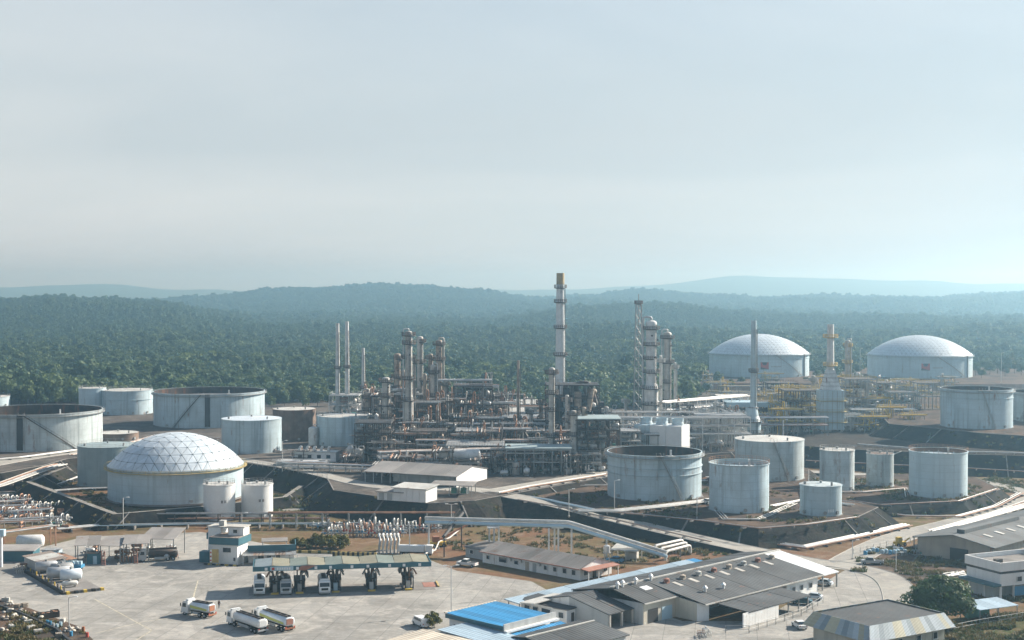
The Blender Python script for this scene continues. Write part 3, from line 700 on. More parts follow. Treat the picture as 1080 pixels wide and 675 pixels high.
tank('plain white cone roof tank in front of the large open-top tank', 265, 479, 62.5, 441, 6, 'cone', 'tank_grey', rails=False, roofmat='alu')
tank('brown rust-covered tank with a pale roof', 310, 466, 45, 431, 6, 'cone', 'tank_rust', rails=False, seg=48)
tank('pale grey ribbed tank behind the towers, beside the rusty tank', 361, 471, 54, 438, 6, 'cone', 'tank_grey', seg=48)
tank('sliver of a white tank at the far left edge by the trees', -12, 430, 42, 418, 6, 'cone', 'tank_white', seg=40)
tank('low rusty tank behind the grey-green tank', 124, 466, 42, 456, 6, 'cone', 'tank_rust', rails=False, seg=40)
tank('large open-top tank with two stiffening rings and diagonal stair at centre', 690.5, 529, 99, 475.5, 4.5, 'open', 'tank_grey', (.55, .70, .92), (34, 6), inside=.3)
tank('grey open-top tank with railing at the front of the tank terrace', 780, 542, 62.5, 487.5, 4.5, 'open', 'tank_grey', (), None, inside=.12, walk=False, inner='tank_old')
tank('wide cone roof tank with diagonal stair behind the railed tank', 812, 508, 72, 462.5, 4.5, 'cone', 'tank_old', (), (32, 6), rails=False)
tank('tall narrow grey tank standing left of the small rusty tank', 883.5, 519, 36, 474, 3, 'cone', 'tank_old', (), None)
tank('small narrow rust-streaked tank between two grey tanks', 929, 514, 28, 478, 3, 'cone', 'tank_old', (), None, seg=40, roofmat='tank_rust')
TE = tank('short grey tank with rusty top at the front corner of the terrace', 866.5, 545, 43.5, 510.5, 4.5, 'cone', 'tank_grey', (), None, rails=False, seg=56, roofmat='tank_old')
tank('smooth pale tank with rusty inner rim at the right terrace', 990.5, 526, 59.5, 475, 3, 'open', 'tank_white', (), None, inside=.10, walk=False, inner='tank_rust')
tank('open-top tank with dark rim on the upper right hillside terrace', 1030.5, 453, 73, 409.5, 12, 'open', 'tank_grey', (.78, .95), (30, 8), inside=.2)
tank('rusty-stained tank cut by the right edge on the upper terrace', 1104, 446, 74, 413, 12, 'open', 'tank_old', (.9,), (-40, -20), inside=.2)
for px, w, lab, xe in ((800.5, 104, 'far white tank with shallow dome and red-black emblem, left of two', 0), (970, 107, 'far white tank with shallow dome and red-black emblem, right of two', 0)):
    t, r, h, c = tank(lab, px, 398.5 if px < 900 else 399.5, w, 372 if px < 900 else 373.5, 10, 'dome', 'tank_white', (.80,), (58, 18), dome=12.5, K=13)
    a0 = R(5); q = r + .05; b = MB(); b.lathe([(q, h * .37), (q, h * .68)], 3, a0=R(2), a1=R(11)); e = b.build('emblem', 'black', t)
    b = MB(); q2 = r + .09
    def cp(a, zz): return (q2 * math.cos(R(a)), q2 * math.sin(R(a)), h * zz)
    b.add([cp(2, .47), cp(2, .68), cp(11, .68), cp(11, .38), cp(6.5, .42)], [(0, 4, 3, 2, 1)]); b.build('emblem_flash', 'paint_red', t)
    b = MB(); q3 = r + .06
    for i in range(8): b.lathe([(q3, h * .46), (q3, h * .52)], 1, a0=R(14 + i * 1.5), a1=R(14.9 + i * 1.5))
    b.build('lettering', 'steel', t)
    b = MB(); a = R(62); b.cyl((r * math.cos(a) * 1.01, r * math.sin(a) * 1.01, 0), (r * math.cos(a) * 1.01, r * math.sin(a) * 1.01, h), .5, 8); b.build('downpipe', 'steel', t)

for t, r, h, c in (SW1, SW2):
    b = MB(); q = r + .03
    for i in range(5):
        if i != 2: b.lathe([(q, h * .50), (q, h * .58)], 1, a0=R(6 + i * 4.2), a1=R(8.6 + i * 4.2))
    b.build('tank_number', 'steel_dark', t)

t, r, h, c = TE; b = MB(); q = r + .03
for i in range(4): b.lathe([(q, h * .14), (q, h * .24)], 1, a0=R(20 + i * 5), a1=R(23 + i * 5))
b.build('tank_number', 'white_paint', t)

# ================================================================== PROCESS UNITS
rp = random.Random(21)
def ring_platform(par, r, z, w=1.0, a0=0., a1=6.2832, m='steel_dark', n=20):
    b = MB(); b.lathe([(r + .03, z - .5), (r + w, z - .25), (r + w, z), (r + .03, z)], n, a0=a0, a1=a1); rail_ring(b, r + w - .05, z, n, 1.15, a0, a1, .09, n)
    return b.build('platform', m, par)
def ladder_mesh(par, r, z0, z1, a, m='steel_dark'):
    b = MB(); c, s = math.cos(a), math.sin(a)
    for q in (-.3, .3):
        x, y = (r + .3) * c - q * s, (r + .3) * s + q * c; b.box(x, y, z0, .16, .16, z1 - z0, a)
    z = z0
    while z < z1: b.box((r + .3) * c, (r + .3) * s, z, .06, .6, .06, a); z += .6
    return b.build('ladder', m, par)
def column(label, px, top, wpx, d, m='insul', plats=(.35, .6, .8, .95), over=True, prof=None, z=6, group=None, dark='steel_dark', name='distillation_column', side=None, cat='tower'):
    r = M(wpx, d) / 2; h = ZP(top, d) - z
    t = thing(name, label, cat, (XP(px, d), d, z), -math.pi / 2 + rp.uniform(-.3, .3), group)
    pr = prof or [(1, 0), (1, 1)]
    P = [(r * a, h * f * .96 + .01) for a, f in pr]; rt = P[-1][0]; ht = P[-1][1]
    b = MB(); b.lathe(P + [(rt * .92, ht + rt * .3), (rt * .6, ht + rt * .5), (.02, ht + rt * .58)], 24); b.build('shell', m, t)
    b = MB(); b.lathe([(P[0][0] * 1.12, -.3), (P[0][0] * 1.12, .5), (P[0][0] * 1.02, .6), (P[0][0] * 1.015, 3)], 20); b.build('skirt', 'concrete_dark', t)
    for i, f in enumerate(plats):
        rr = next((P[k][0] for k in range(len(P) - 1, -1, -1) if P[k][1] <= h * f * .96 + .1), r)
        a = rp.uniform(0, 6.28) if i % 2 else 0; ring_platform(t, rr, h * f * .97, max(1.3, rr * .5), a, a + (4.2 if i % 2 else 6.2832), dark)
    ladder_mesh(t, max(q for q, _ in P), .5, h * .95, rp.uniform(.4, 1.2), dark)
    b = MB()
    for k in range(5):
        a = rp.uniform(-1.6, 1.6); zz = h * rp.uniform(.1, .9); b.cyl((0, 0, zz), ((r * 1.25) * math.cos(a), (r * 1.25) * math.sin(a), zz), r * .18, 8)
    b.build('nozzles', dark, t)
    if over:
        a = side if side is not None else rp.choice((-1, 1)) * rp.uniform(1.1, 1.7); q = r * 1.45; e = r * .2
        b = MB(); b.tube([(0, 0, ht + rt * .5), (0, 0, ht + rt * .5 + e * 3), (q * math.cos(a), q * math.sin(a), ht + rt * .5 + e * 3), (q * math.cos(a), q * math.sin(a), 4)], e, 8)
        b.build('overhead_pipe', 'pipe_silver' if m != 'insul_dirty' else 'insul', t)
    return t
def stack(label, px, top, wt, wb, d, m='insul', plats=(), tip=None, z=6, zb=None, group=None, name='stack', base=None):
    z0 = z if zb is None else zb; h = ZP(top, d) - z0; rt = M(wt, d) / 2; rb = M(wb, d) / 2
    t = thing(name, label, 'chimney', (XP(px, d), d, z0), -1.57, group)
    hs = h * .93 if tip else h
    b = MB(); rs = rb + (rt - rb) * (hs / h); b.lathe([(rb, 0), (rs, hs)], 24)
    if not tip: b.lathe([(rs, hs), (rs * .8, hs), (rs * .8, hs - 1.5)], 24)
    b.build('shell', m, t)
    if tip:
        b = MB(); b.lathe([(rs * 1.03, hs), (rt * 1.03, h), (rt * .8, h), (rt * .8, h - 2)], 24); b.build('tip', tip, t)
    for f in plats: ring_platform(t, rb + (rt - rb) * f, h * f, max(.8, rt * .6), m='steel_dark')
    if plats: ladder_mesh(t, rb, 1, h * .9, .7)
    b = MB(); b.lathe([(rb * 1.5, -.3), (rb * 1.5, .4), (rb * 1.02, .6)], 16); b.build('foundation', 'concrete_dark', t)
    return t
def frame(label, pxl, pxr, base, dep, top, nl=3, nx=4, ny=2, m='steel_dark', deck='steel_dark', roof=None, z=6, d=None, yellow=False, fill=True, name='steel_structure', skirtless=True):
    """open steel framework: posts, beams, decks, handrails, braces; pixels give its front"""
    d0 = d or G(540, base, z).y; x0, x1 = XP(pxl, d0), XP(pxr, d0); w = x1 - x0; h = ZP(top, d0) - z
    t = thing(name, label, 'structure', ((x0 + x1) / 2, d0 + dep / 2, z)); sw = .32
    X = [-w / 2 + w * i / nx for i in range(nx + 1)]; Y = [-dep / 2 + dep * j / ny for j in range(ny + 1)]; Z = [h * (k + 1) / nl for k in range(nl)]
    for x in X:
        for y in Y: bx(t, 'post', x, y, -.2, sw, sw, h + .2, m)
    for zz in Z:
        for y in Y: bx(t, 'beam', 0, y, zz - .35, w, sw * .8, .34, m)
        for x in X: bx(t, 'beam', x, 0, zz - .34, sw * .7, dep, .3, m)
        top_ = zz == Z[-1]
        b = MB(); fx = 1 if rp.random() < .6 or top_ else .6
        b.box((1 - fx) * w / 2 * rp.choice((-1, 1)), 0, zz + .01, w * fx, dep, .08); b.build('deck', roof if (top_ and roof) else deck, t)
        b = MB()
        for y in (Y[0], Y[-1]):
            for q in (.55, 1.1): b.box(0, y, zz + q, w, .07, .07)
            for i in range(nx * 3 + 1): b.box(-w / 2 + w * i / (nx * 3), y, zz + .1, .06, .06, 1.0)
        for x in (X[0], X[-1]):
            for q in (.55, 1.1): b.box(x, 0, zz + q, .07, dep, .07)
        if not (top_ and roof): b.build('handrail', 'yellow' if yellow else m, t)
    for i in range(nx):
        if rp.random() < .45:
            k = rp.randrange(nl); za = Z[k - 1] if k else 0
            bar(t, 'brace', (X[i], Y[0], za), (X[i + 1], Y[0], Z[k] - .3), .2, .2, m)
    if roof: bx(t, 'roof_slab', 0, 0, h + .12, w + .8, dep + .8, .35, roof)
    if fill:
        for k in range(nl):
            z0 = Z[k - 1] + .1 if k else 0; hh = h / nl
            for i in range(nx):
                for j in range(ny):
                    if rp.random() < .75:
                        cx = (X[i] + X[i + 1]) / 2 + t.location.x; cyy = (Y[j] + Y[j + 1]) / 2 + t.location.y
                        equip(cx + rp.uniform(-.5, .5), cyy + rp.uniform(-.5, .5), z + z0, min(hh * .8, 5), min(w / nx, dep / ny) * .8)
    return t
EQ = {}
def equip(x, y, z, hmax, wmax, kind=None):
    """one piece of process equipment: copies of a few prototypes, scaled to the room they have"""
    kind = kind or rp.choice(('drum', 'drum', 'vert', 'exch', 'pump', 'pump', 'valves'))
    mk = rp.choice({'drum': ('pipe_silver', 'insul', 'insul_dirty', 'steel_white'), 'vert': ('insul', 'insul_dirty', 'steel_white', 'tank_green'), 'exch': ('insul', 'insul_dirty', 'pipe_rust', 'steel_white'), 'pump': ('steel', 'paint_green', 'steel_dark'), 'valves': ('pipe_silver', 'insul_dirty', 'pipe_rust', 'pipe_white')}[kind])
    key = (kind, mk)
    nm, lab = {'drum': ('horizontal_drum', 'horizontal drum on two saddles'), 'vert': ('vertical_drum', 'upright drum with domed ends'), 'exch': ('heat_exchanger', 'pair of stacked exchanger shells'),
               'pump': ('pump_set', 'pump and motor on a plinth'), 'valves': ('valve_manifold', 'branching pipe manifold with valves')}[kind]
    tone = {'pipe_silver': 'silver', 'insul': 'pale metal-clad', 'insul_dirty': 'brownish weathered', 'steel_white': 'white', 'tank_green': 'grey-green', 'pipe_rust': 'rusty', 'steel': 'grey', 'paint_green': 'green', 'steel_dark': 'dark', 'pipe_white': 'white'}[mk]
    if key not in EQ:
        t = thing(nm, tone + ' ' + lab, {'drum': 'vessel', 'vert': 'vessel', 'exch': 'heat exchanger', 'pump': 'pump', 'valves': 'pipes'}[kind], (x, y, z), 0, nm.replace('_', ' ') + 's in the process area')
        if kind == 'drum':
            b = MB(); r, l = .28, .5; P = [(.02, -l), (r * .6, -l + .04), (r * .92, -l + .11), (r, -l + .17), (r, l - .17), (r * .92, l - .11), (r * .6, l - .04), (.02, l)]
            b.lathe(P, 14, sharp=False); b.v = [(q[2], q[0], q[1] + .5) for q in b.v]; b.build('shell', mk, t)
            for s in (-.28, .28): bx(t, 'saddle', s, 0, 0, .08, .4, .3, 'concrete_dark')
            b = MB(); b.cyl((.1, 0, .7), (.1, 0, .95), .05, 8); b.cyl((-.2, 0, .7), (-.2, 0, .9), .04, 8); b.tube([(.1, 0, .95), (.4, .1, .95), (.4, .3, .95), (.4, .3, 0)], .03, 6); b.build('nozzles', 'pipe_silver', t)
        elif kind == 'vert':
            b = MB(); r = .26; b.lathe([(.02, .14), (r * .8, .17), (r, .25), (r, .85), (r * .85, .93), (r * .5, .985), (.02, 1)], 16, sharp=False); b.build('shell', mk, t)
            for a in (0, 2.1, 4.2): bx(t, 'leg', r * .85 * math.cos(a), r * .85 * math.sin(a), 0, .05, .05, .3, 'steel')
            b = MB(); b.tube([(0, 0, .98), (0, 0, 1.08), (.36, 0, 1.08), (.36, 0, .05)], .04, 6); b.cyl((0, 0, .5), (0, -.34, .5), .06, 8); b.build('nozzles', 'pipe_silver', t)
        elif kind == 'exch':
            for zz in (.28, .75):
                b = MB(); b.cyl((-.45, 0, zz), (.35, 0, zz), .17, 14); b.cyl((.35, 0, zz), (.38, 0, zz), .22, 14); b.cyl((.38, 0, zz), (.48, 0, zz), .17, 14, .1); b.build('shell', mk, t)
            for s in (-.28, .22): bx(t, 'saddle', s, 0, 0, .06, .3, .62, 'steel')
            b = MB(); b.cyl((-.3, 0, .4), (-.3, 0, .62), .05, 8); b.cyl((.1, 0, .9), (.1, 0, 1.1), .05, 8); b.build('nozzles', 'pipe_silver', t)
        elif kind == 'pump':
            bx(t, 'plinth', 0, 0, 0, .8, .45, .15, 'concrete')
            b = MB(); b.cyl((-.35, 0, .38), (0, 0, .38), .16, 10); b.build('motor', mk, t)
            b = MB(); b.cyl((.1, 0, .38), (.3, 0, .38), .2, 12); b.cyl((0, 0, .38), (.1, 0, .38), .05, 8); b.build('pump_casing', 'steel', t)
            b = MB(); b.tube([(.2, 0, .5), (.2, 0, .95), (.2, .45, .95)], .06, 6); b.tube([(.3, 0, .38), (.48, 0, .38), (.48, 0, .8), (.48, .45, .8)], .07, 6); b.build('pipe', 'pipe_silver', t)
        else:
            for i in range(5):
                q = -.4 + i * .2; b = MB(); b.tube([(q, -.45, .02), (q, -.45, .5 + .08 * (i % 3)), (q, .45, .5 + .08 * (i % 3)), (q, .45, 0)], .035, 6); b.build('pipe', mk, t)
            b = MB(); b.cyl((-.5, 0, .75), (.5, 0, .75), .05, 8)
            for i in range(5): b.cyl((-.4 + i * .2, 0, .75), (-.4 + i * .2, 0, 1.0), .03, 6); b.cyl((-.4 + i * .2, 0, 1.0), (-.4 + i * .2, 0, 1.03), .09, 8)
            b.build('header', mk, t)
        EQ[key] = t; t['plain'] = t['label']; c = t
    else: c = copy_tree(EQ[key]); c.location = (x, y, z)
    c['label'] = EQ[key]['plain'] + ' ' + where(x, y, z)
    s = min(wmax, hmax * 1.2) * rp.uniform(.75, 1.0); c.scale = (s * rp.uniform(1, 1.25), s, min(hmax, s)); c.rotation_euler = (0, 0, rp.choice((0, 1.5708, 3.1416)) + rp.uniform(-.04, .04))
    return c
def rack(label, a, c, w, levels, z, sp=6., n=6, m='steel', mats=('pipe_silver', 'pipe_white', 'insul', 'pipe_rust'), r=(.12, .3), z2=None, name='pipe_rack', cat='pipe rack', group=None):
    a = Vector((a[0], a[1], z)); c = Vector((c[0], c[1], z if z2 is None else z2)); d = c - a; L_ = Vector((d.x, d.y)).length; ang = math.atan2(d.y, d.x)
    t = thing(name, label, cat, a, ang, group); k = max(1, round(L_ / sp)); dz = d.z
    for i in range(k + 1):
        x = L_ * i / k; zz = dz * i / k
        for s in (-1, 1): bx(t, 'post', x, s * w / 2, zz - .2, .28, .28, levels[-1] + .4, m)
        for lv in levels: bx(t, 'beam', x, 0, zz + lv - .25, .22, w + .5, .25, m)
    for lv in levels:
        for j in range(n):
            rr = rp.uniform(*r); y = -w / 2 + w * (j + .5) / n; e0 = rp.uniform(0, .12) * L_ if rp.random() < .3 else -.5; e1 = L_ * rp.uniform(.8, 1) if rp.random() < .3 else L_ + .5
            mm = rp.choice(mats); p0 = (e0, y, dz * e0 / L_ + lv + rr); p1 = (e1, y, dz * e1 / L_ + lv + rr)
            rod(t, 'pipe', p0, p1, rr, mm, 8)
    return t
def pipe_run(label, pts, n=3, gap=.5, r=.2, mats=('pipe_white', 'pipe_silver'), sup=6., h=.6, name='pipeline', cat='pipeline', group=None, world=False, jitter=.3):
    """a bundle of parallel pipes on low sleepers; points are pixels with a ground level (or world)"""
    P = [Vector(p) if world else G(*p) for p in pts]
    t = thing(name, label, cat, P[0], 0, group); Q = [p - P[0] for p in P]
    off = []
    for i in range(len(Q)):
        tn = (Q[min(i + 1, len(Q) - 1)] - Q[max(i - 1, 0)]); tn.z = 0; off.append(Vector((tn.y, -tn.x, 0)).normalized())
    for j in range(n):
        rr = r * .72 * rp.uniform(1 - jitter, 1 + jitter); o = (j - (n - 1) / 2) * gap * 1.35; b = MB()
        b.tube([q + s * o + Vector((0, 0, h + rr)) for q, s in zip(Q, off)], rr, 8); b.build('pipe', mats[j % len(mats)], t)
    for q0, q1, s in zip(Q, Q[1:], off):
        k = max(1, int((q1 - q0).length / sup))
        for i in range(k):
            p = q0.lerp(q1, (i + .5) / k); a = math.atan2(s.y, s.x)
            if h < 1.5: bx(t, 'sleeper', p.x, p.y, p.z - .1, n * gap * 1.35 + .4, .3, h + .08, 'concrete_dark', a)
            else:
                for e in (-1, 1): bx(t, 'support', p.x + s.x * e * n * gap * .4, p.y + s.y * e * n * gap * .4, p.z - .2, .25, .25, h + .15, 'steel_white', a)
                bx(t, 'beam', p.x, p.y, p.z + h - .2, n * gap + .6, .2, .18, 'steel_white', a)
    return t

# --- crude unit, left of the tall chimney
stack('slim white twin stack on a small heater, left of the pair', 356, 341, 3.6, 5.5, 700, 'steel_white', (.5,), group=None)
stack('slim white twin stack on a small heater, right of the pair', 366, 339, 3.6, 5.5, 700, 'steel_white', (.5,), group=None)
stack('short slim white stack right of the twin stacks', 383, 367, 3, 4.5, 690, 'steel_white', (.4,))
frame('small pale heater frame under the twin stacks', 347, 378, 434, 14, 417, 2, 3, 2, 'steel_white', 'steel', d=693)
for px, tp, w, d, m, pl, lab, ov in [
    (407, 397, 8.5, 545, 'insul', (.45, .75, .96), 'short thick column with dark crown platform, leftmost of the column cluster', False),
    (389, 414, 9, 600, 'insul_dirty', (.6, .9), 'stubby brown column behind the pale grey ribbed tank', True),
    (419, 371, 7, 590, 'insul_dirty', (.3, .5, .72, .95), 'brown slender column with four platforms, second in the cluster', False),
    (431, 346, 8, 540, 'insul', (.2, .42, .6, .78, .9, .97), 'tallest column of the cluster, pale body with dark top', True),
    (443, 352, 6.5, 580, 'insul', (.3, .55, .75, .95), 'slender grey column right behind the tallest column', False),
    (454, 371, 5, 600, 'insul_dirty', (.5, .8, .95), 'thin brown column in the middle of the cluster', False),
    (463, 356, 7, 590, 'insul_dirty', (.35, .6, .8, .96), 'brown column with pipe on its right side, rightmost of the cluster', True),
    (457, 383, 6, 570, 'insul', (.6, .9), 'thin pale column before the rightmost brown column', True),
    (397, 436, 4, 520, 'steel_white', (.8,), 'thin white pipe column left of the short thick column', False),
    (582, 385, 6.5, 482, 'insul', (.32, .58, .75, .95), 'slender grey column in front of the tall chimney', False),
    (605, 432, 6.5, 478, 'insul', (.6, .95), 'short silver column left of the flat-roofed dark structure', False),
    (616, 428, 5, 490, 'insul_dirty', (.6, .95), 'short dark column behind the short silver column', False),
    (687, 336, 12, 590, 'steel_white', (.28, .42, .56, .68, .80, .94), 'thick white column with many platforms at centre', True),
    (704, 348, 8.5, 610, 'insul', (.3, .5, .7, .95), 'thinner grey column right of the thick white column', True),
    (894, 357, 5.5, 700, 'insul', (.3, .5, .7, .93), 'slim column with yellow platforms beside the big heater stack', True)]:
    column(lab, px, tp, w, d, m, pl, ov, dark='yellow_old' if px == 894 else 'steel_dark', prof=[(1.25, 0), (1.25, .42), (.95, .47), (.95, 1)] if px in (431, 687) else None)
stack('very tall pale chimney with rust-yellow top and four ring platforms', 591, 288, 8, 12, 600, 'stack_white', (.49, .66, .82, .91), tip='stack_cap')
stack('thin rusty stack among low pipework left of the tall chimney', 546.5, 380, 2.6, 3.6, 560, 'insul_dirty', (.3,))
stack('thin rusty stack standing in the pipework right of the furnace', 621, 445, 2.5, 3, 500, 'insul_dirty')
# lattice derrick
def derrick(label, px, top, base, wpx, d, z=6, m='steel'):
    h = ZP(top, d) - z; w0 = M(wpx, d) / 2; t = thing('lattice_tower', label, 'tower', (XP(px, d), d, z)); n = 12
    def cn(k, i):
        f = 1 - .5 * k / n; return Vector(((w0 * f) * (1, 1, -1, -1)[i % 4], (w0 * f) * (1, -1, -1, 1)[i % 4], h * k / n))
    for i in range(4): rod(t, 'leg', cn(0, i), cn(n, i), .12, m, 6)
    for k in range(n):
        b = MB()
        for i in range(4):
            b.cyl(cn(k, i), cn(k + 1, i + 1), .08, 4); b.cyl(cn(k + 1, i), cn(k, i + 1), .08, 4); b.cyl(cn(k + 1, i), cn(k + 1, i + 1), .09, 4)
        b.build('bracing', m, t)
    b = MB(); b.cyl((0, 0, 0), (0, 0, h + 4), .18, 8); b.build('flare_riser', m, t); ring_platform(t, .5, h, 1.3)
    return t
derrick('open lattice flare tower left of the thick white column', 673.5, 320, 430, 11, 600)
# the dark furnace block under the chimney
fr = frame('dark soot-stained furnace structure below the tall chimney', 576, 632, 470, 16, 406, 5, 4, 2, 'steel_dark', 'steel_black', d=545)
t = thing('furnace', 'black rounded furnace duct on the dark furnace structure', 'furnace', (XP(612, 548), 552, 6))
b = MB(); zt = ZP(402, 548) - 6; b.box(-1, 0, 8, 9, 8, zt - 13.5); b.box(-5.2, .5, 6, 2.6, 5, zt - 9); b.cyl((-5, -4.4, zt - 9), (3.5, -4.4, zt - 9), 1.3, 12); b.box(3.6, .5, 6, 2.2, 5, zt - 16); b.box(-9.5, 1.5, 5, 5, 7, zt - 12); b.box(1, 2.5, 2, 17, 5, 15); b.box(6.6, 1, 9, 3.4, 6, zt - 19); b.cyl((-9.5, -2.6, 6), (-9.5, -2.6, zt - 5), .9, 10); b.build('box', 'steel_black', t)
b = MB(); b.tube([(-1.5, 0, zt - 7), (-1.5, 0, zt - 1.2), (2.6, 0, zt - .9), (4.2, 0, zt - 2), (6.8, 0, zt - 11)], .95, 12); b.build('flue_duct', 'steel_dark', t)
b = MB(); b.cyl((-1, -5.2, 16), (-1, -5.2, zt - 4), 1.5, 12); b.cyl((3, -5, 14), (4.5, -5, zt - 3), 1.1, 10); b.build('riser_pipe', 'insul_dirty', t)
frame('dark block structure with flat pale roof slab by the central tank', 609, 654, 496, 15, 443, 5, 4, 3, 'steel_dark', 'steel_black', roof='tank_green')
frame('open two-storey frame with pale green shelter panels along the road', 534, 602, 500, 13, 474, 2, 7, 2, 'steel', 'steel', roof='tank_green')
frame('low frame with pumps next to the road, right of the panelled frame', 603, 634, 498, 8, 479, 2, 4, 1, 'steel', 'steel')
frame('tall brown exchanger structure behind the column cluster', 478, 519, 470, 18, 407, 5, 4, 3, 'steel_dark', 'steel_dark', d=575)
frame('dark platform structure left of the short thick column', 374, 412, 495, 14, 446, 4, 4, 2, 'steel_dark', 'steel_black', d=500)
frame('dark column support structure between the brown columns', 418, 472, 480, 14, 424, 4, 5, 2, 'steel_dark', 'steel_dark', d=565)
frame('low rusty structure in front of the tallest column', 432, 470, 483, 12, 455, 3, 4, 2, 'steel_dark', 'steel_dark', d=515)
frame('broad low structure full of exchangers left of the panelled frame', 470, 532, 493, 16, 470, 2, 7, 2, 'steel_dark', 'steel', d=487)
frame('long pipe-filled structure in the middle of the crude unit', 480, 575, 480, 14, 455, 3, 9, 2, 'steel_dark', 'steel', d=525)
frame('low structure near the warehouse roof', 450, 505, 503, 9, 488, 1, 6, 1, 'steel', 'steel', d=462)
frame('fan deck structure behind the long pipe-filled structure', 505, 575, 470, 16, 441, 2, 8, 2, 'steel_dark', 'steel', d=570)
frame('grey frame right of the flat-roofed dark structure', 655, 676, 485, 12, 455, 3, 2, 2, 'steel', 'steel', d=505)
# overhead crossover pipe from the rightmost brown column to the exchanger structure
pipe_run('white crossover pipe from brown column to exchanger structure', [(XP(462, 578), 578, 0), (XP(500, 578), 578, 0), (XP(519, 578), 578, 0)], 2, 1.2, .5, ('pipe_white', 'pipe_silver'), 8, ZP(402, 578), world=True)
# pipe racks inside the units
def rk(label, x0, x1, d, w, lv, n=6, sp=6., m='steel', mats=('pipe_silver', 'pipe_white', 'insul', 'pipe_rust'), d2=None, z=6):
    return rack(label, (XP(x0, d), d), (XP(x1, d2 or d), d2 or d), w, lv, z, sp, n, m, mats)
rk('long low pipe rack along the front of the crude unit', 400, 600, 474, 6, (4.5, 6.5), 7, d2=492)
rk('rusty pipe rack behind the panelled frame', 440, 640, 507, 6, (5, 7), 7, mats=('pipe_rust', 'insul_dirty', 'pipe_white', 'pipe_silver'))
rk('pipe rack crossing behind the column cluster', 400, 580, 552, 7, (6, 8.5), 7, mats=('pipe_rust', 'insul', 'insul_dirty', 'pipe_silver'))
rk('low pipe track beside the white vertical drums', 300, 400, 478, 4, (1.2, 2.4), 6, d2=470, mats=('pipe_white', 'pipe_silver', 'pipe_rust'))
rk('pale pipe rack running behind the central tank', 640, 790, 540, 8, (6, 9, 12), 8, mats=('pipe_white', 'pipe_silver', 'insul', 'steel'), m='steel_white')
rk('pale high pipe rack left of the blue canopy', 700, 790, 600, 8, (7, 10, 13), 7, mats=('pipe_white', 'pipe_silver', 'insul_dirty', 'steel'), m='steel_white', d2=640)
rk('pale pipe rack under the thick white column', 632, 745, 575, 7, (8, 11), 6, mats=('pipe_white', 'insul', 'insul_dirty', 'steel'), m='steel_white')
rk('pipe rack in front of the blue-clad heater', 792, 872, 585, 7, (5, 8), 7, mats=('pipe_white', 'pipe_silver', 'pipe_rust'))
rk('far pipe rack with yellow rails below the far domed tanks', 760, 960, 760, 8, (6, 9), 6, sp=9, mats=('pipe_white', 'pipe_silver', 'yellow_old'))
rk('pipe rack right of the big heater', 898, 965, 625, 7, (5, 8), 6, mats=('pipe_white', 'pipe_silver'))
rk('silver pipe rack across the back of the crude unit', 520, 640, 640, 8, (5, 8), 6, sp=8)
# clad white roofs behind the crude unit
for i, (a, c_, d, zt) in enumerate(((500, 552, 660, 11), (520, 566, 690, 12))):
    t = thing('fan_house', ('low white-roofed fan house behind the crude unit, nearer one', 'low white-roofed fan house behind the crude unit, farther one')[i], 'building', ((XP(a, d) + XP(c_, d)) / 2, d, 6))
    w = XP(c_, d) - XP(a, d); bx(t, 'wall', 0, 0, 0, w, 14, zt - 6, 'wall_grey'); b = MB(); b.prism([(-w / 2 - .5, -8, zt - 6.2), (w / 2 + .5, -8, zt - 6.2), (w / 2 + .5, 0, zt - 4.5), (-w / 2 - .5, 0, zt - 4.5)], .2); b.prism([(-w / 2 - .5, 0, zt - 4.5), (w / 2 + .5, 0, zt - 4.5), (w / 2 + .5, 8, zt - 6.2), (-w / 2 - .5, 8, zt - 6.2)], .2); b.build('roof', 'roof_pale', t)
# cooling tower box
d = 512; t = thing('cooling_tower', 'white box-shaped cooling tower behind the central open-top tank', 'cooling tower', (XP(700, d), d + 5, 6), R(-24))
hb = ZP(449, d) - 6
for i, x in enumerate((-6.0, 0, 6.0)): bx(t, 'cell_wall', x, 0, 0, 5.9, 10, hb, ('tank_white', 'white_paint', 'white_paint')[i])
for x in (-6, 0, 6):
    b = MB(); b.lathe([(2.3, hb), (2.0, hb + 1.2), (2.2, hb + 2.4), (2.05, hb + 2.4), (1.9, hb + 1.2), (2.1, hb)], 20, x, 0); b.build('fan_stack', 'tank_white', t)
b = MB(); 
for s in (-1, 1):
    for q in (.6, 1.1): b.box(0, s * 4.9, hb + q, 18, .06, .06)
    for i in range(13): b.box(-9 + 1.5 * i, s * 4.9, hb, .06, .06, 1.1)
    for q in (.6, 1.1): b.box(s * 9, 0, hb + q, .06, 9.9, .06)
b.build('handrail', 'steel', t)
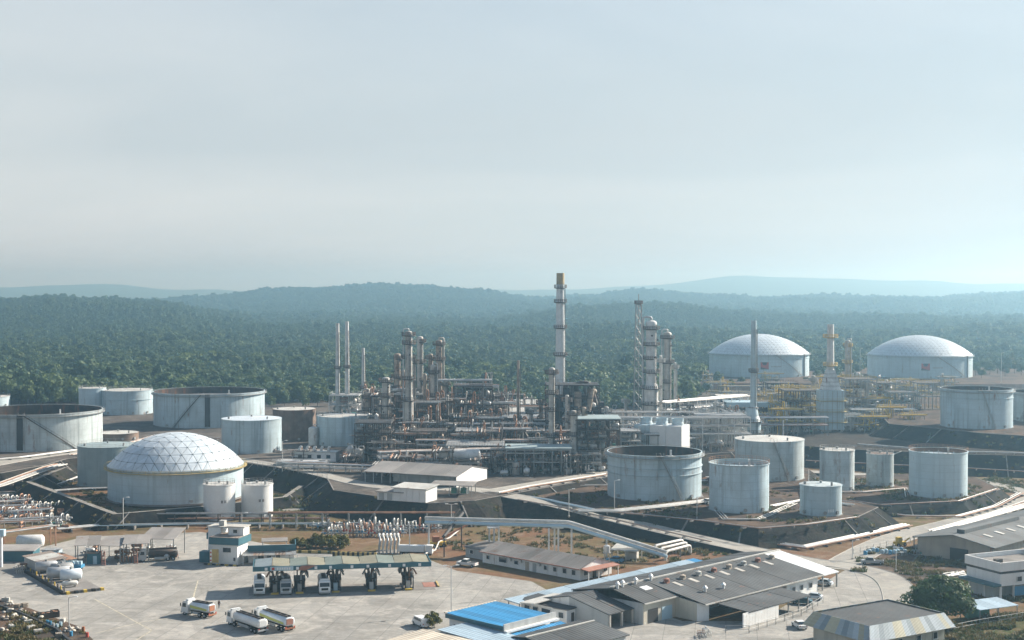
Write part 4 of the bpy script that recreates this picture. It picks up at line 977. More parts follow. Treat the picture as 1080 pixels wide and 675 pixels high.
# --- right-hand unit: heater, stacks, yellow platforms
stack('tall slim pale stack on a wider base at centre right', 795, 338, 5.5, 7, 560, 'tank_grey', (.42,), zb=20)
t = thing('drum_heater', 'wide grey heater base under the tall slim stack', 'heater', (XP(793, 560), 560, 6)); r0 = M(20, 560) / 2
b = MB(); b.lathe([(r0, 0), (r0, 9), (r0 * .75, 11), (r0 * .62, 14.2)], 20); b.build('shell', 'tank_grey', t); ring_platform(t, r0, 9, 1.2); ring_platform(t, r0 * .9, 4.5, 1.4); ladder_mesh(t, r0, 0, 9, -1.2)
d = 600; zt = ZP(411, d); t = thing('process_heater', 'big blue-grey clad heater with tapered neck at right', 'heater', (XP(876, d), d, 6)); w = M(25, d)
bx(t, 'heater_box', 0, 0, 2, w, 9, zt - 8, 'tank_white')
for zz in (5, 9.5, 14):
    b = MB(); b.box(0, 0, zz, w + 2.2, 11.2, .15)
    for s in (-1, 1):
        for q in (.55, 1.1): b.box(0, s * 5.6, zz + q, w + 2.2, .07, .07); b.box(s * (w / 2 + 1.1), 0, zz + q, .07, 11.2, .07)
    b.build('platform', 'yellow_old', t)
for s in (-1, 1):
    for e in (-1, 1): bx(t, 'leg', s * w * .4, e * 3.6, -.2, .8, .8, 2.3, 'concrete')
for i in range(5): bx(t, 'panel_rib', -w / 2 + w * (i + .5) / 5, -4.55, 2.2, .2, .12, zt - 8.5, 'steel')
zn = ZP(390, d); z1 = zt - 6; z2 = zn - 6; b = MB(); a_, c_ = w * .38, w * .17
b.add([(-a_, -3.4, z1), (a_, -3.4, z1), (a_, 3.4, z1), (-a_, 3.4, z1), (-c_, -1.6, z2), (c_, -1.6, z2), (c_, 1.6, z2), (-c_, 1.6, z2)], [(0, 1, 5, 4), (1, 2, 6, 5), (2, 3, 7, 6), (3, 0, 4, 7), (4, 5, 6, 7)]); b.build('convection_section', 'steel_white', t)
b = MB()
for i in range(5):
    zz = z1 + (z2 - z1) * i / 5; b.box(0, 0, zz, 2 * (a_ + (c_ - a_) * i / 5) + .5, 7 - i * .7, .12); rp.random()
b.build('stiffener_frame', 'steel_dark', t)
h2 = ZP(342, d) - 6; rr = M(8, d) / 2; b = MB(); b.lathe([(rr, z2 - .5), (rr * .85, h2), (rr * .7, h2), (rr * .7, h2 - 2)], 20); b.build('stack', 'steel_white', t); ring_platform(t, rr, z2 + (h2 - z2) * .1, 1.4, m='yellow_old'); ring_platform(t, rr, z2 + (h2 - z2) * .72, 1.6, m='yellow_old')
for lab, a, c_, base, dep, top, nl, nx, d, m in [
    ('yellow-railed platform structure left of the big heater', 828, 864, 450, 14, 412, 4, 4, 610, 'steel_dark'), ('low yellow-railed structure near the blue canopy', 800, 842, 445, 12, 424, 3, 5, 625, 'steel_dark'),
    ('brown framework below the left far domed tank', 810, 842, 425, 12, 404, 3, 4, 720, 'steel_dark'), ('grey structure with yellow rails right of the big heater', 892, 925, 450, 14, 400, 5, 4, 640, 'steel'),
    ('slender exchanger structure behind the slim yellow-railed column', 925, 945, 440, 10, 404, 4, 2, 670, 'steel'), ('yellow-railed structure at the edge of the upper terrace', 968, 992, 436, 12, 404, 3, 3, 650, 'steel'),
    ('dark-green framed structure left of the upper terrace tank', 940, 970, 440, 12, 414, 3, 4, 640, 'tank_green'), ('low pump frame in front of the big heater', 898, 930, 452, 8, 440, 1, 4, 600, 'steel'),
    ('open frame with white posts beside the slim stack', 735, 788, 470, 10, 438, 2, 10, 545, 'steel_white')]:
    frame(lab, a, c_, base, dep, top, nl, nx, 2, m, 'steel_dark' if m != 'steel_white' else 'steel', d=d, yellow=('yellow' in lab))
# blue canopy roof
d = 630; t = thing('canopy', 'long light blue canopy roof between the slim stack and the far racks', 'canopy', (XP(800, d), d, 6)); w = XP(836, d) - XP(764, d)
bx(t, 'roof', 0, 0, ZP(424, d) - 6, w, 14, .4, 'sky_blue'); bx(t, 'fascia', 0, -7.1, ZP(428, d) - 6, w, .2, 1.9, 'sky_blue')
for i in range(7):
    for s in (-6, 6): bx(t, 'post', -w / 2 + .5 + (w - 1) * i / 6, s, -.1, .35, .35, ZP(424, d) - 6, 'steel')
d = 640; t = thing('switch_house', 'small white boxy house at the left end of the blue canopy', 'building', (XP(770, d), d + 3, 6)); bx(t, 'wall', 0, 0, 0, 11, 8, ZP(418, d) - 6, 'wall_white'); bx(t, 'roof', 0, 0, ZP(418, d) - 6, 12, 9, .4, 'roof_pale')
for i in range(3): bx(t, 'window', -3.5 + 3.5 * i, -4.03, ZP(424, d) - 6, 1.6, .08, 1.5, 'glass_dark')
# vessels that stand out
def vdrum(label, px, base, wpx, top, m, z=6):
    d = G(px, base, z).y + 2; r = M(wpx, d) / 2; h = ZP(top, d) - z; t = thing('vertical_drum', label, 'vessel', (XP(px, d), d, z), -1.57)
    b = MB(); b.lathe([(r, 0), (r, h - r * .35), (r * .9, h - r * .15), (r * .5, h - .02), (.02, h)], 24); b.build('shell', m, t); b = MB(); b.lathe([(r * 1.1, -.2), (r * 1.1, .3), (r, .3)], 20); b.build('foundation', 'concrete', t)
    ladder_mesh(t, r, .2, h, .9, 'steel'); b = MB(); b.tube([(0, 0, h - .1), (0, 0, h + .8), (0, r + .5, h + .8), (0, r + .5, .3)], .15, 6); b.build('pipe', 'pipe_silver', t); return t
vdrum('white upright drum standing in front of the tallest column', 419, 481, 15, 463, 'white_paint')
vdrum('small white upright drum by the white machinery house', 330.5, 470, 11, 450, 'steel_white')
vdrum('grey upright twin drum beside the low pipe track, left one', 369, 490, 9, 472, 'insul'); vdrum('grey upright twin drum beside the low pipe track, right one', 378, 491, 8, 473, 'insul')
vdrum('cream upright drum under the panelled frame', 544, 501, 8, 487, 'insul')
t = thing('horizontal_drum', 'long white horizontal drum at the front of the crude unit', 'vessel', (XP(485, 470), 468, 6))
b = MB(); r = 2; P = [(.02, -10), (r * .6, -9.8), (r * .92, -9.3), (r, -8.6), (r, 8.6), (r * .92, 9.3), (r * .6, 9.8), (.02, 10)]; b.lathe(P, 18, sharp=False); b.v = [(q[2] * .7, q[0], q[1] + 6.2) for q in b.v]; b.build('shell', 'steel_white', t)
for x in (-5, -1.7, 1.7, 5): bx(t, 'saddle', x, 0, -.1, .5, 3, 4.6, 'steel_dark')
t = thing('machinery_house', 'long low white machinery house with rounded vents left of the twin drums', 'building', (XP(334, 505), 505, 6), R(-6))
bx(t, 'wall', 0, 0, 0, 15, 6, 3.2, 'wall_white'); bx(t, 'roof', 0, 0, 3.2, 15.6, 6.6, .25, 'roof_pale')
for i in range(5): b = MB(); b.cyl((-6 + 2.6 * i, -1, 3.4), (-6 + 2.6 * i, -1, 4.6), .5, 10); b.tube([(-6 + 2.6 * i, -1, 4.5), (-6 + 2.6 * i, -1, 5), (-5.2 + 2.6 * i, -1, 5)], .35, 8); b.build('vent', 'steel_white', t)
for i in range(4): bx(t, 'window', -5.4 + 3.4 * i, -3.03, 1.2, 1.4, .08, 1.2, 'glass_dark')
# scattered equipment that fills the units
def scatter(n, x0, x1, d0, d1, hm=4.5, w=5, kinds=None, z=6):
    for i in range(n):
        d = rp.uniform(d0, d1); px = rp.uniform(x0, x1); equip(XP(px, d), d, z, rp.uniform(.5, 1) * hm, rp.uniform(.6, 1) * w, rp.choice(kinds) if kinds else None)
scatter(46, 400, 640, 462, 520, 4, 4.5); scatter(36, 385, 640, 520, 640, 6, 6); scatter(26, 630, 790, 520, 640, 6, 6); scatter(34, 790, 960, 590, 690, 6, 6); scatter(8, 300, 380, 478, 510, 2.5, 3, ('pump', 'valves', 'exch')); scatter(14, 345, 400, 510, 700, 6, 6)

# --- modules of dense pipework on light steel: a few kinds, repeated through the units
MODS = []
def module(k):
    q = random.Random(100 + k); w, dp, h = q.uniform(6, 10), q.uniform(5, 8), q.uniform(5, 9); pal = (('pipe_rust', 'insul_dirty', 'steel_dark', 'insul'), ('insul', 'pipe_rust', 'steel_dark', 'steel_white'), ('pipe_white', 'pipe_silver', 'steel_white', 'insul'), ('yellow', 'yellow_old', 'insul', 'steel'))[k % 4]
    st = ('steel_dark', 'steel_dark', 'steel_white', 'steel')[k % 4]
    t = thing('pipework_module', ('rusty', 'brown-silver', 'pale', 'yellow-railed')[k % 4] + ' tangle of pipes on a steel frame', 'pipework', (0, 0, 6), 0, 'pipework modules in the process area')
    for x in (-w / 2, 0, w / 2):
        for y in (-dp / 2, dp / 2): bx(t, 'post', x, y, -.2, .26, .26, h, st)
    nl = q.choice((2, 3))
    for l_ in range(1, nl + 1):
        z = h * l_ / nl - .2
        for y in (-dp / 2, dp / 2): bx(t, 'beam', 0, y, z, w, .22, .26, st)
        for x in (-w / 2, 0, w / 2): bx(t, 'beam', x, 0, z, .2, dp, .24, st)
        if q.random() < .6: bx(t, 'deck', q.uniform(-1, 1), 0, z + .27, w * .6, dp * .9, .07, st)
        b = MB()
        for yy in (-dp / 2, dp / 2):
            for e in (.6, 1.15): b.box(0, yy, z + e, w, .07, .07)
            for i in range(7): b.box(-w / 2 + w * i / 6, yy, z + .2, .06, .06, 1)
        b.build('handrail', 'yellow' if k % 4 == 3 else st, t)
        for i in range(q.choice((3, 4, 5))): r = q.uniform(.1, .28); y = q.uniform(-dp / 2, dp / 2); rod(t, 'pipe', (-w / 2 - q.uniform(0, 3), y, z + .3 + r), (w / 2 + q.uniform(0, 3), y, z + .3 + r), r, q.choice(pal), 8)
    for i in range(q.choice((5, 7, 9))):
        x, y = q.uniform(-w / 2, w / 2), q.uniform(-dp / 2 - .6, dp / 2); r = q.uniform(.08, .25); zt = h * q.uniform(.5, 1.35); b = MB(); b.tube([(x, y, 0), (x, y, zt), (x + q.uniform(-1.6, 1.6), y + q.uniform(-.4, 1), zt), (x + q.uniform(-2, 2), y + 1, zt * q.uniform(.2, .7))], r, 7); b.build('riser', q.choice(pal), t)
    for i in range(2):
        x, r, l2 = q.uniform(-w / 3, w / 3), q.uniform(.5, .9), q.uniform(1.5, 2.6); b = MB(); b.lathe([(.02, 0), (r * .8, .1), (r, .4), (r, l2), (r * .7, l2 + .35), (.02, l2 + .45)], 12, x, q.uniform(-1.5, 1.5), sharp=False); o = b.build('small_drum', q.choice(pal), t); o.location.z = q.choice((0, h / nl))
    b = MB()
    for s in (-.25, .25): b.box(w / 2 + .4, s - dp / 3, 0, .08, .08, h)
    for i in range(int(h / .5)): b.box(w / 2 + .4, -dp / 3, i * .5, .06, .5, .06)
    b.build('ladder', st, t); return t
def place_mods(n, x0, x1, d0, d1, kinds, zs=(.7, 1.2), z=6):
    for i in range(n):
        d = d0 + (d1 - d0) * (i + rp.random()) / n; px = rp.uniform(x0, x1); k = rp.choice(kinds); s = MODS[k]
        c = copy_tree(s) if s.get('placed') else s; s['placed'] = 1; c.location = (XP(px, d), d, z); c['label'] = s['label'].split(' frame')[0] + ' frame ' + where(XP(px, d), d, z); c.rotation_euler = (0, 0, rp.choice((0, 1.5708, 3.1416)) + rp.uniform(-.05, .05)); u = rp.uniform(.8, 1.15); c.scale = (u, u, u * rp.uniform(*zs))
MODS = [module(k) for k in range(12)]
K0 = (0, 4, 8, 1, 5, 9); K1 = (2, 6, 10, 1, 5); K2 = (3, 7, 11, 2, 6)
place_mods(32, 400, 605, 462, 500, K0, (.5, .85)); place_mods(40, 385, 655, 500, 580, K0, (.8, 1.4)); place_mods(26, 390, 640, 580, 680, K0, (1.0, 1.7)); place_mods(10, 470, 530, 540, 600, K0, (1.4, 2.2)); place_mods(8, 405, 470, 540, 600, K0, (1.4, 2.4)); place_mods(22, 640, 790, 510, 640, K1, (.8, 1.3)); place_mods(44, 795, 965, 590, 730, K2, (.7, 1.5)); place_mods(18, 745, 1000, 740, 860, (3, 7, 11), (.8, 1.2)); place_mods(8, 800, 870, 610, 680, (3, 7, 11), (1.2, 1.9)); place_mods(5, 300, 395, 480, 505, (2, 6, 1), (.3, .45))
for k, s in enumerate(MODS):
    if not s.get('placed'): s.location = (XP(500 + k * 8, 600), 600, 6); s['label'] += ' ' + where(XP(500 + k * 8, 600), 600, 6)
# thin vents and extra columns
for i, (px, tp, w, d, m) in enumerate([(400, 418, 4, 560, 'insul_dirty'), (413, 404, 3, 575, 'insul'), (425, 388, 3.4, 600, 'insul_dirty'), (437, 372, 3, 560, 'insul'), (448, 392, 4, 560, 'insul_dirty'), (470, 398, 4, 585, 'insul'), (475, 420, 5, 560, 'insul_dirty'), (527, 430, 4, 560, 'insul_dirty'), (560, 430, 4, 540, 'insul'), (570, 420, 3, 560, 'insul_dirty'), (598, 415, 4, 530, 'insul'), (640, 428, 4, 530, 'insul'), (650, 440, 3, 520, 'steel_white'), (660, 420, 3, 600, 'steel_white'), (697, 372, 3, 595, 'steel_white'), (712, 380, 2.6, 615, 'steel_white'), (742, 430, 3, 570, 'steel_white'), (757, 424, 3, 600, 'steel_white'), (858, 395, 4, 660, 'insul'), (905, 392, 5, 660, 'steel_white'), (915, 402, 4, 640, 'insul'), (935, 400, 4, 690, 'steel_white')]):
    column(('slim brown pipe column ' if m == 'insul_dirty' else 'slim pale pipe column ') + where(XP(px, d), d, 6), px, tp, w, d, m, (.55, .9) if w > 3.5 else (.92,), False, group='slim columns among the structures', name='slim_column', dark='steel_dark' if px < 640 else 'steel')

# ================================================================== PIPELINES ROUND THE TERRACES AND THE YARD
PW = ('pipe_white', 'pipe_silver', 'pipe_white')
pipe_run('white pipe bundle at the foot of the front tank terrace', [(742, 562, .3), (775, 570, .1), (848, 580, 0), (905, 568, 0), (957, 556, 0)], 4, .75, .3, ('pipe_white', 'pipe_silver', 'pipe_white', 'pipe_rust'), 5, .5)
pipe_run('pipe bundle curving round the foot of the right terrace', [(905, 538, 0), (955, 546, 0), (1010, 547, 0), (1050, 536, 0), (1076, 522, 0)], 3, .7, .22, ('pipe_silver', 'pipe_white', 'pipe_rust'), 5, .5)
pipe_run('white pipe bundle beside the road at the right edge', [(985, 563, 0), (1030, 550, 0), (1090, 533, 0)], 4, .8, .32, PW, 6, .5)
pipe_run('white pipes in front of the central open-top tank', [(610, 541, 4.5), (650, 541, 4.5), (700, 536, 4.5), (748, 530, 4.5)], 4, .9, .32, PW, 4, .5)
pipe_run('white pipes between the tanks on the front terrace', [(748, 530, 4.5), (765, 549, 4.5), (800, 549, 4.5), (838, 532, 4.5)], 3, .6, .2, PW, 5, .3)
pipe_run('pipes behind the railed tank leading right', [(815, 535, 4.5), (850, 528, 4.5), (900, 534, 4.5)], 3, .6, .2, PW, 5, .3)
pipe_run('pipes running past the two narrow tanks', [(858, 520, 3), (910, 520, 3), (955, 516, 3), (958, 525, 3)], 3, .6, .18, ('pipe_silver', 'pipe_rust', 'pipe_white'), 5, .3)
pipe_run('white angled pipes on top of the small rusty tank side', [(917, 498, .6), (925, 488, 3), (950, 478, 7)], 3, .7, .2, PW, 6, .5)
pipe_run('white pipe line along the edge of the process road', [(527, 522, 6), (560, 515, 6), (610, 507, 6), (640, 502, 6)], 2, .8, .3, ('pipe_white', 'pipe_rust'), 5, .4)
pipe_run('blue-white pipe pair beside the curving road', [(548, 525, 4.5), (580, 530, 4.5), (625, 540, 4.5)], 2, .8, .3, ('pipe_silver', 'sky_blue'), 5, .5)
pipe_run('rusty pipe line along the inner road kerb', [(545, 528, 5.6), (600, 538, 4.4), (660, 552, 3.2), (750, 573, 1.3)], 2, .5, .16, ('pipe_rust', 'steel'), 5, .3)
pipe_run('pipes on the hillside ledge below the upper tank', [(905, 470, 7), (960, 474, 7), (1020, 478, 7), (1100, 480, 7)], 2, .8, .25, PW, 6, .4)
pipe_run('white pipe climbing to the upper right terrace', [(894, 455, 6.2), (926, 447, 11)], 2, .8, .25, PW, 6, .4)
pipe_run('pale pipe track along the low road behind the tanks', [(745, 505, .8), (800, 503, .8), (880, 507, .8), (960, 509, .6)], 3, .6, .2, PW, 6, .5)
pipe_run('white pipe bundle climbing the left road bank', [(-40, 524, 3), (0, 513, 4.4), (30, 502, 5.6), (52, 494, 6), (64, 491, 6)], 5, .9, .22, ('pipe_white', 'pipe_rust', 'pipe_silver', 'steel'), 5, .4)
pipe_run('white pipes beside the road under the wide open-top tank', [(-40, 489, 6), (20, 484, 6), (60, 479, 6), (80, 476, 6)], 3, .8, .3, PW, 6, .4)
pipe_run('white pipes inside the bund by the grey-green tank', [(58, 519, 1), (85, 517, 1), (116, 516, 1)], 3, .7, .22, PW, 5, .4)
pipe_run('silver pipes crossing the bund floor beside the domed tank', [(62, 512, 1), (78, 506, 1), (90, 501, 2)], 2, .7, .25, PW, 5, .4)
pipe_run('long pair of white pipes in front of the bund', [(60, 562, 0), (115, 557, 0), (170, 550, 0), (206, 544, 0)], 3, .9, .32, PW, 5, .9)
pipe_run('pipe track crossing behind the control office', [(100, 559, 0), (212, 557, 0), (335, 557, 0), (345, 556, 0)], 3, .7, .2, ('pipe_silver', 'steel', 'sky_blue'), 6, 1.2)
rack('dark pipe rack running behind the two small white tanks', tuple(G(140, 553)[:2]), tuple(G(345, 553)[:2]), 3, (1.6, 3.0), 0, 6, 4, 'steel_dark', ('pipe_rust', 'steel_dark', 'steel'), (.12, .22))
rack('thin rusty pipe rack on tall posts left of the valve manifold', tuple(G(285, 557)[:2]), tuple(G(478, 557)[:2]), 2, (4.2,), 0, 7, 3, 'steel', ('pipe_rust', 'pipe_silver', 'pipe_white'), (.15, .28))
for lab, pts, n_, r_ in [('thin pipes behind the central tank on the terrace', [(575, 514, 4.5), (640, 513, 4.5), (745, 508, 4.5)], 3, .16), ('thin pipes crossing the terrace behind the short grey tank', [(790, 520, 4.5), (845, 518, 4.5), (850, 530, 4.5)], 2, .18),
    ('pipe pair along the crest of the front terrace', [(645, 541, 4.5), (742, 551, 4.5), (800, 559, 4.5), (850, 555, 4.5), (905, 547, 4.5)], 2, .14), ('pipes along the crest of the right terrace', [(895, 529, 3), (929, 534, 3), (1012, 530, 3), (1052, 517, 3)], 2, .14), ('pale pipes on the dark bank below the upper tank', [(850, 487, 3.2), (930, 491, 3.2), (1020, 495, 3.2), (1100, 500, 3.2)], 2, .16),
    ('pipes along the low terrace bank behind the narrow tanks', [(860, 508, 2.2), (915, 507, 2.2), (960, 504, 2.2)], 2, .18), ('rusty pipes beside the right road bend', [(1000, 556, .1), (1045, 543, .1), (1090, 527, .1)], 2, .16), ('thin pipes at the back of the left plateau tanks', [(150, 462, 6), (200, 461, 6), (235, 464, 6)], 2, .16), ('pipes before the rusty tank and the ribbed tank', [(288, 477, 6), (330, 479, 6), (362, 484, 6)], 3, .16), ('low pipes round the wide open-top tank', [(75, 481, 6), (120, 473, 6), (165, 460, 6)], 3, .18)]:
    pipe_run(lab, pts, n_, .6, r_, ('pipe_silver', 'pipe_rust', 'pipe_white'), 6, .4)
# the blue-white elevated pipeline
t = thing('elevated_pipeline', 'thick blue-white elevated pipeline on tall white legs above the brown ground', 'pipeline', (XP(440, 362), 362, 0))
o0 = t.location.copy(); PTS_ = [Vector((XP(448, 362), 362, 7.6)), Vector((XP(600, 354), 354, 7.9)), Vector((XP(640, 352), 352, 5.3)), Vector((XP(704, 347), 347, 1.6))]
for j in range(3):
    b = MB(); off = (Vector((0, -.7, 0)), Vector((0, .7, .15)), Vector((0, .1, 1.0)))[j]; b.tube([p - o0 + off for p in PTS_], .40 if j != 1 else .30, 10); b.build('pipe', ('sky_blue', 'pipe_silver', 'pipe_white')[j], t)
for px, d in ((452, 361), (516, 358.5), (521, 357.5), (526, 359), (579, 354), (585, 356), (589, 355), (603, 353.5), (640, 352)):
    x = XP(px, d); zz = 7.4 if px < 604 else 4.8; bx(t, 'leg', x - o0.x, d - o0.y, -.1, .45, .45, zz, 'steel_white'); bx(t, 'footing', x - o0.x, d - o0.y, -.1, 1.2, 1.2, .4, 'concrete')
for px in (520, 588): bx(t, 'cross_beam', XP(px, 357) - o0.x, 357 - o0.y, 7.0, 3, 3.4, .3, 'steel_white')
t = thing('walkway_bridge', 'dark narrow walkway sloping across the elevated pipeline', 'walkway', (XP(478, 360), 360, 0))
b = MB(); b.tube([(-2.2, -6, 5.2), (2.2, 5, 9.4)], .55, 4)
for s in (-1, 1): b.tube([(-2.2 + s * .6, -6, 6.3), (2.2 + s * .6, 5, 10.5)], .06, 4)
b.build('deck', 'steel_black', t); bx(t, 'support_post', -2.1, -5.6, -.1, .3, .3, 5.1, 'steel_dark'); bx(t, 'support_post', 1.9, 4.4, -.1, .3, .3, 9, 'steel_dark')
for i, (x0, y0, x1, y1) in enumerate(((690, 577, 720, 571), (696, 580, 724, 574), (702, 583, 728, 577))):
    t = thing('riser_pipe', ('white bent riser pipe at the end of the elevated pipeline, farthest', 'white bent riser pipe at the end of the elevated pipeline, middle', 'white bent riser pipe at the end of the elevated pipeline, nearest')[i], 'pipe', G(x0, y0 + 8))
    e = G(x1, y1 + 8) - G(x0, y0 + 8); b = MB(); b.tube([(0, 0, -.2), (0, 0, 2.2), e + Vector((0, 0, 2.4)), e + Vector((0, 0, .4))], .38, 9); b.build('pipe', 'pipe_white', t); bx(t, 'support', e.x * .6, e.y * .6, -.1, .3, .3, 2, 'steel')
pipe_run('white zigzag pipe leading down from the elevated pipeline', [(486, 560, 2.5), (474, 570, 1.2), (463, 574, .8), (459, 583, .2), (448, 587, .1)], 1, .5, .3, ('pipe_white',), 6, .5)
# valve manifolds
def manifold(label, px0, px1, py, n, h=2.6, m='pipe_silver', rows=2):
    a, c = G(px0, py), G(px1, py); t = thing('valve_manifold', label, 'pipes', a, math.atan2(c.y - a.y, c.x - a.x)); L_ = (c - a).length
    for k in range(rows): rod(t, 'header_pipe', (-1, k * 2.2, 1.0 + .3 * k), (L_ + 1, k * 2.2, 1.0 + .3 * k), .28, m, 8)
    for i in range(n):
        x = L_ * i / (n - 1); hh = h * rp.uniform(.6, 1.15); b = MB(); y = rp.uniform(-.6, .4)
        b.tube([(x, y, 0), (x, y, hh), (x + rp.uniform(-.2, .2), y + rp.uniform(1.2, 2.4), hh), (x, y + 2.2, .9)], rp.uniform(.12, .26), 7); b.build('riser', rp.choice(('pipe_white', 'pipe_silver', 'pipe_white', 'pipe_rust')), t)
        b = MB(); b.cyl((x, y, hh * .55), (x, y - .5, hh * .55), .07, 6); b.cyl((x, y - .5, hh * .55), (x, y - .56, hh * .55), .3, 10); b.build('valve_wheel', rp.choice(('paint_red', 'paint_blue', 'steel')), t)
    for i in range(max(2, n // 4)): bx(t, 'support', L_ * (i + .5) / max(2, n // 4), 1.1, -.1, .25, 2.6, .9, 'steel')
    return t
manifold('row of white valve risers behind the loading canopy', 343, 425, 566, 26, 3.2)
manifold('second row of white valve risers nearer the elevated pipeline', 380, 462, 561, 22, 3.4)
manifold('far row of valve risers behind the hedge', 330, 400, 558, 14, 2.4)
t = thing('hose_rack', 'bunch of white pipe bends standing behind the canopy', 'pipes', G(400, 584), R(4))
for i in range(6):
    b = MB(); x = i * .95; b.tube([(x, 0, -.1), (x, 0, 2.4), (x + .35, .4, 3.4), (x - .2, 2.6, 4.4), (x + .1, 5, 4.2), (x + .1, 5, 1)], .26, 8); b.build('pipe_bend', 'pipe_white' if i % 2 else 'pipe_silver', t)
bx(t, 'base_frame', 2.4, 2.2, -.1, 6.5, 5.4, .25, 'concrete_dark')
# crowded pipe field at the left edge
for i in range(17):
    py = 521 + i * 2.4; x0 = rp.uniform(-40, 12); x1 = x0 + rp.uniform(35, 78); x1 = min(x1, 78 - max(0, (532 - py)) * 2.0); sl = rp.uniform(-3.5, -1.5)
    if x1 - x0 < 15: continue
    pipe_run(('white pipes crossing the crowded left pipe field', 'rust-streaked pipes crossing the crowded left pipe field', 'silver pipes crossing the crowded left pipe field')[i % 3], [(x0, py, 0), ((x0 + x1) / 2, py + sl * .5, 0), (x1, py + sl, 0)], rp.choice((1, 2, 2, 3)), .7, .2, ((PW), ('pipe_rust', 'pipe_white'), ('pipe_silver',))[i % 3], 6, rp.choice((.6, 1.1, 1.7, 2.2)), group='pipes of the left pipe field')
for i, (a, c, y) in enumerate(((2, 38, 545), (22, 66, 539), (10, 70, 552), (-20, 30, 531))): manifold('tangled valve risers in the left pipe field, ' + ('nearest the blue shed', 'middle clump', 'front row', 'back row')[i], a, c, y, 12, 2.6)
def in_field(n):
    for i in range(n):
        p = G(rp.uniform(-20, 72), rp.uniform(530, 562)); equip(p.x, p.y, 0, 2.2, 2.6, rp.choice(('pump', 'valves', 'valves', 'exch')))
in_field(16)
t = rack('pipe bridge on rusty beam by the blue shed', tuple(G(2, 583)[:2]), tuple(G(56, 575)[:2]), 2.5, (5.0,), 0, 12, 4, 'pipe_rust', ('pipe_silver', 'pipe_rust', 'steel'), (.15, .25))

# ================================================================== BUILDINGS
def windows(t, lst, y, m='glass_dark', face=1, ang=0, frame_m='white_paint'):
    for (x, z, w, h) in lst:
        wnd = bx(t, 'window', x, y, z, w, .12, h, m)
        b = MB()
        for dx in (-w / 2, w / 2): b.box(x + dx, y - .06 * face, z - .05, .1, .14, h + .1)
        for dz in (0, h): b.box(x, y - .06 * face, z + dz - .05, w, .14, .1)
        f = b.build('window_frame', frame_m, t)
def roof_plane(par, pts, m, name='roof', th=.18):
    P = [Vector(p) for p in pts]; n = (P[1] - P[0]).cross(P[2] - P[0])
    if n.z < 0: P.reverse()
    b = MB(); b.prism(P, th); return b.build(name, m, par)
def wall(par, p0, p1, h0, h1, m, z=0., name='wall', th=.2):
    p0 = Vector(p0 + (0,)); p1 = Vector(p1 + (0,)); s = (p1 - p0).normalized(); n = Vector((s.y, -s.x, 0)) * th / 2; V = []
    for o in (n, -n): V += [p0 + o + Vector((0, 0, z)), p1 + o + Vector((0, 0, z)), p1 + o + Vector((0, 0, h1)), p0 + o + Vector((0, 0, h0))]
    b = MB(); b.add(V, [(0, 1, 2, 3), (7, 6, 5, 4), (0, 4, 5, 1), (1, 5, 6, 2), (2, 6, 7, 3), (3, 7, 4, 0)]); return b.build(name, m, par)
WA = R(44.72)
corr('roof_dark', (.048, .054, .058), .9, .75, 0, .35, .04, WA); corr('roof_white', (.62, .66, .68), .9, .5, 0, .06, 0, WA); corr('roof_blue', (.28, .37, .44), .9, .5, 0, .1, 0, WA)
corr('roof_bright_blue', (.02, .20, .42), .8, .45, 0, .1, 0, R(42)); corr('roof_asbestos', (.22, .21, .20), 1.0, .85, 0, .2, .15, R(-43.8)); corr('roof_grey', (.085, .095, .10), .9, .8, 0, .2, .1, R(45)); corr('roof_rusty', (.24, .20, .17), .8, .8, 0, .25, .45, 0.); corr('roof_beige', (.50, .45, .37), .9, .7, 0, .1, 0, R(40))
# --- the dark-roofed warehouse with its lean-to sheds (local x along the ridge, y away from the camera)
t = thing('warehouse', 'long dark-roofed warehouse with white end bay and open lean-to sheds', 'warehouse', (20.08, 288.34, 0), WA)
SHEET = 6.0
def sheets(u0, u1, v0, z0, v1, z1, m='roof_dark', par=None, name='roof_sheet', step=SHEET, dz=0.):
    n = max(1, round((u1 - u0) / step))
    for i in range(n):
        a = u0 + (u1 - u0) * i / n; c = u0 + (u1 - u0) * (i + 1) / n; k = dz + (.04 if i % 2 else 0)
        roof_plane(par or t, [(a + .01, -v0, z0 + k), (c - .01, -v0, z0 + k), (c - .01, -v1, z1 + k), (a + .01, -v1, z1 + k)], m, name)
sheets(0, 10.5, 0, 6.2, 9, 4.4); sheets(10.5, 53.2, 0, 6.2, 16, 3.7); sheets(53.2, 59.5, 0, 6.22, 16, 3.5, 'roof_white'); sheets(0, 59.5, 0, 6.2, -11, 4.2)
b = MB(); b.box(29.7, 0, 6.2, 59.6, .5, .22); b.build('ridge_cap', 'roof_pale', t)
b = MB(); b.box(31.8, -16.1, 3.45, 42.6, .2, .25); b.build('gutter', 'roof_pale', t); b = MB(); b.box(5.2, -9.1, 4.15, 10.6, .2, .25); b.build('gutter', 'roof_pale', t)
wall(t, (.3, -8.4), (10.3, -8.4), 4.2, 4.2, 'wall_cream'); wall(t, (10.4, -8.4), (10.4, -14), 4.2, 3.7, 'wall_cream'); wall(t, (10.4, -14), (12.5, -15.4), 3.6, 3.5, 'wall_white'); wall(t, (.2, 10.5), (.2, -8.4), 4.1, 4.3, 'wall_grey'); wall(t, (.2, 10.6), (59, 10.6), 4.1, 4.1, 'wall_grey')
wall(t, (40, -15.2), (52, -15.2), 3.4, 3.4, 'wall_white'); wall(t, (52, -15.2), (52, 0), 3.4, 6, 'wall_white'); wall(t, (40, -15.2), (40, -8.), 3.4, 4.8, 'wall_white'); wall(t, (12, -8.6), (40, -8.6), 4.7, 4.7, 'wall_grey'); wall(t, (52, 0), (59, 10.6), 6, 4.1, 'wall_grey')
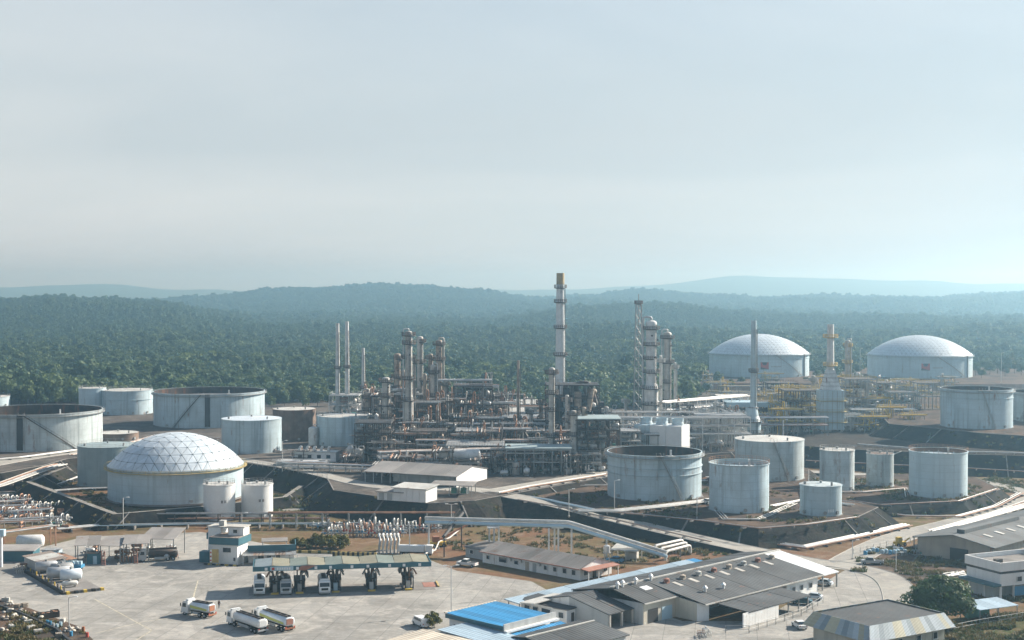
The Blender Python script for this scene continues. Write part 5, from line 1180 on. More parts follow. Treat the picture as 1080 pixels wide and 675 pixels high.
bx(t, 'door', 3.2, -8.53, 0, 3, .12, 2.8, 'steel_black'); bx(t, 'door', 7.6, -8.53, 0, 3.2, .12, 2.7, 'sky_blue')
windows(t, [(42.5, 1.2, 1.4, 1.2), (45.5, 1.2, 1.4, 1.2), (49, 1.2, 1.4, 1.2)], -15.33)
for u in (53.5, 59.2):
    for v in (15.6, 9): bx(t, 'post', u, -v, -.1, .3, .3, 3.6 if v > 10 else 4.7, 'steel')
for i in range(8):        # ridge ventilators and roof lights
    u = 14 + i * 5.4; v = 3.2
    b = MB(); b.box(u, -v, 5.5, 1.0, 1.0, .6); b.lathe([(.6, 6.1), (.65, 6.5), (.02, 6.75)], 12, u, -v); b.build('roof_vent', ('red_panel', 'wall_tan', 'roof_pale')[i % 3], t)
    if i < 7:
        z0 = 6.2 - .156 * 5.; roof_plane(t, [(u + .9, -3.8, 5.72), (u + 2, -3.8, 5.72), (u + 2, -6.2, 5.34), (u + .9, -6.2, 5.34)], 'concrete', 'skylight', .1)
for u, v in ((3, .6), (7, .7), (12, .6), (17, 11), (22.5, 11.5), (1.2, .8)):
    b = MB(); z0 = 6.2 - .16 * v; b.cyl((u, -v, z0 - .2), (u, -v, z0 + .9), .28, 10); b.cyl((u, -v, z0 + .9), (u, -v, z0 + 1.4), .55, 10, .12); b.build('chimney_cowl', 'white_paint', t)
roof_plane(t, [(6, -2.5, 5.86), (8.4, -2.5, 5.86), (8.4, -4.2, 5.5), (6, -4.2, 5.5)], 'white_paint', 'skylight', .1)
# front lean-to
sheets(14, 36, 16.6, 3.42, 24.2, 2.9); wall(t, (12.2, -24), (24.3, -24), 2.85, 2.85, 'wall_white')
for u in (14.2, 18, 24.5, 28.5, 32.2, 35.6): bx(t, 'post', u, -23.6, -.1, .22, .22, 2.9, 'steel')
for i in range(12): bx(t, 'cladding_panel', 12.7 + i, -24.12, .1, .96, .08, 2.5, 'wall_white')
# left gabled shed
sheets(-7.8, -.1, -4.4, 5.1, 6.4, 3.05, step=4); sheets(-7.8, -.1, -4.4, 5.1, -12.5, 3.4, step=4)
wall(t, (-7.5, 12.2), (-7.5, 4.4), 3.4, 4.9, 'wall_white'); wall(t, (-7.5, 4.4), (-7.5, -6), 4.9, 3.0, 'wall_grey'); wall(t, (-7.5, 12.2), (0, 12.2), 3.3, 3.3, 'wall_white'); wall(t, (-7.4, 1.0), (-.1, 1.0), 4.1, 4.1, 'wall_grey')
for u in (-7.2, -3.6, -.4): bx(t, 'post', u, -6.1, -.1, .4, .4, 3.1, 'concrete')
roof_plane(t, [(-13, 9, 3.6), (-3, 9, 4.0), (-3, 13.2, 3.6), (-13, 13.2, 3.2)], 'roof_pale', 'roof_sheet')
t = thing('walkway_roof', 'long narrow pale blue roof strip behind the dark warehouse', 'canopy', (20.08, 288.34, 0), WA)
sheets(-13, 47, -13.6, 2.9, -17.8, 3.2, 'roof_blue', t); sheets(47.1, 50, -13.6, 2.9, -17.8, 3.2, 'roof_bright_blue', t)
for i in range(13):
    for v in (-14.2, -17.4): bx(t, 'post', -12 + i * 5, -v, -.1, .16, .16, 3, 'steel')
t = thing('side_building', 'white block with dark window units left of the gabled shed', 'building', tuple(G(575, 652)[:2]) + (0,), WA)
bx(t, 'wall', 0, 2, 0, 13, 5, 2.9, 'wall_white'); roof_plane(t, [(-7, -1, 3.0), (7, -1, 3.0), (7, 5, 3.3), (-7, 5, 3.3)], 'roof_dark', 'roof')
t.rotation_euler.z = R(-46); windows(t, [(-4.6, 1.1, 1.6, 1), (-2.2, 1.1, 1.6, 1), (.8, 1.1, 2.6, 1.1), (3.8, 1.1, 1.6, 1)], -.56)
t = thing('gate_hut', 'small white hut with one barred window before the gabled shed', 'hut', tuple(G(596, 656)[:2]) + (0,), R(-40))
bx(t, 'wall', 0, 0, 0, 3.2, 3, 2.8, 'wall_white'); bx(t, 'roof', 0, 0, 2.8, 3.7, 3.5, .16, 'concrete_dark'); windows(t, [(.2, 1.1, 1.3, 1.2)], -1.54); bx(t, 'door', 1.63, .4, 0, .08, .9, 2.1, 'steel_dark')
t = thing('low_building', 'low dark-roofed building at the bottom edge by the blue roofs', 'building', (20.08, 288.34, 0), WA)
sheets(-34, -15.5, 9.5, 3.6, 18.4, 2.5, 'roof_dark', t); sheets(-34, -15.5, 9.5, 3.6, 5.6, 3.1, 'roof_dark', t); wall(t, (-33.4, -17.8), (-16, -17.8), 2.5, 2.5, 'wall_grey'); wall(t, (-16, -17.8), (-16, -6), 2.5, 2.9, 'wall_grey'); wall(t, (-33.4, -17.8), (-33.4, -6), 2.5, 2.9, 'wall_grey'); wall(t, (-33.4, -6), (-16, -6), 2.9, 2.9, 'wall_grey'); b = MB(); b.box(-24.8, -9.5, 3.62, 18.6, .4, .16); b.build('ridge_cap', 'roof_pale', t)
# --- long white office with grey corrugated roof
LA = R(-43.8); p = G(509, 593); t = thing('office_building', 'long white single-storey office with grey corrugated roof and red porch', 'building', p, LA)
n = 12
for i in range(n):
    a, c = -.4 + i * 32.5 / n, -.4 + (i + 1) * 32.5 / n
    roof_plane(t, [(a, -.7, 2.75), (c - .02, -.7, 2.75), (c - .02, 5.6, 4.5 + .03 * (i % 2)), (a, 5.6, 4.5 + .03 * (i % 2))], 'roof_asbestos', 'roof_sheet', .1); roof_plane(t, [(a, 5.6, 4.5), (c - .02, 5.6, 4.5), (c - .02, 12, 2.75), (a, 12, 2.75)], 'roof_asbestos', 'roof_sheet', .1)
b = MB(); b.box(15.8, -.75, 2.55, 32.6, .12, .22); b.build('fascia', 'red_panel', t)
bx(t, 'wall', 15.85, 5.65, 0, 31.7, 11.3, 2.7, 'wall_white'); wall(t, (31.6, 0.1), (31.6, 5.6), 2.7, 4.4, 'wall_white', 2.7); wall(t, (31.6, 5.6), (31.6, 11.2), 4.4, 2.7, 'wall_white', 2.7)
windows(t, [(2, 1, 1.2, 1), (7, .9, 2.6, 1.3), (11.5, 1, 1.4, 1), (21, 1, 1, 1.1), (24, 1, 1.1, 1.1), (27, 1, 1.2, 1.2), (29.8, 1, 1.2, 1.2)], -.06); bx(t, 'door', 15, -.06, 0, 1.1, .12, 2.1, 'wall_tan'); bx(t, 'door', 17.4, -.06, 0, 1.1, .12, 2.1, 'grey_paint')
for x in (9.6, 13, 19): bx(t, 'air_conditioner', x, -.35, 1.7, .9, .5, .6, 'steel_white')
roof_plane(t, [(31.8, 0, 2.75), (34.2, 0, 2.5), (34.2, 11.4, 2.5), (31.8, 11.4, 2.75)], 'red_panel', 'porch_roof'); [bx(t, 'porch_post', 33.9, y, -.05, .18, .18, 2.45, 'white_paint') for y in (.4, 4, 7.6, 11)]; bx(t, 'porch_door', 31.8, 5, 0, .12, 1.2, 2.1, 'glass_dark'); bx(t, 'porch_window', 31.8, 2, 1, .12, 1.2, 1.1, 'glass_dark'); bx(t, 'porch_window', 31.8, 9, 1, .12, 1.2, 1.1, 'glass_dark')
t = thing('annex', 'small grey-white annex at the left end of the long office', 'building', p, LA); bx(t, 'wall', -4.4, 6, 0, 7.6, 7.6, 2.6, 'wall_grey'); roof_plane(t, [(-8.6, 1.8, 2.6), (-.5, 1.8, 2.6), (-.5, 10.2, 3.2), (-8.6, 10.2, 3.2)], 'roof_asbestos'); bx(t, 'door', -2.5, 2.15, 0, 1, .1, 2, 'grey_paint')
windows(t, [(-6, 1, 1.2, 1)], 2.15)
# --- bright blue roofs
BA = R(41.6); p = Vector((-13.4, 275, 0)); t = thing('blue_roof_building', 'building with a bright blue roof and grey parapet at bottom centre', 'building', (-1.6, 264.2, 0), R(47))
# local: x to the right corner (7.8,274.3), y to the left corner (-13.4,275)
for i in range(7):
    a = i * 2; roof_plane(t, [(a, 0, 3.95 + .02 * (i % 2)), (a + 1.98, 0, 3.95 + .02 * (i % 2)), (a + 1.98, 15.2, 4.25), (a, 15.2, 4.25)], 'roof_bright_blue', 'roof_sheet', .12)
bx(t, 'wall', 7, 7.6, 0, 13.2, 14.4, 3.75, 'wall_white'); bx(t, 'parapet', 7, -.35, 3.2, 14.6, .3, 1.3, 'wall_grey'); bx(t, 'parapet_flashing', 7, -.9, 3.0, 14.8, .8, .35, 'white_paint'); bx(t, 'fascia', -.15, 7.6, 3.3, .2, 15.4, .8, 'teal'); b = MB(); b.box(7, 15.4, 4.15, 14.6, .35, .25); b.build('ridge_flashing', 'roof_beige', t)
for i in range(4): bx(t, 'window', -.02 + .38, 2.5 + i * 3.4, 1, .1, 1.6, 1.2, 'glass_dark')
t = thing('light_blue_annex', 'lower pale blue roof in front of the bright blue roof', 'building', (-1.6, 264.2, 0), R(47))
for i in range(4): roof_plane(t, [(-8 + i * 2, -8, 2.8), (-6.04 + i * 2, -8, 2.8), (-6.04 + i * 2, 9.5, 3.35), (-8 + i * 2, 9.5, 3.35)], 'roof_blue', 'roof_sheet', .12)
bx(t, 'wall', -4.2, .8, 0, 7.2, 16.6, 2.7, 'wall_white')
t = thing('blue_lean_to', 'low bright blue lean-to roof beside the grey parapet', 'building', (-1.6, 264.2, 0), R(47)); [roof_plane(t, [(.4 + i * 2.4, -4.6, 2.3), (2.76 + i * 2.4, -4.6, 2.3), (2.76 + i * 2.4, -1.3, 2.75), (.4 + i * 2.4, -1.3, 2.75)], 'roof_bright_blue', 'roof_sheet', .1) for i in range(6)]; bx(t, 'wall', 7.4, -2.9, 0, 13.4, 2.6, 2.2, 'wall_white')
p = G(450, 664, 3); t = thing('beige_roof_building', 'low building with a beige sheet roof at the bottom edge', 'building', (p.x, p.y, 0), R(-40))
for i in range(5): roof_plane(t, [(-1 + i * 3, -14, 2.6), (1.96 + i * 3, -14, 2.6), (1.96 + i * 3, 0, 3.0), (-1 + i * 3, 0, 3.0)], 'roof_beige', 'roof_sheet', .14)
bx(t, 'wall', 6.5, -7, 0, 13.6, 13, 2.55, 'wall_tan')
# --- mansard-roofed building, bottom right
MA = R(32.5); t = thing('mansard_building', 'flat-roofed building with grey and yellow striped metal skirt at bottom right', 'building', (65.1, 257.9, 0), MA); Lm, Wm = 20.2, 14.2
corr('stripe_grey', (.30, .36, .40), .35, .6, 0, .1, 0, MA); corr('stripe_yellow', (.36, .35, .26), .35, .6, 0, .1, 0, MA); corr('stripe_dark', (.18, .23, .26), .35, .6, 0, .1, 0, MA)
bx(t, 'wall', Lm / 2, Wm / 2, 0, Lm, Wm, 3.2, 'wall_cream'); b = MB(); b.box(Lm / 2, Wm / 2, 5.2, Lm - .6, Wm - .6, .12); b.build('flat_roof', 'roof_dark', t)
pat = ('g', 'g', 'd', 'g', 'g', 'y', 'y', 'g', 'd', 'y', 'y', 'g', 'd', 'g', 'g', 'y', 'g'); mm = {'g': 'stripe_grey', 'y': 'stripe_yellow', 'd': 'stripe_dark'}; mo = 1.5
def skirt(P0, P1, out, n, pt):
    P0 = Vector(P0); P1 = Vector(P1); out = Vector(out); e = (P1 - P0).normalized()
    for i in range(n):
        a = P0.lerp(P1, i / n); c = P0.lerp(P1, (i + 1) / n); a2 = a + out * mo + (e * (-mo) * (1 - 2 * i / n)) - Vector((0, 0, 2.6)); c2 = c + out * mo + (e * (-mo) * (1 - 2 * (i + 1) / n)) - Vector((0, 0, 2.6))
        V = [a, c, c2, a2] + [q - out * .12 for q in (a, c, c2, a2)]; b = MB(); b.add(V, [(3, 2, 1, 0), (4, 5, 6, 7), (0, 1, 5, 4), (1, 2, 6, 5), (2, 3, 7, 6), (3, 0, 4, 7)]); b.build('cladding_panel', mm[pt[i % len(pt)]], t)
skirt((0, 0, 5.6), (Lm, 0, 5.6), (0, -1, 0), 17, pat); skirt((0, Wm, 5.6), (0, 0, 5.6), (-1, 0, 0), 12, pat[5:] + pat); skirt((Lm, 0, 5.6), (Lm, Wm, 5.6), (1, 0, 0), 12, pat[2:] + pat); skirt((Lm, Wm, 5.6), (0, Wm, 5.6), (0, 1, 0), 17, pat)
windows(t, [(3, 1, 1.2, 1.3), (8, 1, 1.2, 1.3), (13, 1, 1.2, 1.3), (17.5, 1, 1.2, 1.3)], -.06)
# --- grey warehouse at right
GA = R(-45); p = G(968, 585); t = thing('storage_shed', 'wide grey-roofed storage shed with dark door at the right edge', 'warehouse', p, GA); wl, dl = 20., 60.; he, hp = 4.6, 6.4
for i in range(10):
    a, c = -1 + i * 6.2, -1 + (i + 1) * 6.2 - .02; k = .03 * (i % 2)
    roof_plane(t, [(-1, a, he - .1), (-1, c, he - .1), (wl / 2, c, hp + k), (wl / 2, a, hp + k)], 'roof_grey', 'roof_sheet'); roof_plane(t, [(wl + 1, a, he - .1), (wl + 1, c, he - .1), (wl / 2, c, hp + k), (wl / 2, a, hp + k)], 'roof_grey', 'roof_sheet')
    if 0 < i < 8: roof_plane(t, [(wl * .68, a + 2, 5.93), (wl * .68, a + 3.2, 5.93), (wl * .8, a + 3.2, 5.52), (wl * .8, a + 2, 5.52)], 'roof_pale', 'skylight', .08)
b = MB(); b.add([(0, 0, 0), (wl, 0, 0), (wl, 0, he), (wl / 2, 0, hp - .1), (0, 0, he), (0, .2, 0), (wl, .2, 0), (wl, .2, he), (wl / 2, .2, hp - .1), (0, .2, he)], [(0, 1, 2, 3, 4), (9, 8, 7, 6, 5), (0, 4, 9, 5), (1, 6, 7, 2)]); b.build('gable_wall', 'wall_tan', t)
wall(t, (0, 0), (0, dl), he, he, 'wall_tan'); wall(t, (wl, 0), (wl, dl), he, he, 'wall_tan'); bx(t, 'door', 11.2, -.08, 0, 4.8, .12, 3.0, 'steel_black'); b = MB(); b.box(wl / 2, 18, hp - .1, 2, 30, .9); b.build('ridge_ventilator', 'roof_grey', t)
bx(t, 'downpipe', wl - .4, -.12, 0, .3, .2, 4.4, 'pipe_rust')
t = thing('lean_to_shed', 'low grey lean-to on the left side of the storage shed', 'shed', p, GA); roof_plane(t, [(-6, 8, 3.0), (-1.1, 8, 3.9), (-1.1, 30, 3.9), (-6, 30, 3.0)], 'roof_grey'); [bx(t, 'post', -5.7, y, -.1, .2, .2, 3, 'steel') for y in (8.3, 15, 22, 29.6)]
# --- white two-storey office at the right edge
t = thing('two_storey_office', 'white two-storey office block with flat roof cut by the right edge', 'building', tuple(G(1055, 634)[:2]) + (0,), R(24))
for x in (0.3, 4, 8, 12, 16):
    for y in (.3, 5, 9.7): bx(t, 'column', x, y, -.05, .4, .4, 3.3, 'wall_white')
bx(t, 'recessed_wall', 8, 6, 0, 15.6, 7, 3.2, 'wall_grey'); bx(t, 'upper_wall', 8, 5, 3.2, 16.4, 10.4, 2.6, 'wall_white'); bx(t, 'window_band', 8, 5, 5.8, 16.1, 10.1, .6, 'glass_dark'); b = MB()
for (x, y, sx, sy) in ((8, -.35, 17, .25), (8, 10.35, 17, .25), (-.35, 5, .25, 10.5), (16.4, 5, .25, 10.5)): b.box(x, y, 6.4, sx, sy, 1.9)
b.build('parapet', 'wall_white', t); bx(t, 'flat_roof', 8, 5, 6.4, 16.2, 10.2, .9, 'concrete_dark'); bx(t, 'canopy', -1.2, 5, 3.2, 2.2, 10.8, .5, 'teal'); bx(t, 'rooftop_unit', 3, 4, 7.3, 1.6, 1.2, .9, 'steel_dark'); bx(t, 'blue_shutter', 6, -.02, .8, 4, .1, 2, 'paint_blue')
windows(t, [(5, 3.9, 1.4, 1.1), (10, 3.9, 1.4, 1.1), (14, 3.9, 1.4, 1.1)], -.26)
p = G(1030, 657); t = thing('blue_awning', 'pale blue flat awning on posts at the right edge', 'awning', p, R(26))
for i in range(4): roof_plane(t, [(i * 2.6, -1, 2.8), (i * 2.6 + 2.56, -1, 2.8), (i * 2.6 + 2.56, 5, 3.3), (i * 2.6, 5, 3.3)], 'roof_blue', 'roof_sheet', .1)
for x in (.2, 5.2, 10.2):
    for y in (-.7, 4.7): bx(t, 'post', x, y, -.1, .14, .14, 2.9 if y < 0 else 3.2, 'steel')
bx(t, 'counter', 4, 4, 0, 6, .8, 1.6, 'paint_green')
# --- warehouse on the plateau edge and its white sheds
p = G(398, 531, 6); t = thing('plateau_warehouse', 'broad grey-roofed warehouse on the edge of the process plateau', 'warehouse', (XP(388, 452), 452, 6), R(-24))
corr('roof_plateau', (.26, .25, .24), 1., .85, 0, .15, .05, R(-24))
for i in range(7):
    a = i * 4.7; roof_plane(t, [(a, -3, 3.4), (a + 4.66, -3, 3.4), (a + 4.66, 9, 5.4 + .03 * (i % 2)), (a, 9, 5.4 + .03 * (i % 2))], 'roof_plateau', 'roof_sheet'); roof_plane(t, [(a, 9, 5.4), (a + 4.66, 9, 5.4), (a + 4.66, 20, 3.4), (a, 20, 3.4)], 'roof_plateau', 'roof_sheet')
b = MB(); b.add([(32.6, -2.6, 0), (32.6, 19.6, 0), (32.6, 19.6, 3.4), (32.6, 9, 5.3), (32.6, -2.6, 3.4)], [(0, 1, 2, 3, 4)]); b.add([(32.4, -2.6, 0), (32.4, 19.6, 0), (32.4, 19.6, 3.4), (32.4, 9, 5.3), (32.4, -2.6, 3.4)], [(4, 3, 2, 1, 0)]); b.build('gable_wall', 'wall_white', t); wall(t, (0, 19.6), (32.5, 19.6), 3.3, 3.3, 'wall_grey'); wall(t, (8, 2), (32.5, 2), 4, 4, 'wall_grey')
for i in range(6): bx(t, 'post', .4 + i * 3, -2.6, -.1, .25, .25, 3.4, 'steel')
t = thing('white_shed', 'white panelled shed with flat roof beside the plateau warehouse', 'shed', G(449, 530.5, 6), R(-24))
bx(t, 'wall', -5.2, 3.6, 0, 10.4, 7, 3.9, 'white_paint'); roof_plane(t, [(-11, -.6, 4.0), (.6, -.6, 4.0), (.6, 7.6, 4.5), (-11, 7.6, 4.5)], 'roof_pale')
for i in range(5): bx(t, 'wall_panel', -9.4 + i * 2.1, .02, .1, 2.0, .1, 3.6, 'white_paint')
t = thing('low_white_shed', 'low white shed left of the white panelled shed', 'shed', G(424, 529, 6), R(-24)); bx(t, 'wall', -4.2, 3, 0, 8.4, 5, 2.6, 'wall_white'); roof_plane(t, [(-8.8, -.2, 2.6), (.4, -.2, 2.6), (.4, 5.8, 2.9), (-8.8, 5.8, 2.9)], 'roof_plateau'); [bx(t, 'door', -7 + 2.7 * i, .46, .1, 1.6, .1, 2, 'wall_grey') for i in range(3)]
t = thing('green_tank_shelter', 'open shelter with two green drums right of the white panelled shed', 'shelter', G(485, 523, 6), R(-10)); roof_plane(t, [(-9, -1, 3.2), (4, -1, 3.2), (4, 6, 3.6), (-9, 6, 3.6)], 'roof_plateau'); [bx(t, 'post', x, y, -.1, .2, .2, 3.3, 'steel') for x in (-8.6, -3, 3.6) for y in (-.7, 5.6)]
for i, px in enumerate((479, 489)): vdrum(('green upright drum under the open shelter, left one', 'green upright drum under the open shelter, right one')[i], px, 522, 7, 514, 'paint_green')
# --- small shelter and water tower near the road
t = thing('small_shelter', 'small pale-roofed shelter between office and road embankment', 'shelter', G(662, 591), R(-20)); roof_plane(t, [(-4, -2, 2.8), (3, -2, 2.8), (3, 4, 3.3), (-4, 4, 3.3)], 'roof_pale'); [bx(t, 'post', x, y, -.1, .2, .2, 2.9, 'concrete') for x in (-3.6, 0, 2.6) for y in (-1.6, 3.6)]; bx(t, 'block_wall', .8, 1, 0, 3, 2, 2, 'concrete')
t = thing('water_tower', 'little steel water tower beside the office porch', 'water tank', G(640, 597), 0); [bx(t, 'leg', x, y, -.1, .15, .15, 3.4, 'steel') for x in (-.6, .6) for y in (-.6, .6)]; b = MB(); b.lathe([(.8, 3.3), (.8, 4.9), (.02, 5.2)], 12); b.build('drum', 'pipe_silver', t); bx(t, 'deck', 0, 0, 3.2, 1.8, 1.8, .12, 'steel')

# ================================================================== LOADING CANOPY, OFFICE, VEHICLES AND YARD THINGS
rv = random.Random(33)
FL = G(267, 603, 5.2); CA = R(8.8); CL, CD = 39., 9.5
t = thing('loading_canopy', 'long teal-edged truck loading canopy with olive and grey roof panels', 'canopy', (FL.x, FL.y, 0), CA)
mat('panel_olive', (.22, .21, .15), .6, 0, .1, .3); mat('panel_green', (.16, .19, .165), .6, 0, .1, .3); mat('panel_grey', (.17, .21, .23), .6, 0, .1, .3); mat('panel_red', (.34, .12, .08), .6, 0, .1)
pc = ('panel_grey', 'panel_olive', 'panel_green', 'panel_olive', 'panel_green', 'panel_olive', 'panel_olive', 'panel_green', 'panel_olive', 'panel_olive')
for i in range(10):
    a, c = .25 + i * 3.86, .25 + (i + 1) * 3.86 - .12; z0, z1 = (6.05, 6.4) if i % 2 == 0 else (6.4, 6.05)
    roof_plane(t, [(a, .25, z0), (c, .25, z1), (c, CD - .2, z1 + .1), (a, CD - .2, z0 + .1)], pc[i], 'roof_panel', .12)
    if i % 2: bx(t, 'valley_gutter', a - .06, CD / 2, 5.9, .3, CD - .5, .3, 'panel_red' if i == 1 else 'steel_dark')
for nm, x, y, sx, sy in (('fascia', CL / 2, .05, CL + .2, .18), ('fascia', CL / 2, CD - .05, CL + .2, .18), ('fascia', 0, CD / 2, .18, CD), ('fascia', CL, CD / 2, .18, CD)): bx(t, nm, x, y, 5.2, sx, sy, 1.05, 'teal')
b = MB(); b.add([(15.6, -.06, 5.22), (18, -.06, 5.22), (20.4, -.06, 6.24), (17, -.06, 6.24)], [(0, 1, 2, 3)]); b.v = [(x - 6.5, y, z) for x, y, z in b.v]; b.build('fascia_patch', 'red_panel', t)
sg = bx(t, 'sign_board', 6.2, -.1, 5.3, 5.0, .1, .85, 'sky_blue'); b = MB(); b.box(4.3, -.18, 5.42, .6, .04, .6, 0); b.build('sign_emblem', 'paint_red', t); b = MB()
for i in range(6): b.box(5.3 + i * .52, -.18, 5.5, .34, .04, .45)
b.build('sign_lettering', 'white_paint', t)
for x in (2.8, 9.6, 13.6, 16.8, 21.5, 25, 29.8, 33, 36.5): bx(t, 'canopy_lamp', x, -.12, 5.4, .6, .12, .6, 'white_paint')
for y in (2.2, 7.4): bx(t, 'truss', CL / 2, y, 5.45, CL - .4, .3, .5, 'steel_dark')
ca_, sa_ = math.cos(CA), math.sin(CA)
def cloc(px, py):
    p = G(px, py); dx, dy = p.x - FL.x, p.y - FL.y; return dx * ca_ + dy * sa_, -dx * sa_ + dy * ca_
for i, px in enumerate((290, 316, 354, 392, 431)):
    x, _ = cloc(px, 626 - i * .8); q = thing('loading_island', ('first', 'second', 'third', 'fourth', 'fifth')[i] + ' dark loading island from the left under the canopy', 'loading arm', t.matrix_basis @ Vector((x, 4.2, 0)), CA)
    bx(q, 'island', 0, 0, 0, 2.2, 8, .25, 'concrete_dark'); bx(q, 'island_end', 0, -4.1, 0, 1.62, .5, .4, 'yellow')
    for s in (-.5, .5):
        for y in (-2.2, 2.2): bx(q, 'column', s, y, .2, .28, .28, 5.3, 'steel_dark')
    bx(q, 'service_deck', 0, 0, 2.6, 2.6, 6.2, .14, 'steel_black')
    for s in (-1.15, 1.15): bx(q, 'stair_stringer', s, -2.6, .2, .12, 1.6, 2.5, 'steel_black'); bx(q, 'valve_box', s * .6, rv.uniform(-1.5, 1.5), .25, .8, 1.2, 1.9, 'steel_black')
    for y in (-2.4, -.8, .8, 2.4):
        b = MB(); e = rv.choice((-1, 1)); b.tube([(e * .3, y, .2), (e * .3, y, 3.9), (e * 1.1, y - .2, 4.7), (e * 1.9, y - .5, 3.3)], .2, 7); b.build('loading_arm', rv.choice(('steel_dark', 'steel', 'pipe_rust')), q)
    for s in (-1.2, 1.2):
        b = MB()
        for zz in (3.2, 3.7): b.box(s, 0, zz, .07, 5.6, .07)
        for y in (-2.7, 0, 2.7): b.box(s, y, 2.7, .08, .08, 1.05)
        b.build('handrail', 'steel_dark', q)
    bx(q, 'meter_cabinet', 0, -2.9, .25, .9, .6, 1.7, rv.choice(('grey_paint', 'steel', 'sky_blue'))); b = MB(); b.cyl((0, 1.2, .25), (0, 1.2, 2.2), .4, 10); b.build('strainer', 'steel_dark', q)
bx(t, 'floor_slab', CL * .5, 4.3, .01, CL + 2, 9, .04, 'concrete_dark'); bx(t, 'red_slab', CL + .2, 5.2, .03, 3, 5, .06, 'red_panel'); bx(t, 'kerb', CL + 2, 5.2, .03, .4, 5.4, .3, 'yellow_old')

def wheel(par, x, y, r=.5, w=.3):
    b = MB(); b.cyl((x, y - w / 2, r), (x, y + w / 2, r), r, 16); o = b.build('wheel', 'rubber', par); s = 1 if y > 0 else -1
    b = MB(); b.cyl((x, y + s * (w / 2 - .02), r), (x, y + s * (w / 2 + .03), r), r * .5, 10); b.build('rim', 'grey_paint', o)
def tanker(label, loc, ang, Lt=11.5, cab='white_paint', tankm='white_paint', stripe=None, rear='white_paint', group=None):
    t = thing('tanker_truck', label, 'truck', loc, ang, group); h = Lt / 2; w = 1.22; ct = 1.9
    P = [(h, .55), (h, 1.5), (h - .12, 1.75), (h - .42, 2.75), (h - .7, 2.95), (h - ct, 2.98), (h - ct, .55)]; n = len(P)
    b = MB(); b.add([(x, -w, z) for x, z in P] + [(x, w, z) for x, z in P], [tuple(range(n)), tuple(range(2 * n - 1, n - 1, -1))] + [(i, n + i, n + (i + 1) % n, (i + 1) % n) for i in range(n)]); c = b.build('cab', cab, t)
    b = MB(); b.add([(h - .1, -w * .88, 1.8), (h - .1, w * .88, 1.8), (h - .38, w * .85, 2.65), (h - .38, -w * .85, 2.65)], [(0, 1, 2, 3)]); b.build('windscreen', 'glass_dark', c)
    for s in (-1, 1):
        b = MB(); P2 = [(h - .35, 1.75), (h - .55, 2.55), (h - 1.4, 2.55), (h - 1.4, 1.75)]; b.add([(x, s * (w + .015), z) for x, z in P2], [(0, 1, 2, 3) if s > 0 else (3, 2, 1, 0)]); b.build('side_window', 'glass_dark', c)
        bx(c, 'mirror', h - .1, s * (w + .22), 1.9, .1, .22, .6, 'black'); bx(c, 'headlight', h + .03, s * .85, .8, .06, .4, .25, 'alu')
    bx(c, 'bumper', h + .05, 0, .42, .16, 2.4, .35, 'grey_paint'); bx(c, 'grille', h + .02, 0, 1.05, .05, 1.5, .5, 'black'); bx(c, 'roof_deflector', h - 1.5, 0, 2.98, .7, 1.9, .35, cab)
    bx(t, 'chassis', -.2, 0, .75, Lt - 1, .9, .3, 'black')
    x0, x1 = -h + .15, h - ct - .35; n = 20; b = MB()
    prof = [(math.copysign(abs(math.cos(a)) ** .75, math.cos(a)) * 1.22, math.copysign(abs(math.sin(a)) ** .75, math.sin(a)) * .88 + 1.98) for a in [2 * math.pi * i / n for i in range(n)]]
    R4 = [(x0, .82), (x0 + .15, 1), (x1 - .15, 1), (x1, .82)]; V = [(x, y * k, (z - 1.98) * k + 1.98) for x, k in R4 for y, z in prof]
    b.add(V, [(j * n + i, j * n + (i + 1) % n, (j + 1) * n + (i + 1) % n, (j + 1) * n + i) for j in range(3) for i in range(n)], True); b.add(V[:n], [tuple(range(n))]); b.add(V[-n:], [tuple(range(n - 1, -1, -1))]); tk = b.build('tank', tankm, t)
    b = MB(); b.box((x0 + x1) / 2, 0, 2.82, x1 - x0 - .4, .9, .08)
    for s in (-.45, .45): b.box((x0 + x1) / 2, s, 2.88, x1 - x0 - .4, .06, .22)
    for i in range(4): b.cyl((x0 + (x1 - x0) * (i + .5) / 4, 0, 2.85), (x0 + (x1 - x0) * (i + .5) / 4, 0, 3.05), .3, 10)
    b.build('walkway', 'steel_dark', tk)
    if stripe:
        for s in (-1, 1):
            b = MB(); V = [(x, s * (1.235), z) for x, z in ((x0 + .3, 1.55), (x1 - .3, 1.75), (x1 - .3, 2.35), (x0 + .3, 1.95))]; b.add(V, [(0, 1, 2, 3) if s < 0 else (3, 2, 1, 0)]); b.build('livery_stripe', stripe, tk)
    bx(tk, 'rear_panel', x0 - .05, 0, 1.45, .1, 1.5, 1.1, rear); bx(t, 'rear_bumper', -h, 0, .55, .2, 2.3, .3, 'paint_orange' if stripe else 'grey_paint')
    for s in (-1, 1): bx(t, 'tail_light', -h - .06, s * .95, .9, .08, .35, .2, 'paint_red'); bx(t, 'side_guard', (x0 + x1) / 2 + .6, s * 1.15, .6, (x1 - x0) * .4, .08, .5, 'grey_paint')
    for x in ([h - 1.0] + ([h - 2.9] if Lt > 10 else []) + [-h + 1.2, -h + 2.5]):
        for s in (-1, 1): wheel(t, x, s * 1.02, .5, .36)
    return t
mat('lime', (.42, .46, .12), .45, 0, .1)
a = G(243.5, 657); c = G(278.6, 669); ang = math.atan2(a.y - c.y, a.x - c.x); md = (a + c) / 2
nx_ = Vector((math.sin(ang), -math.cos(ang), 0))
tanker('white tanker truck parked in the open yard, nearer of two side by side', (md.x, md.y, 0), ang, 11.8, 'white_paint', 'white_paint')
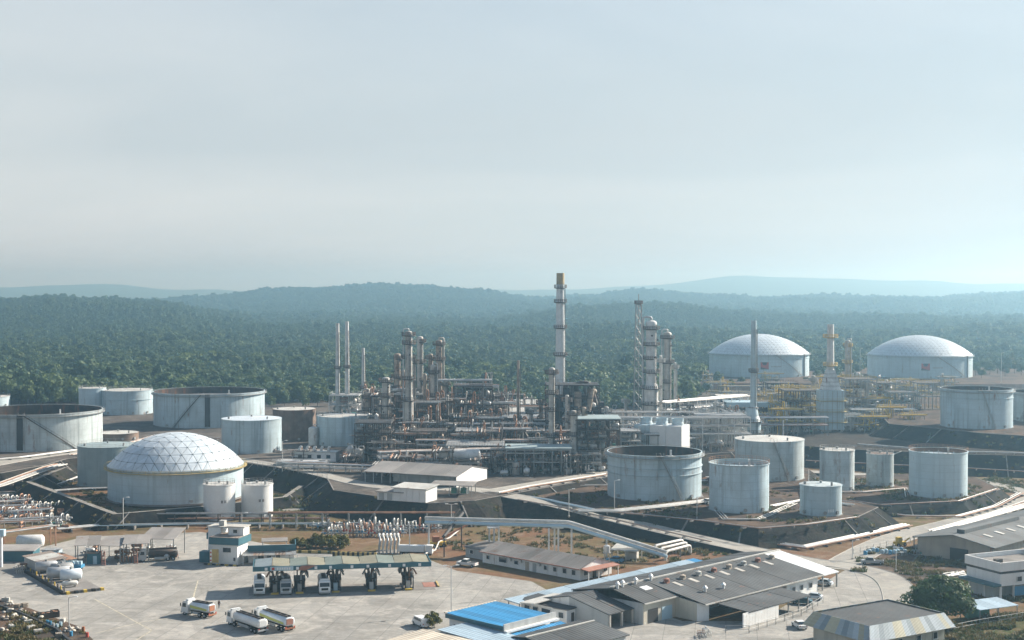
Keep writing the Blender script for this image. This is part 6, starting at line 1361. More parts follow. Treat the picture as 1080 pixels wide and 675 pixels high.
tanker('lime-striped tanker truck parked beside the plain white tanker', (md.x + 5.0, md.y + 1.6, 0), ang, 11.8, 'white_paint', 'alu', 'lime', 'red_panel')
a = G(198, 647); c = G(221.5, 652); ang = math.atan2(a.y - c.y, a.x - c.x); md = (a + c) / 2; tanker('short green-white tanker truck alone in the yard near the walking person', (md.x, md.y, 0), ang + .1, 7.6, 'white_paint', 'alu', 'lime', 'paint_orange')
for i, (px, lab, cb, tm) in enumerate(((274, 'white tanker truck under the canopy, leftmost of three', 'white_paint', 'alu'), (302, 'tanker truck with chrome front between the first two loading islands', 'grey_paint', 'steel_dark'), (343, 'white-cabbed tanker truck with dark tank before the third loading island', 'white_paint', 'grey_paint'))):
    p = G(px, 628.5 - i * .4); tanker(lab, (p.x - 1.0, p.y + 5.2, 0), R(-80), 10.6, cb, tm)
def car(label, loc, ang, paint='white_paint', L_=4.4, pickup=False, van=False):
    t = thing('van' if van else ('pickup_truck' if pickup else 'parked_car'), label, 'van' if van else ('pickup' if pickup else 'car'), loc, ang); h = L_ / 2; w = .87
    if van: P = [(h, .35), (h, .8), (h - .5, 1.1), (h - 1.0, 1.85), (-h + .1, 1.9), (-h, .9), (-h, .35)]
    elif pickup: P = [(h, .4), (h, .95), (h - .2, 1.05), (-h, 1.05), (-h, .4)]
    else: P = [(h, .32), (h - .02, .7), (h - .4, .86), (h - 1.1, .95), (-h + .5, .98), (-h, .9), (-h, .35)]
    n = len(P); b = MB(); b.add([(x, -w, z) for x, z in P] + [(x, w, z) for x, z in P], [tuple(range(n)), tuple(range(2 * n - 1, n - 1, -1))] + [(i, n + i, n + (i + 1) % n, (i + 1) % n) for i in range(n)]); bd = b.build('body', paint, t)
    if van: bx(bd, 'windows', -.2, 0, 1.2, L_ - 1.9, 1.76, .5, 'glass_dark')
    else:
        x0, x1, x2, x3 = (h - 1.1, h - 1.7, -.1, -.35) if pickup else (h - 1.15, h - 1.9, -h + 1.1, -h + .45); zb, zt = (1.05, 1.68) if pickup else (.96, 1.42); k = .8
        V = [(x0, -w * .96, zb), (x1, -w * k, zt), (x2, -w * k, zt), (x3, -w * .96, zb)]; V += [(x, -y, z) for x, y, z in V]
        b = MB(); b.add(V, [(3, 2, 1, 0), (4, 5, 6, 7), (0, 1, 5, 4), (2, 3, 7, 6)]); b.build('glasshouse', 'glass_dark', t); b = MB(); b.box((x1 + x2) / 2, 0, zt - .02, x1 - x2 + .1, w * k * 2 + .04, .07); b.build('roof', paint, t)
        if pickup: bx(t, 'cargo_bed', -h + 1.05, 0, 1.0, 1.9, 1.45, .08, 'black')
    for x in (h - .8, -h + .8):
        for s in (-1, 1): wheel(t, x, s * .8, .34, .24)
    for s in (-1, 1): bx(t, 'headlight', h, s * .6, .65, .06, .35, .16, 'alu'); bx(t, 'tail_light', -h, s * .68, .75, .06, .2, .2, 'paint_red')
    return t
for lab, px, py, an, pt, kw in [('white pickup parked in front of the small grey-white annex', 493, 597, 150, 'white_paint', dict(pickup=True, L_=5.2)), ('white van parked by the beige roof at the bottom', 444, 660, 120, 'white_paint', dict(van=True, L_=4.8)),
    ('blue car parked beside the small pale-roofed shelter', 648, 593, 160, 'paint_blue', {}), ('silver car parked outside the white end bay of the warehouse', 857, 632, 160, 'alu', {}), ('dark teal car beside the silver car', 846, 637, 160, 'teal', {}),
    ('white car beside the striped mansard building', 843, 662, 100, 'white_paint', {}), ('silver car under the white end bay roof', 868, 617, 150, 'alu', {}), ('grey pickup on the verge by the blue drums', 920, 595, 170, 'grey_paint', dict(pickup=True, L_=5.4)), ('white car on the process road beside the central tank', 748, 531, 30, 'white_paint', {})]:
    z = 4.55 if py == 531 else .04; p = G(px, py, z); car(lab, p, R(an), pt, **kw)
t = thing('lorry', 'white lorry with long flat body behind the canopy corner', 'truck', G(438, 585), R(-5)); bx(t, 'box_body', -.8, 0, .9, 6.5, 2.2, 1.5, 'white_paint'); bx(t, 'cab', 3.6, 0, .5, 1.7, 2.1, 2.0, 'white_paint'); bx(t, 'windscreen', 4.46, 0, 1.5, .06, 1.8, .7, 'glass_dark'); bx(t, 'chassis', 0, 0, .5, 8, .9, .35, 'black'); [wheel(t, x, s * .9, .45, .3) for x in (3.3, -2.2, -3.4) for s in (-1, 1)]
t = thing('mobile_crane', 'orange jib of a small crane beside the elevated pipeline', 'crane', G(462, 577), R(20)); bx(t, 'carrier', 0, 0, .5, 4, 1.9, .9, 'yellow'); bx(t, 'cab', -.6, 0, 1.4, 1.6, 1.5, 1.4, 'paint_orange'); bar(t, 'jib', (.2, 0, 1.8), (9, 2, 5.2), .4, .4, 'paint_orange'); [wheel(t, x, s * .85, .5, .35) for x in (-1.3, 1.3) for s in (-1, 1)]

# --- control office
p = G(243, 593); t = thing('control_office', 'two-storey white control office with teal roof band at the yard edge', 'building', p, R(-14))
bx(t, 'wall', 0, 0, 0, 6.6, 6.2, 5.0, 'wall_white'); bx(t, 'roof_band', 0, 0, 4.9, 7.8, 7.4, 1.7, 'teal'); bx(t, 'roof_deck', 0, 0, 6.6, 7.6, 7.2, .1, 'roof_rusty'); bx(t, 'penthouse', 1.6, 1.5, 6.7, 4.0, 3.4, 2.0, 'wall_white'); bx(t, 'penthouse_roof', 1.6, 1.5, 8.7, 4.6, 4, .2, 'concrete')
bx(t, 'penthouse_window', 1.4, -.23, 7.3, 1, .1, .8, 'glass_dark'); windows(t, [(.6, 3.0, 2.2, 1.2), (2.6, .9, .7, 1)], -3.14); bx(t, 'window', -3.33, -1.2, 2.9, .1, 1, 1, 'glass_dark'); bx(t, 'window', -3.33, 1.2, 2.9, .1, 1, 1, 'glass_dark')
bx(t, 'stair_tower', -4.8, 3.2, 0, 3.4, 4, 8.2, 'wall_white'); bx(t, 'stair_tower_band', -6.2, 3, 5.2, 1.6, 3.4, 1.6, 'teal'); bx(t, 'tower_roof', -4.0, 3.4, 8.2, 5.6, 4.6, .25, 'concrete'); bx(t, 'water_drum', -3.4, 3, 8.45, 1.4, 1.4, 1.3, 'roof_pale'); bx(t, 'plant_box', -6.2, -.5, 0, 2.6, 2.4, 2.6, 'teal')
for i in range(9): bx(t, 'kerb_block', -4.5 + i * 1.1, -4.3, 0, .8, .5, .35, 'yellow' if i % 2 else 'black')
t = thing('office_annex', 'low annex with blue fascia and rusty awning right of the control office', 'building', G(262, 594), R(9)); bx(t, 'wall', 5.5, 3.6, 0, 11, 6.6, 2.8, 'wall_white'); bx(t, 'fascia', 5.6, .1, 2.8, 11.6, .25, 1.5, 'teal'); bx(t, 'fascia', 11.4, 3.6, 2.8, .25, 7.2, 1.5, 'teal'); bx(t, 'flat_roof', 5.5, 3.6, 2.85, 11.2, 6.8, .3, 'concrete')
for i in range(5): roof_plane(t, [(-1.4 + i * 2.6, -2.6, 2.3), (1.16 + i * 2.6, -2.6, 2.3), (1.16 + i * 2.6, 0, 2.75), (-1.4 + i * 2.6, 0, 2.75)], 'roof_rusty' if i % 2 else 'steel', 'awning_sheet', .08)
for i in range(6): bx(t, 'awning_post', -1.2 + i * 2.6, -2.4, 0, .14, .14, 2.3, 'white_paint')
windows(t, [(3, 1, 1.4, 1), (7, 1, 1.4, 1)], .24); bx(t, 'door', 5, .26, 0, 1, .12, 2.1, 'glass_dark'); roof_plane(t, [(3, 8, 3.8), (9.5, 8, 3.8), (9.5, 11, 4.2), (3, 11, 4.2)], 'roof_plateau', 'rear_roof')
[bx(t, 'rear_post', x, y, 0, .18, .18, 3.7, 'steel') for x in (3.3, 9.2) for y in (8.2, 10.8)]
t = thing('sign_board', 'yellow notice board with red marks standing before the control office', 'sign', G(226, 597), R(-4)); bx(t, 'board', 0, 0, .8, 2.2, .15, 3.3, 'yellow_old'); [bx(t, 'post', s, .1, 0, .15, .15, 4, 'steel') for s in (-1, 1)]; bx(t, 'white_strip', -.8, -.09, .9, .5, .04, 3.1, 'white_paint'); [bx(t, 'red_mark', -.8, -.13, 1.2 + i * .95, .36, .04, .4, 'paint_red') for i in range(3)]
# --- open maintenance shelters at left
def shelter(label, px, py, w, d, h, rot, pitch=.9, m='roof_plateau'):
    t = thing('open_shelter', label, 'shelter', G(px, py), R(rot)); n = max(2, round(w / 3))
    for i in range(n): a = -w / 2 + w * i / n; roof_plane(t, [(a, -d / 2, h), (a + w / n - .03, -d / 2, h), (a + w / n - .03, d / 2, h + pitch), (a, d / 2, h + pitch)], m, 'roof_sheet', .1)
    for x in (-w / 2 + .3, w / 2 - .3):
        for y in (-d / 2 + .4, d / 2 - .4): bx(t, 'post', x, y, -.05, .22, .22, h + (pitch if y > 0 else 0), 'steel')
    return t
shelter('open shelter with tilted grey roof over a blue box, leftmost of four', 93, 592, 6, 7, 4.6, 12, 1.2); shelter('open shelter with low grey roof, second of four from the left', 121, 590, 7, 9, 4.2, -8, .8); shelter('open shelter with grey roof over stacked ladders, third of four', 145, 590, 6.5, 8, 4.6, 10, 1.0); shelter('open shelter with pitched roof over the dark tanker, rightmost of four', 172, 586, 9, 9, 5.0, -6, 1.4)
p = G(166, 592); tanker('dark grey tanker truck under the rightmost open shelter', (p.x, p.y + 1, 0), R(195), 9.5, 'grey_paint', 'steel_dark')
p = G(137, 592); equip(p.x, p.y, 0, 2.8, 4, 'valves'); equip(p.x - 3, p.y + 2, 0, 2.6, 4, 'exch')
for i, (px, py) in enumerate(((109, 596), (143, 594), (178, 590))):
    t = thing('stair_ladder', ('wooden loading ladder at the first open shelter', 'wooden loading ladder at the third open shelter', 'wooden loading ladder beside the dark tanker')[i], 'ladder', G(px, py), R(20)); b = MB()
    for s in (-.4, .4): b.cyl((s, -1, 0), (s, .6, 3.4), .1, 5)
    for k in range(9): b.cyl((-.4, -1 + k * .18, .3 + k * .36), (.4, -1 + k * .18, .3 + k * .36), .06, 4)
    b.build('rungs_and_rails', 'red_panel', t); bx(t, 'foot_plate', 0, -1, 0, 1.2, .4, .08, 'steel'); 
t = thing('blue_cabin', 'small teal cabin under the leftmost open shelter', 'cabin', G(99, 594), R(10)); bx(t, 'wall', 0, 0, 0, 3, 2.6, 2.6, 'teal'); bx(t, 'roof', 0, 0, 2.6, 3.3, 2.9, .12, 'steel_dark'); bx(t, 'door', .4, -1.33, 0, .9, .08, 2, 'sky_blue')
# --- tank plinth with yellow-black bollards, left
a = G(20, 600); c = G(66, 627); ang = math.atan2(c.y - a.y, c.x - a.x); L_ = (c - a).length
t = thing('tank_plinth', 'raised concrete plinth edged with yellow-black bollards at left', 'plinth', a, ang); bx(t, 'slab', L_ / 2, 4.2, 0, L_, 8.4, .5, 'concrete_dark'); bx(t, 'black_wall', L_ / 2, -.1, 0, L_ + .6, .3, .9, 'black')
for i in range(15): b = MB(); b.cyl((1 + i * (L_ - 1.5) / 14, .5, .5), (1 + i * (L_ - 1.5) / 14, .5, 1.4), .16, 8); b.build('bollard', 'yellow' if i % 2 else 'steel_dark', t)
for i in range(5): bx(t, 'marker_block', L_ + .5, 1 + i * 1.9, 0, .9, .7, .6, 'yellow' if i % 2 == 0 else 'black')
for i, (u, v, ll, r, mm, lab) in enumerate(((11.5, 3.4, 5.2, 1.2, 'pipe_silver', 'silver horizontal tank on the plinth, nearest the rusty container'), (16.5, 5.6, 5.4, 1.25, 'steel', 'dull grey horizontal tank on the plinth, farthest from the road'), (21.5, 3.6, 5.6, 1.3, 'pipe_silver', 'silver horizontal tank in the middle of the plinth'), (25.4, 5.2, 5, 1.25, 'alu', 'bright horizontal tank near the plinth corner'), (28.4, 3.0, 3.6, .55, 'pipe_white', 'slim white horizontal cylinder at the plinth corner'))):
    u = min(u, L_ - 2.2) if i < 4 else L_ - 2.4; q = thing('horizontal_tank', lab, 'tank', a + Vector((math.cos(ang) * u * .93 - math.sin(ang) * v, math.sin(ang) * u * .93 + math.cos(ang) * v, .5)), ang + R(78))
    b = MB(); P = [(.02, -ll / 2), (r * .7, -ll / 2 + .12), (r, -ll / 2 + .4), (r, ll / 2 - .4), (r * .7, ll / 2 - .12), (.02, ll / 2)]; b.lathe(P, 20, sharp=False); b.v = [(z, x, y + r + .3) for x, y, z in b.v]; b.build('shell', mm, q)
    for s in (-.3, .3): bx(q, 'saddle', s * ll, 0, 0, .35, r * 1.5, r * .7, 'concrete')
    b = MB(); b.cyl((0, 0, 2 * r + .2), (0, 0, 2 * r + .7), .3, 10); b.build('manhole', 'steel', q)
p = G(32, 603); t = thing('container_shed', 'grey container shed with patchy white and rusty roof at left', 'shed', p, ang + R(4)); bx(t, 'wall', 0, 3.5, 0, 11, 6, 2.9, 'wall_grey'); [roof_plane(t, [(-5.8 + i * 2.9, 0, 2.95), (-2.95 + i * 2.9, 0, 2.95), (-2.95 + i * 2.9, 7, 3.4), (-5.8 + i * 2.9, 7, 3.4)], ('roof_rusty', 'roof_pale', 'roof_pale', 'roof_rusty')[i], 'roof_sheet', .1) for i in range(4)]; bx(t, 'door', 4, .45, 0, 1.4, .1, 2.2, 'steel'); bx(t, 'side_awning', 0, 8.2, 2.7, 10, 2.6, .12, 'pipe_rust')
[bx(t, 'awning_post', x, 9.2, 0, .15, .15, 2.7, 'steel') for x in (-4.6, 0, 4.6)]
t = thing('blue_hut', 'small blue-grey hut with white door behind the tank plinth', 'hut', G(55, 591), R(-4)); bx(t, 'wall', 0, 0, 0, 4, 3, 2.7, 'sky_blue'); bx(t, 'roof', 0, 0, 2.7, 4.4, 3.4, .15, 'steel'); bx(t, 'door', .6, -1.54, 0, 1.1, .08, 2.1, 'white_paint')
t = thing('flatbed_truck', 'blue flatbed truck behind the tank plinth', 'truck', G(74, 602), R(172)); bx(t, 'cargo_bed', -1.0, 0, .9, 4.4, 2.1, .7, 'paint_blue'); c = bx(t, 'cab', 2.2, 0, .5, 1.6, 2.0, 1.9, 'paint_blue'); bx(t, 'windscreen', 3.03, 0, 1.4, .06, 1.7, .75, 'glass_dark'); bx(t, 'chassis', -.2, 0, .5, 5.6, .8, .3, 'black'); [wheel(t, x, s * .85, .42, .3) for x in (2.1, -2.0) for s in (-1, 1)]; [bx(t, 'cargo_drum', -2.6 + i, 0, 1.6, .7, .7, .8, 'sky_blue') for i in range(4)]
q = thing('horizontal_tank', 'white horizontal tank on legs behind the container shed', 'tank', G(32, 583), R(8)); b = MB(); r = 1.6; ll = 7; P = [(.02, -ll / 2), (r * .7, -ll / 2 + .15), (r, -ll / 2 + .6), (r, ll / 2 - .6), (r * .7, ll / 2 - .15), (.02, ll / 2)]; b.lathe(P, 20, sharp=False); b.v = [(z, x, y + 3) for x, y, z in b.v]; b.build('shell', 'steel_white', q); [bx(q, 'leg', x, y, 0, .3, .3, 2.2, 'steel') for x in (-2, 2) for y in (-.8, .8)]
t = thing('netting_shed', 'low green-netted shed at the far left edge', 'shed', G(12, 592), 0); bx(t, 'wall', 0, 2, 0, 11, 5, 2.8, 'teal'); roof_plane(t, [(-6, -1, 2.8), (6, -1, 2.8), (6, 5, 3.3), (-6, 5, 3.3)], 'roof_plateau'); 
t = thing('gantry_post', 'white and blue gantry post at the far left edge', 'post', G(1, 598), 0); bx(t, 'column', 0, 0, 0, .7, .7, 7.5, 'white_paint'); bx(t, 'head_box', -.6, 0, 7.5, 3.2, 1.4, 1.6, 'sky_blue')
# --- junk along the lower left
JK = [('concrete_block', 'block', 'concrete', 0), ('sandbag_heap', 'bags', 'wall_cream', 1), ('oil_drum', 'drum', 'paint_blue', 2), ('pallet_stack', 'pallets', 'wall_tan', 3), ('scrap_bin', 'bin', 'steel_dark', 4)]
def junk(px, py, k, mcol=None, word=''):
    nm, ct, m, kk = JK[k]; m = mcol or m
    lab = {0: 'grey concrete block lying in the junk strip at lower left', 1: 'pale heap of sacks in the junk strip at lower left', 2: word + ' oil drum standing in the junk strip at lower left', 3: 'stack of wooden pallets in the junk strip at lower left', 4: 'dark scrap bin in the junk strip at lower left'}[k]
    t = thing(nm, lab, ct, G(px, py), rv.uniform(0, 3), 'discarded things along the lower left')
    if k == 0: b = MB(); b.box(0, 0, 0, 1.6, .9, .7); b.box(0, 0, .7, 1.5, .8, .1); b.build('block', m, t); bx(t, 'lifting_lug', 0, 0, .8, .3, .1, .15, 'steel')
    elif k == 1:
        for i in range(7):
            b = MB(); s = rv.uniform(.35, .6); b.lathe([(.02, 0), (s * .8, .05), (s, .22), (s * .75, .4), (.02, .48)], 9, rv.uniform(-.8, .8), rv.uniform(-.6, .6), sharp=False); o = b.build('sack', rv.choice((m, 'wall_tan', 'concrete', 'concrete_dark')), t); o.location.z = .0 if i < 5 else .4
    elif k == 2: b = MB(); b.lathe([(.3, 0), (.3, .3), (.33, .31), (.33, .34), (.3, .35), (.3, .62), (.33, .63), (.33, .66), (.3, .67), (.3, .95), (.02, .95)], 14); b.build('drum', m, t); b = MB(); b.cyl((.15, 0, .95), (.15, 0, 1.0), .05, 6); b.build('bung', 'steel', t)
    elif k == 3:
        for i in range(5): b = MB(); [b.box(-.5 + j * .25, 0, i * .18 + .08, .16, 1.2, .04) for j in range(5)]; [b.box(0, -.5 + j * .5, i * .18, 1.2, .1, .08) for j in range(3)]; b.build('pallet', m, t)
    else: b = MB(); b.box(0, 0, 0, 2.4, 1.5, .1); [b.box(s * 1.2, 0, .1, .08, 1.5, 1.1) for s in (-1, 1)]; [b.box(0, s * .75, .1, 2.4, .08, 1.1) for s in (-1, 1)]; b.build('bin_body', m, t); [bx(t, 'scrap', rv.uniform(-.7, .7), rv.uniform(-.4, .4), .2, .7, .4, .9, 'pipe_rust', rv.random()) for i in range(3)]
for px, py, k, mm, w in [(18, 641, 3, None, ''), (26, 640, 3, None, ''), (8, 646, 1, None, ''), (15, 651, 1, None, ''), (24, 655, 1, None, ''), (3, 654, 1, None, ''), (22, 646, 1, None, ''), (48, 652, 4, None, ''), (58, 650, 4, None, ''), (50, 659, 2, 'paint_blue', 'blue'), (53, 660, 2, 'paint_blue', 'blue'), (56, 662, 2, 'grey_paint', 'grey'), (60, 663, 2, 'sky_blue', 'pale blue'), (64, 661, 2, 'sky_blue', 'pale blue'), (38, 649, 1, None, ''), (43, 653, 1, None, ''), (72, 666, 1, None, ''), (80, 665, 1, None, ''), (88, 666, 2, 'paint_orange', 'orange'), (75, 671, 2, 'paint_blue', 'blue'), (30, 658, 0, None, ''), (33, 664, 0, None, ''), (12, 663, 0, None, ''), (2, 666, 1, None, ''), (40, 668, 0, None, ''), (62, 672, 3, None, ''), (92, 672, 2, 'paint_red', 'red'), (10, 638, 1, None, ''), (6, 634, 0, None, ''), (66, 656, 0, None, '')]: junk(px, py, k, mm, w)
t = thing('low_wall', 'long dark kerb wall bordering the junk strip', 'wall', G(-20, 634), 0); pts = [G(-20, 634), G(20, 648), G(60, 666), G(82, 686)]
for q0, q1 in zip(pts, pts[1:]): bar(t, 'wall_segment', q0 - pts[0] + Vector((0, 0, .3)), q1 - pts[0] + Vector((0, 0, .3)), .5, .7, 'steel_black')
# --- yard details right of the road
for i in range(11):
    p = G(913 + i * 4.2 + rv.uniform(-1, 1), 583 + rv.uniform(-1.5, 3.0)); t = thing('plastic_tank', 'pale blue plastic barrel in the row beside the storage shed', 'barrel', p, rv.uniform(0, 3), 'blue barrels beside the storage shed'); b = MB(); b.lathe([(.45, 0), (.5, .1), (.5, .9), (.42, 1.05), (.15, 1.1), (.02, 1.1)], 12); b.build('body', 'sky_blue' if i % 3 else 'paint_blue', t); b = MB(); b.cyl((0, 0, 1.08), (0, 0, 1.2), .14, 8); b.build('lid', 'white_paint', t)
for i in range(9): p = G(990 + rv.uniform(0, 38), 606 + rv.uniform(-3, 5)); t = thing('spare_pipe', 'white spare pipe lying on the ground beside the storage shed', 'pipe', p, R(35) + rv.uniform(-.12, .12), 'spare pipes beside the storage shed'); rod(t, 'pipe', (-2.6, 0, .3 + .25 * (i % 3)), (2.6, 0, .3 + .25 * (i % 3)), .2, 'pipe_white', 10); [bx(t, 'timber', x, 0, 0, .15, .6, .12 + .25 * (i % 3), 'bark') for x in (-1.8, 1.8)]
for i in range(12): p = G(940 + rv.uniform(0, 40), 583 + rv.uniform(-4, 3)); equip(p.x, p.y, 0, 1.4, 1.8, rv.choice(('valves', 'pump', 'exch')))
t = thing('excavator', 'small yellow loader by the verge left of the storage shed', 'loader', G(949, 576), R(20)); bx(t, 'chassis', 0, 0, .4, 3, 1.6, .8, 'yellow'); bx(t, 'cab', -.3, 0, 1.2, 1.2, 1.3, 1.2, 'yellow'); bar(t, 'boom', (1.2, 0, 1), (3, 0, 2), .3, .3, 'yellow'); [wheel(t, x, s * .8, .45, .35) for x in (-1, 1) for s in (-1, 1)]
for i in range(14): p = G(738 + rv.uniform(0, 8) + i * .3, 668 + rv.uniform(-3, 5)); equip(p.x, p.y, 0, 1.2, 1.6, 'valves') if i < 4 else None
for i, (px, py) in enumerate(((706, 650), (712, 648), (719, 650), (725, 649), (700, 648), (731, 646))): p = G(px, py); equip(p.x, p.y, 0, 2.4, 2.2, rv.choice(('valves', 'exch')))
# --- fences along the upper edge of the yard
def fence(label, pts, z=0, h=1.6, m='steel', sp=3.):
    P = [G(x, y, z) for x, y in pts]; t = thing('fence', label, 'fence', P[0]); 
    for q0, q1 in zip(P, P[1:]):
        k = max(1, int((q1 - q0).length / sp))
        for i in range(k + 1): p = q0.lerp(q1, i / k) - P[0]; bx(t, 'post', p.x, p.y, -.1, .1, .1, h, m)
        for zz in (h * .5, h * .95): rod(t, 'rail', q0 - P[0] + Vector((0, 0, zz)), q1 - P[0] + Vector((0, 0, zz)), .04, m, 6)
fence('thin fence round the white lean-to at the warehouse', [(765, 668), (790, 668), (845, 650), (868, 636)]); fence('post and rail fence along the verge by the blue barrels', [(900, 585), (935, 577), (960, 573)]); fence('rail along the edge of the plateau road', [(255, 489), (300, 496), (345, 505)], 6); fence('fence beside the striped building and the awning', [(1000, 668), (1030, 662), (1090, 652)])
# --- yellow-black wall, hedge, big tree
t = thing('striped_wall', 'low wall with yellow and black stripes in front of the hedge', 'wall', G(352, 588), R(-6))
for i in range(18): bx(t, 'wall_block', i * .62, 0, 0, .6, .4, 1.4, 'yellow_old' if i % 2 else 'black')
t = thing('low_kerb_wall', 'long low yellow-edged kerb below the hedge', 'wall', G(306, 583), R(-7)); [bx(t, 'kerb_block', i * .85, 0, 0, .8, .3, .7, 'yellow_old' if i % 3 else 'grass_dry') for i in range(24)]
SHR = [crown_mesh('foliage', 500, 1.5, 1.5, .28, 'leaf_shrub', 40 + i, 9) for i in range(3)]
for i in range(15):
    p = G(312 + i * 3.6 + rv.uniform(-1, 1), 579 + rv.uniform(-2.5, 2)); t = thing('hedge_shrub', 'yellow-green shrub in the hedge behind the loading canopy', 'shrub', p, rv.uniform(0, 6), 'shrubs of the hedge'); s = rv.uniform(.6, 1.25); t.scale = (s, s, s * rv.uniform(.9, 1.3)); ob('foliage', SHR[i % 3], t, (0, 0, -.1)); rod(t, 'stem', (0, 0, -.2), (0, 0, 1.2), .08, 'bark', 6)
p = G(990, 659); t = thing('round_tree', 'large round dark green tree beside the striped building', 'tree', p, .6)
ob('crown', crown_mesh('crown', 9000, 6.9, 4.6, .42, 'leaf_dark', 77, 22, .95), t, (0, 0, .2)); ob('trunk', trunk_mesh('trunk', 4.2, .5, 6, 9), t)
for i, (px, py) in enumerate(((452, 662), (458, 661), (456, 658))): p = G(px, py); t = thing('yellowed_shrub', 'dry yellow shrub beside the white van', 'shrub', p, i, 'dry shrubs beside the white van'); ob('foliage', SHR[i], t); rod(t, 'stem', (0, 0, -.1), (0, 0, 1), .07, 'bark', 6); t.scale = (.9, .9, .9)
# --- lamp posts
def lamp(label, px, base, top, z=0.0, arms=1, head='white_paint'):
    p = G(px, base, z); h = ZP(top, p.y) - z; t = thing('lamp_post', label, 'lamp post', p, rv.uniform(-.3, .3)); rod(t, 'pole', (0, 0, -.2), (0, 0, h), .11, 'steel_white', 8); bx(t, 'base', 0, 0, -.05, .5, .5, .4, 'concrete')
    for s in ((-1, 1) if arms == 2 else (1,)): rod(t, 'arm', (0, 0, h - .1), (s * 1.1, 0, h + .15), .06, 'steel_white', 6); bx(t, 'lamp_head', s * 1.3, 0, h + .08, .8, .35, .16, head)
    return t
for a in [('lamp post in front of the central open-top tank', 648, 540, 507, 3.4), ('tall lamp post at the left foot of the front tank terrace', 735, 562, 524, .6), ('lamp post at the bund before the domed tank', 130, 558, 525), ('tall lamp post in the yard left of the blue roof', 476, 646, 597, 0, 2), ('lamp post behind the loading canopy', 432, 585, 550), ('lamp post at the process road bend', 600, 545, 516, 4), ('lamp post on the right verge by the road', 945, 602, 583), ('lamp post near the blue barrels', 899, 590, 570), ('lamp post on the plateau road by the machinery house', 298, 494, 465, 6), ('lamp post with bright double head by the brown slope', 476, 556, 532, 1, 2), ('tall lamp post beside the small white tanks', 255, 560, 541), ('thin lamp post in the left yard corner', 73, 662, 630), ('lamp post between the far domed tanks', 907, 404, 368, 10), ('lamp post right of the far domed tanks', 1056, 404, 372, 10), ('lamp post on the plateau behind the railed tank', 826, 470, 443, 6)]: lamp(*a)
# --- the walking person
def person(px, py):
    p = G(px, py, .03); me = bpy.data.meshes.new('person')
    V = [(0, 0, .95), (0, 0, 1.15), (0, .01, 1.36), (0, 0, 1.50), (0, -.02, 1.63), (0, -.01, 1.74), (.19, 0, 1.40), (.27, .05, 1.15), (.26, -.06, .9), (.26, -.09, .82), (-.19, 0, 1.40), (-.27, -.03, 1.15), (-.25, -.16, .93), (-.25, -.2, .86), (.1, 0, .88), (.11, -.12, .48), (.11, -.06, .08), (.11, -.2, .04), (-.1, 0, .88), (-.11, .1, .48), (-.11, .28, .1), (-.11, .18, .03)]
    E = [(0, 1), (1, 2), (2, 3), (3, 4), (4, 5), (2, 6), (6, 7), (7, 8), (8, 9), (2, 10), (10, 11), (11, 12), (12, 13), (0, 14), (14, 15), (15, 16), (16, 17), (0, 18), (18, 19), (19, 20), (20, 21)]
    rad = [.15, .14, .17, .065, .1, .085, .07, .055, .04, .035, .07, .055, .04, .035, .1, .07, .05, .045, .1, .07, .05, .045]
    me.from_pydata(V, E, []); o = ob('person', me, None, p, R(160)); tag(o, 'person in dark clothes walking across the open yard', 'person')
    md = o.modifiers.new('skin', 'SKIN'); 
    for i, r in enumerate(rad): me.skin_vertices[0].data[i].radius = (r, r * .8)
    me.skin_vertices[0].data[0].use_root = True; sb = o.modifiers.new('smooth', 'SUBSURF'); sb.levels = sb.render_levels = 2; me.materials.append(MATS['cloth_dark'])
    b = MB(); b.lathe([(.02, 1.5), (.07, 1.52), (.1, 1.62), (.1, 1.7), (.06, 1.77), (.02, 1.79)], 12, 0, -.03, sharp=False); b.build('face', 'skin', o); b = MB(); b.lathe([(.112, 1.68), (.11, 1.74), (.07, 1.8), (.02, 1.815)], 12, 0, -.01, sharp=False); b.build('hair', 'black', o); b = MB(); b.lathe([(.19, 1.02), (.2, 1.2), (.21, 1.38), (.1, 1.47)], 14, 0, 0, sharp=False); b.v = [(x, y * .68, z) for x, y, z in b.v]; b.build('vest', 'cloth_orange', o)
person(231, 641.5)
# faded lane paint on the yard
mat('lane_paint', (.46, .43, .34), .9, 0, .3, .8); mat('tyre_mark', (.10, .10, .095), .95, 0, .4, .5)
def lane(pts, w, m, nm='lane_line', z=.03):
    P = [G(x, y, z) for x, y in pts]; b = MB()
    for q0, q1 in zip(P, P[1:]):
        s = (q1 - q0); s = Vector((s.y, -s.x, 0)).normalized() * w / 2; b.add([q0 - s, q1 - s, q1 + s, q0 + s], [(0, 1, 2, 3)])
    struct(b.build(nm, m))
lane([(209, 612), (206, 622), (204, 630)], .3, 'lane_paint'); lane([(100, 668), (150, 656), (190, 650)], .25, 'lane_paint'); lane([(120, 690), (160, 665), (100, 632)], .25, 'lane_paint')

for i in range(16):
    p = G(rv.uniform(88, 186), rv.uniform(582, 591)); equip(p.x, p.y, 0, 2.4, 3.0, rv.choice(('valves', 'pump', 'exch', 'drum')))
for i in range(10):
    p = G(rv.uniform(12, 58), rv.uniform(588, 606)); equip(p.x, p.y, 0, 1.6, 2.0, rv.choice(('valves', 'pump', 'exch')))

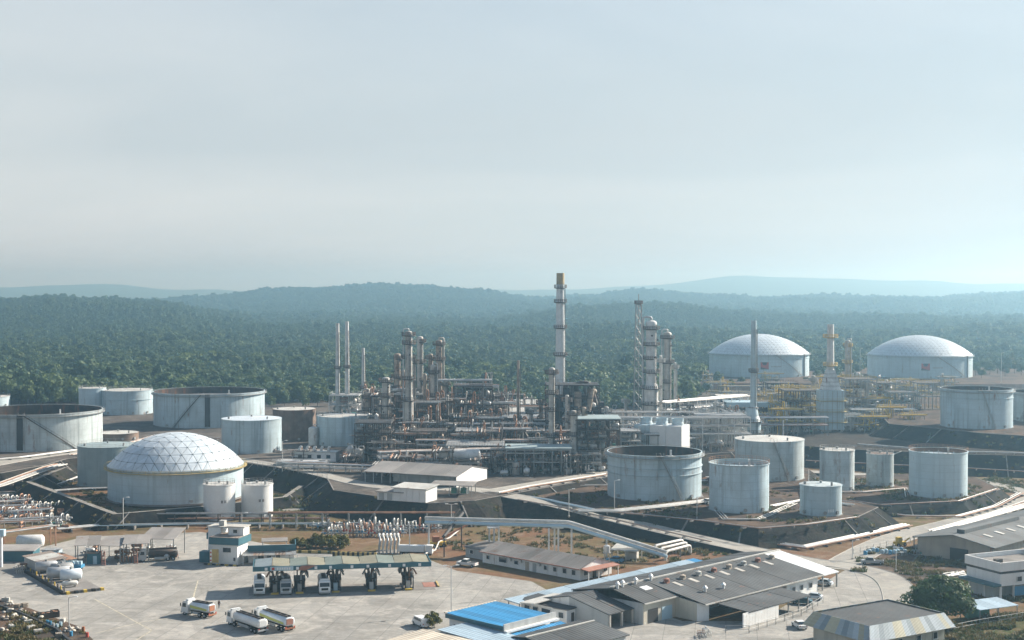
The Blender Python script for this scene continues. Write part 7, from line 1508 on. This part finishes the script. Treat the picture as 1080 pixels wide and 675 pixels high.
# ------------------------------------------------------------------ rough grass and weeds on the bare ground
def tuft(seed, m='leaf_shrub'):
    q = random.Random(seed); b = MB()
    for i in range(26):
        a = q.uniform(0, 6.28); l = q.uniform(.25, .7); o = Vector((q.uniform(-.5, .5), q.uniform(-.5, .5), 0)); e = Vector((math.cos(a) * l * .6, math.sin(a) * l * .6, l)); s = Vector((-math.sin(a), math.cos(a), 0)) * .12
        b.add([o - s, o + s, o + e + s * .4, o + e - s * .4], [(0, 1, 2, 3)])
    return b.mesh('grass_tuft', m)
leafmat('grass_tan', (.09, .075, .03), (.17, .14, .06)); leafmat('grass_green', (.04, .06, .016), (.09, .10, .03))
GT = [[], []]
def weeds(n, poly, z=0.0, g=.4):
    xs = [p[0] for p in poly]; ys = [p[1] for p in poly]; k = 0
    while k < n:
        x, y = rd.uniform(min(xs), max(xs)), rd.uniform(min(ys), max(ys)); ins = False; j = len(poly) - 1
        for i in range(len(poly)):
            (xi, yi), (xj, yj) = poly[i], poly[j]
            if (yi > y) != (yj > y) and x < (xj - xi) * (y - yi) / (yj - yi) + xi: ins = not ins
            j = i
        k += 1
        if not ins: continue
        p = G(x, y, z)
        if noise.noise(p * .12) < -.05: continue
        GT[0 if rd.random() > g else 1].append((p.x, p.y, z - .03, rd.uniform(.4, 1.3)))
weeds(2600, [(255, 540), (290, 522), (345, 521), (350, 541), (300, 549)], 0, .6); weeds(1800, [(455, 578), (480, 555), (560, 550), (640, 566), (700, 588), (660, 602), (560, 588)], 0, .3); weeds(3500, [(895, 602), (912, 580), (990, 574), (1120, 585), (1120, 640), (985, 625), (945, 607)]); weeds(3500, [(940, 668), (1000, 652), (1110, 645), (1110, 700), (930, 700)], 0, .6)
weeds(1200, [(-20, 640), (30, 643), (84, 663), (110, 690), (-20, 690)], .02, .3); weeds(2500, [(600, 552), (740, 580), (850, 600), (840, 606), (740, 600), (620, 574)], 0, .4); weeds(1600, [(230, 552), (345, 546), (345, 560), (230, 560)], 0, .5); weeds(2200, [(870, 500), (1080, 500), (1080, 520), (870, 512)], 0, .7); weeds(2500, [(560, 526), (740, 550), (800, 556), (905, 545), (853, 526), (745, 506), (640, 512)], 4.5, .3); weeds(1500, [(860, 527), (1010, 529), (1050, 516), (960, 501), (860, 504)], 3, .4); weeds(2500, [(80, 540), (210, 533), (300, 520), (250, 500), (90, 486), (40, 508)], 0, .4)
for p in SLP:
    if noise.noise(p * .1) > -.1: GT[0 if rd.random() < .45 else 1].append((p.x, p.y, p.z - .15, rd.uniform(.5, 1.5)))
for i, p in enumerate(GT): tag(gn_forest('rough_grass', tuft(3 + i, ('grass_tan', 'grass_green')[i]), p), ('dry tan grass tufts on the bare ground', 'green weeds on the bare ground')[i], 'grass', None, 'stuff')
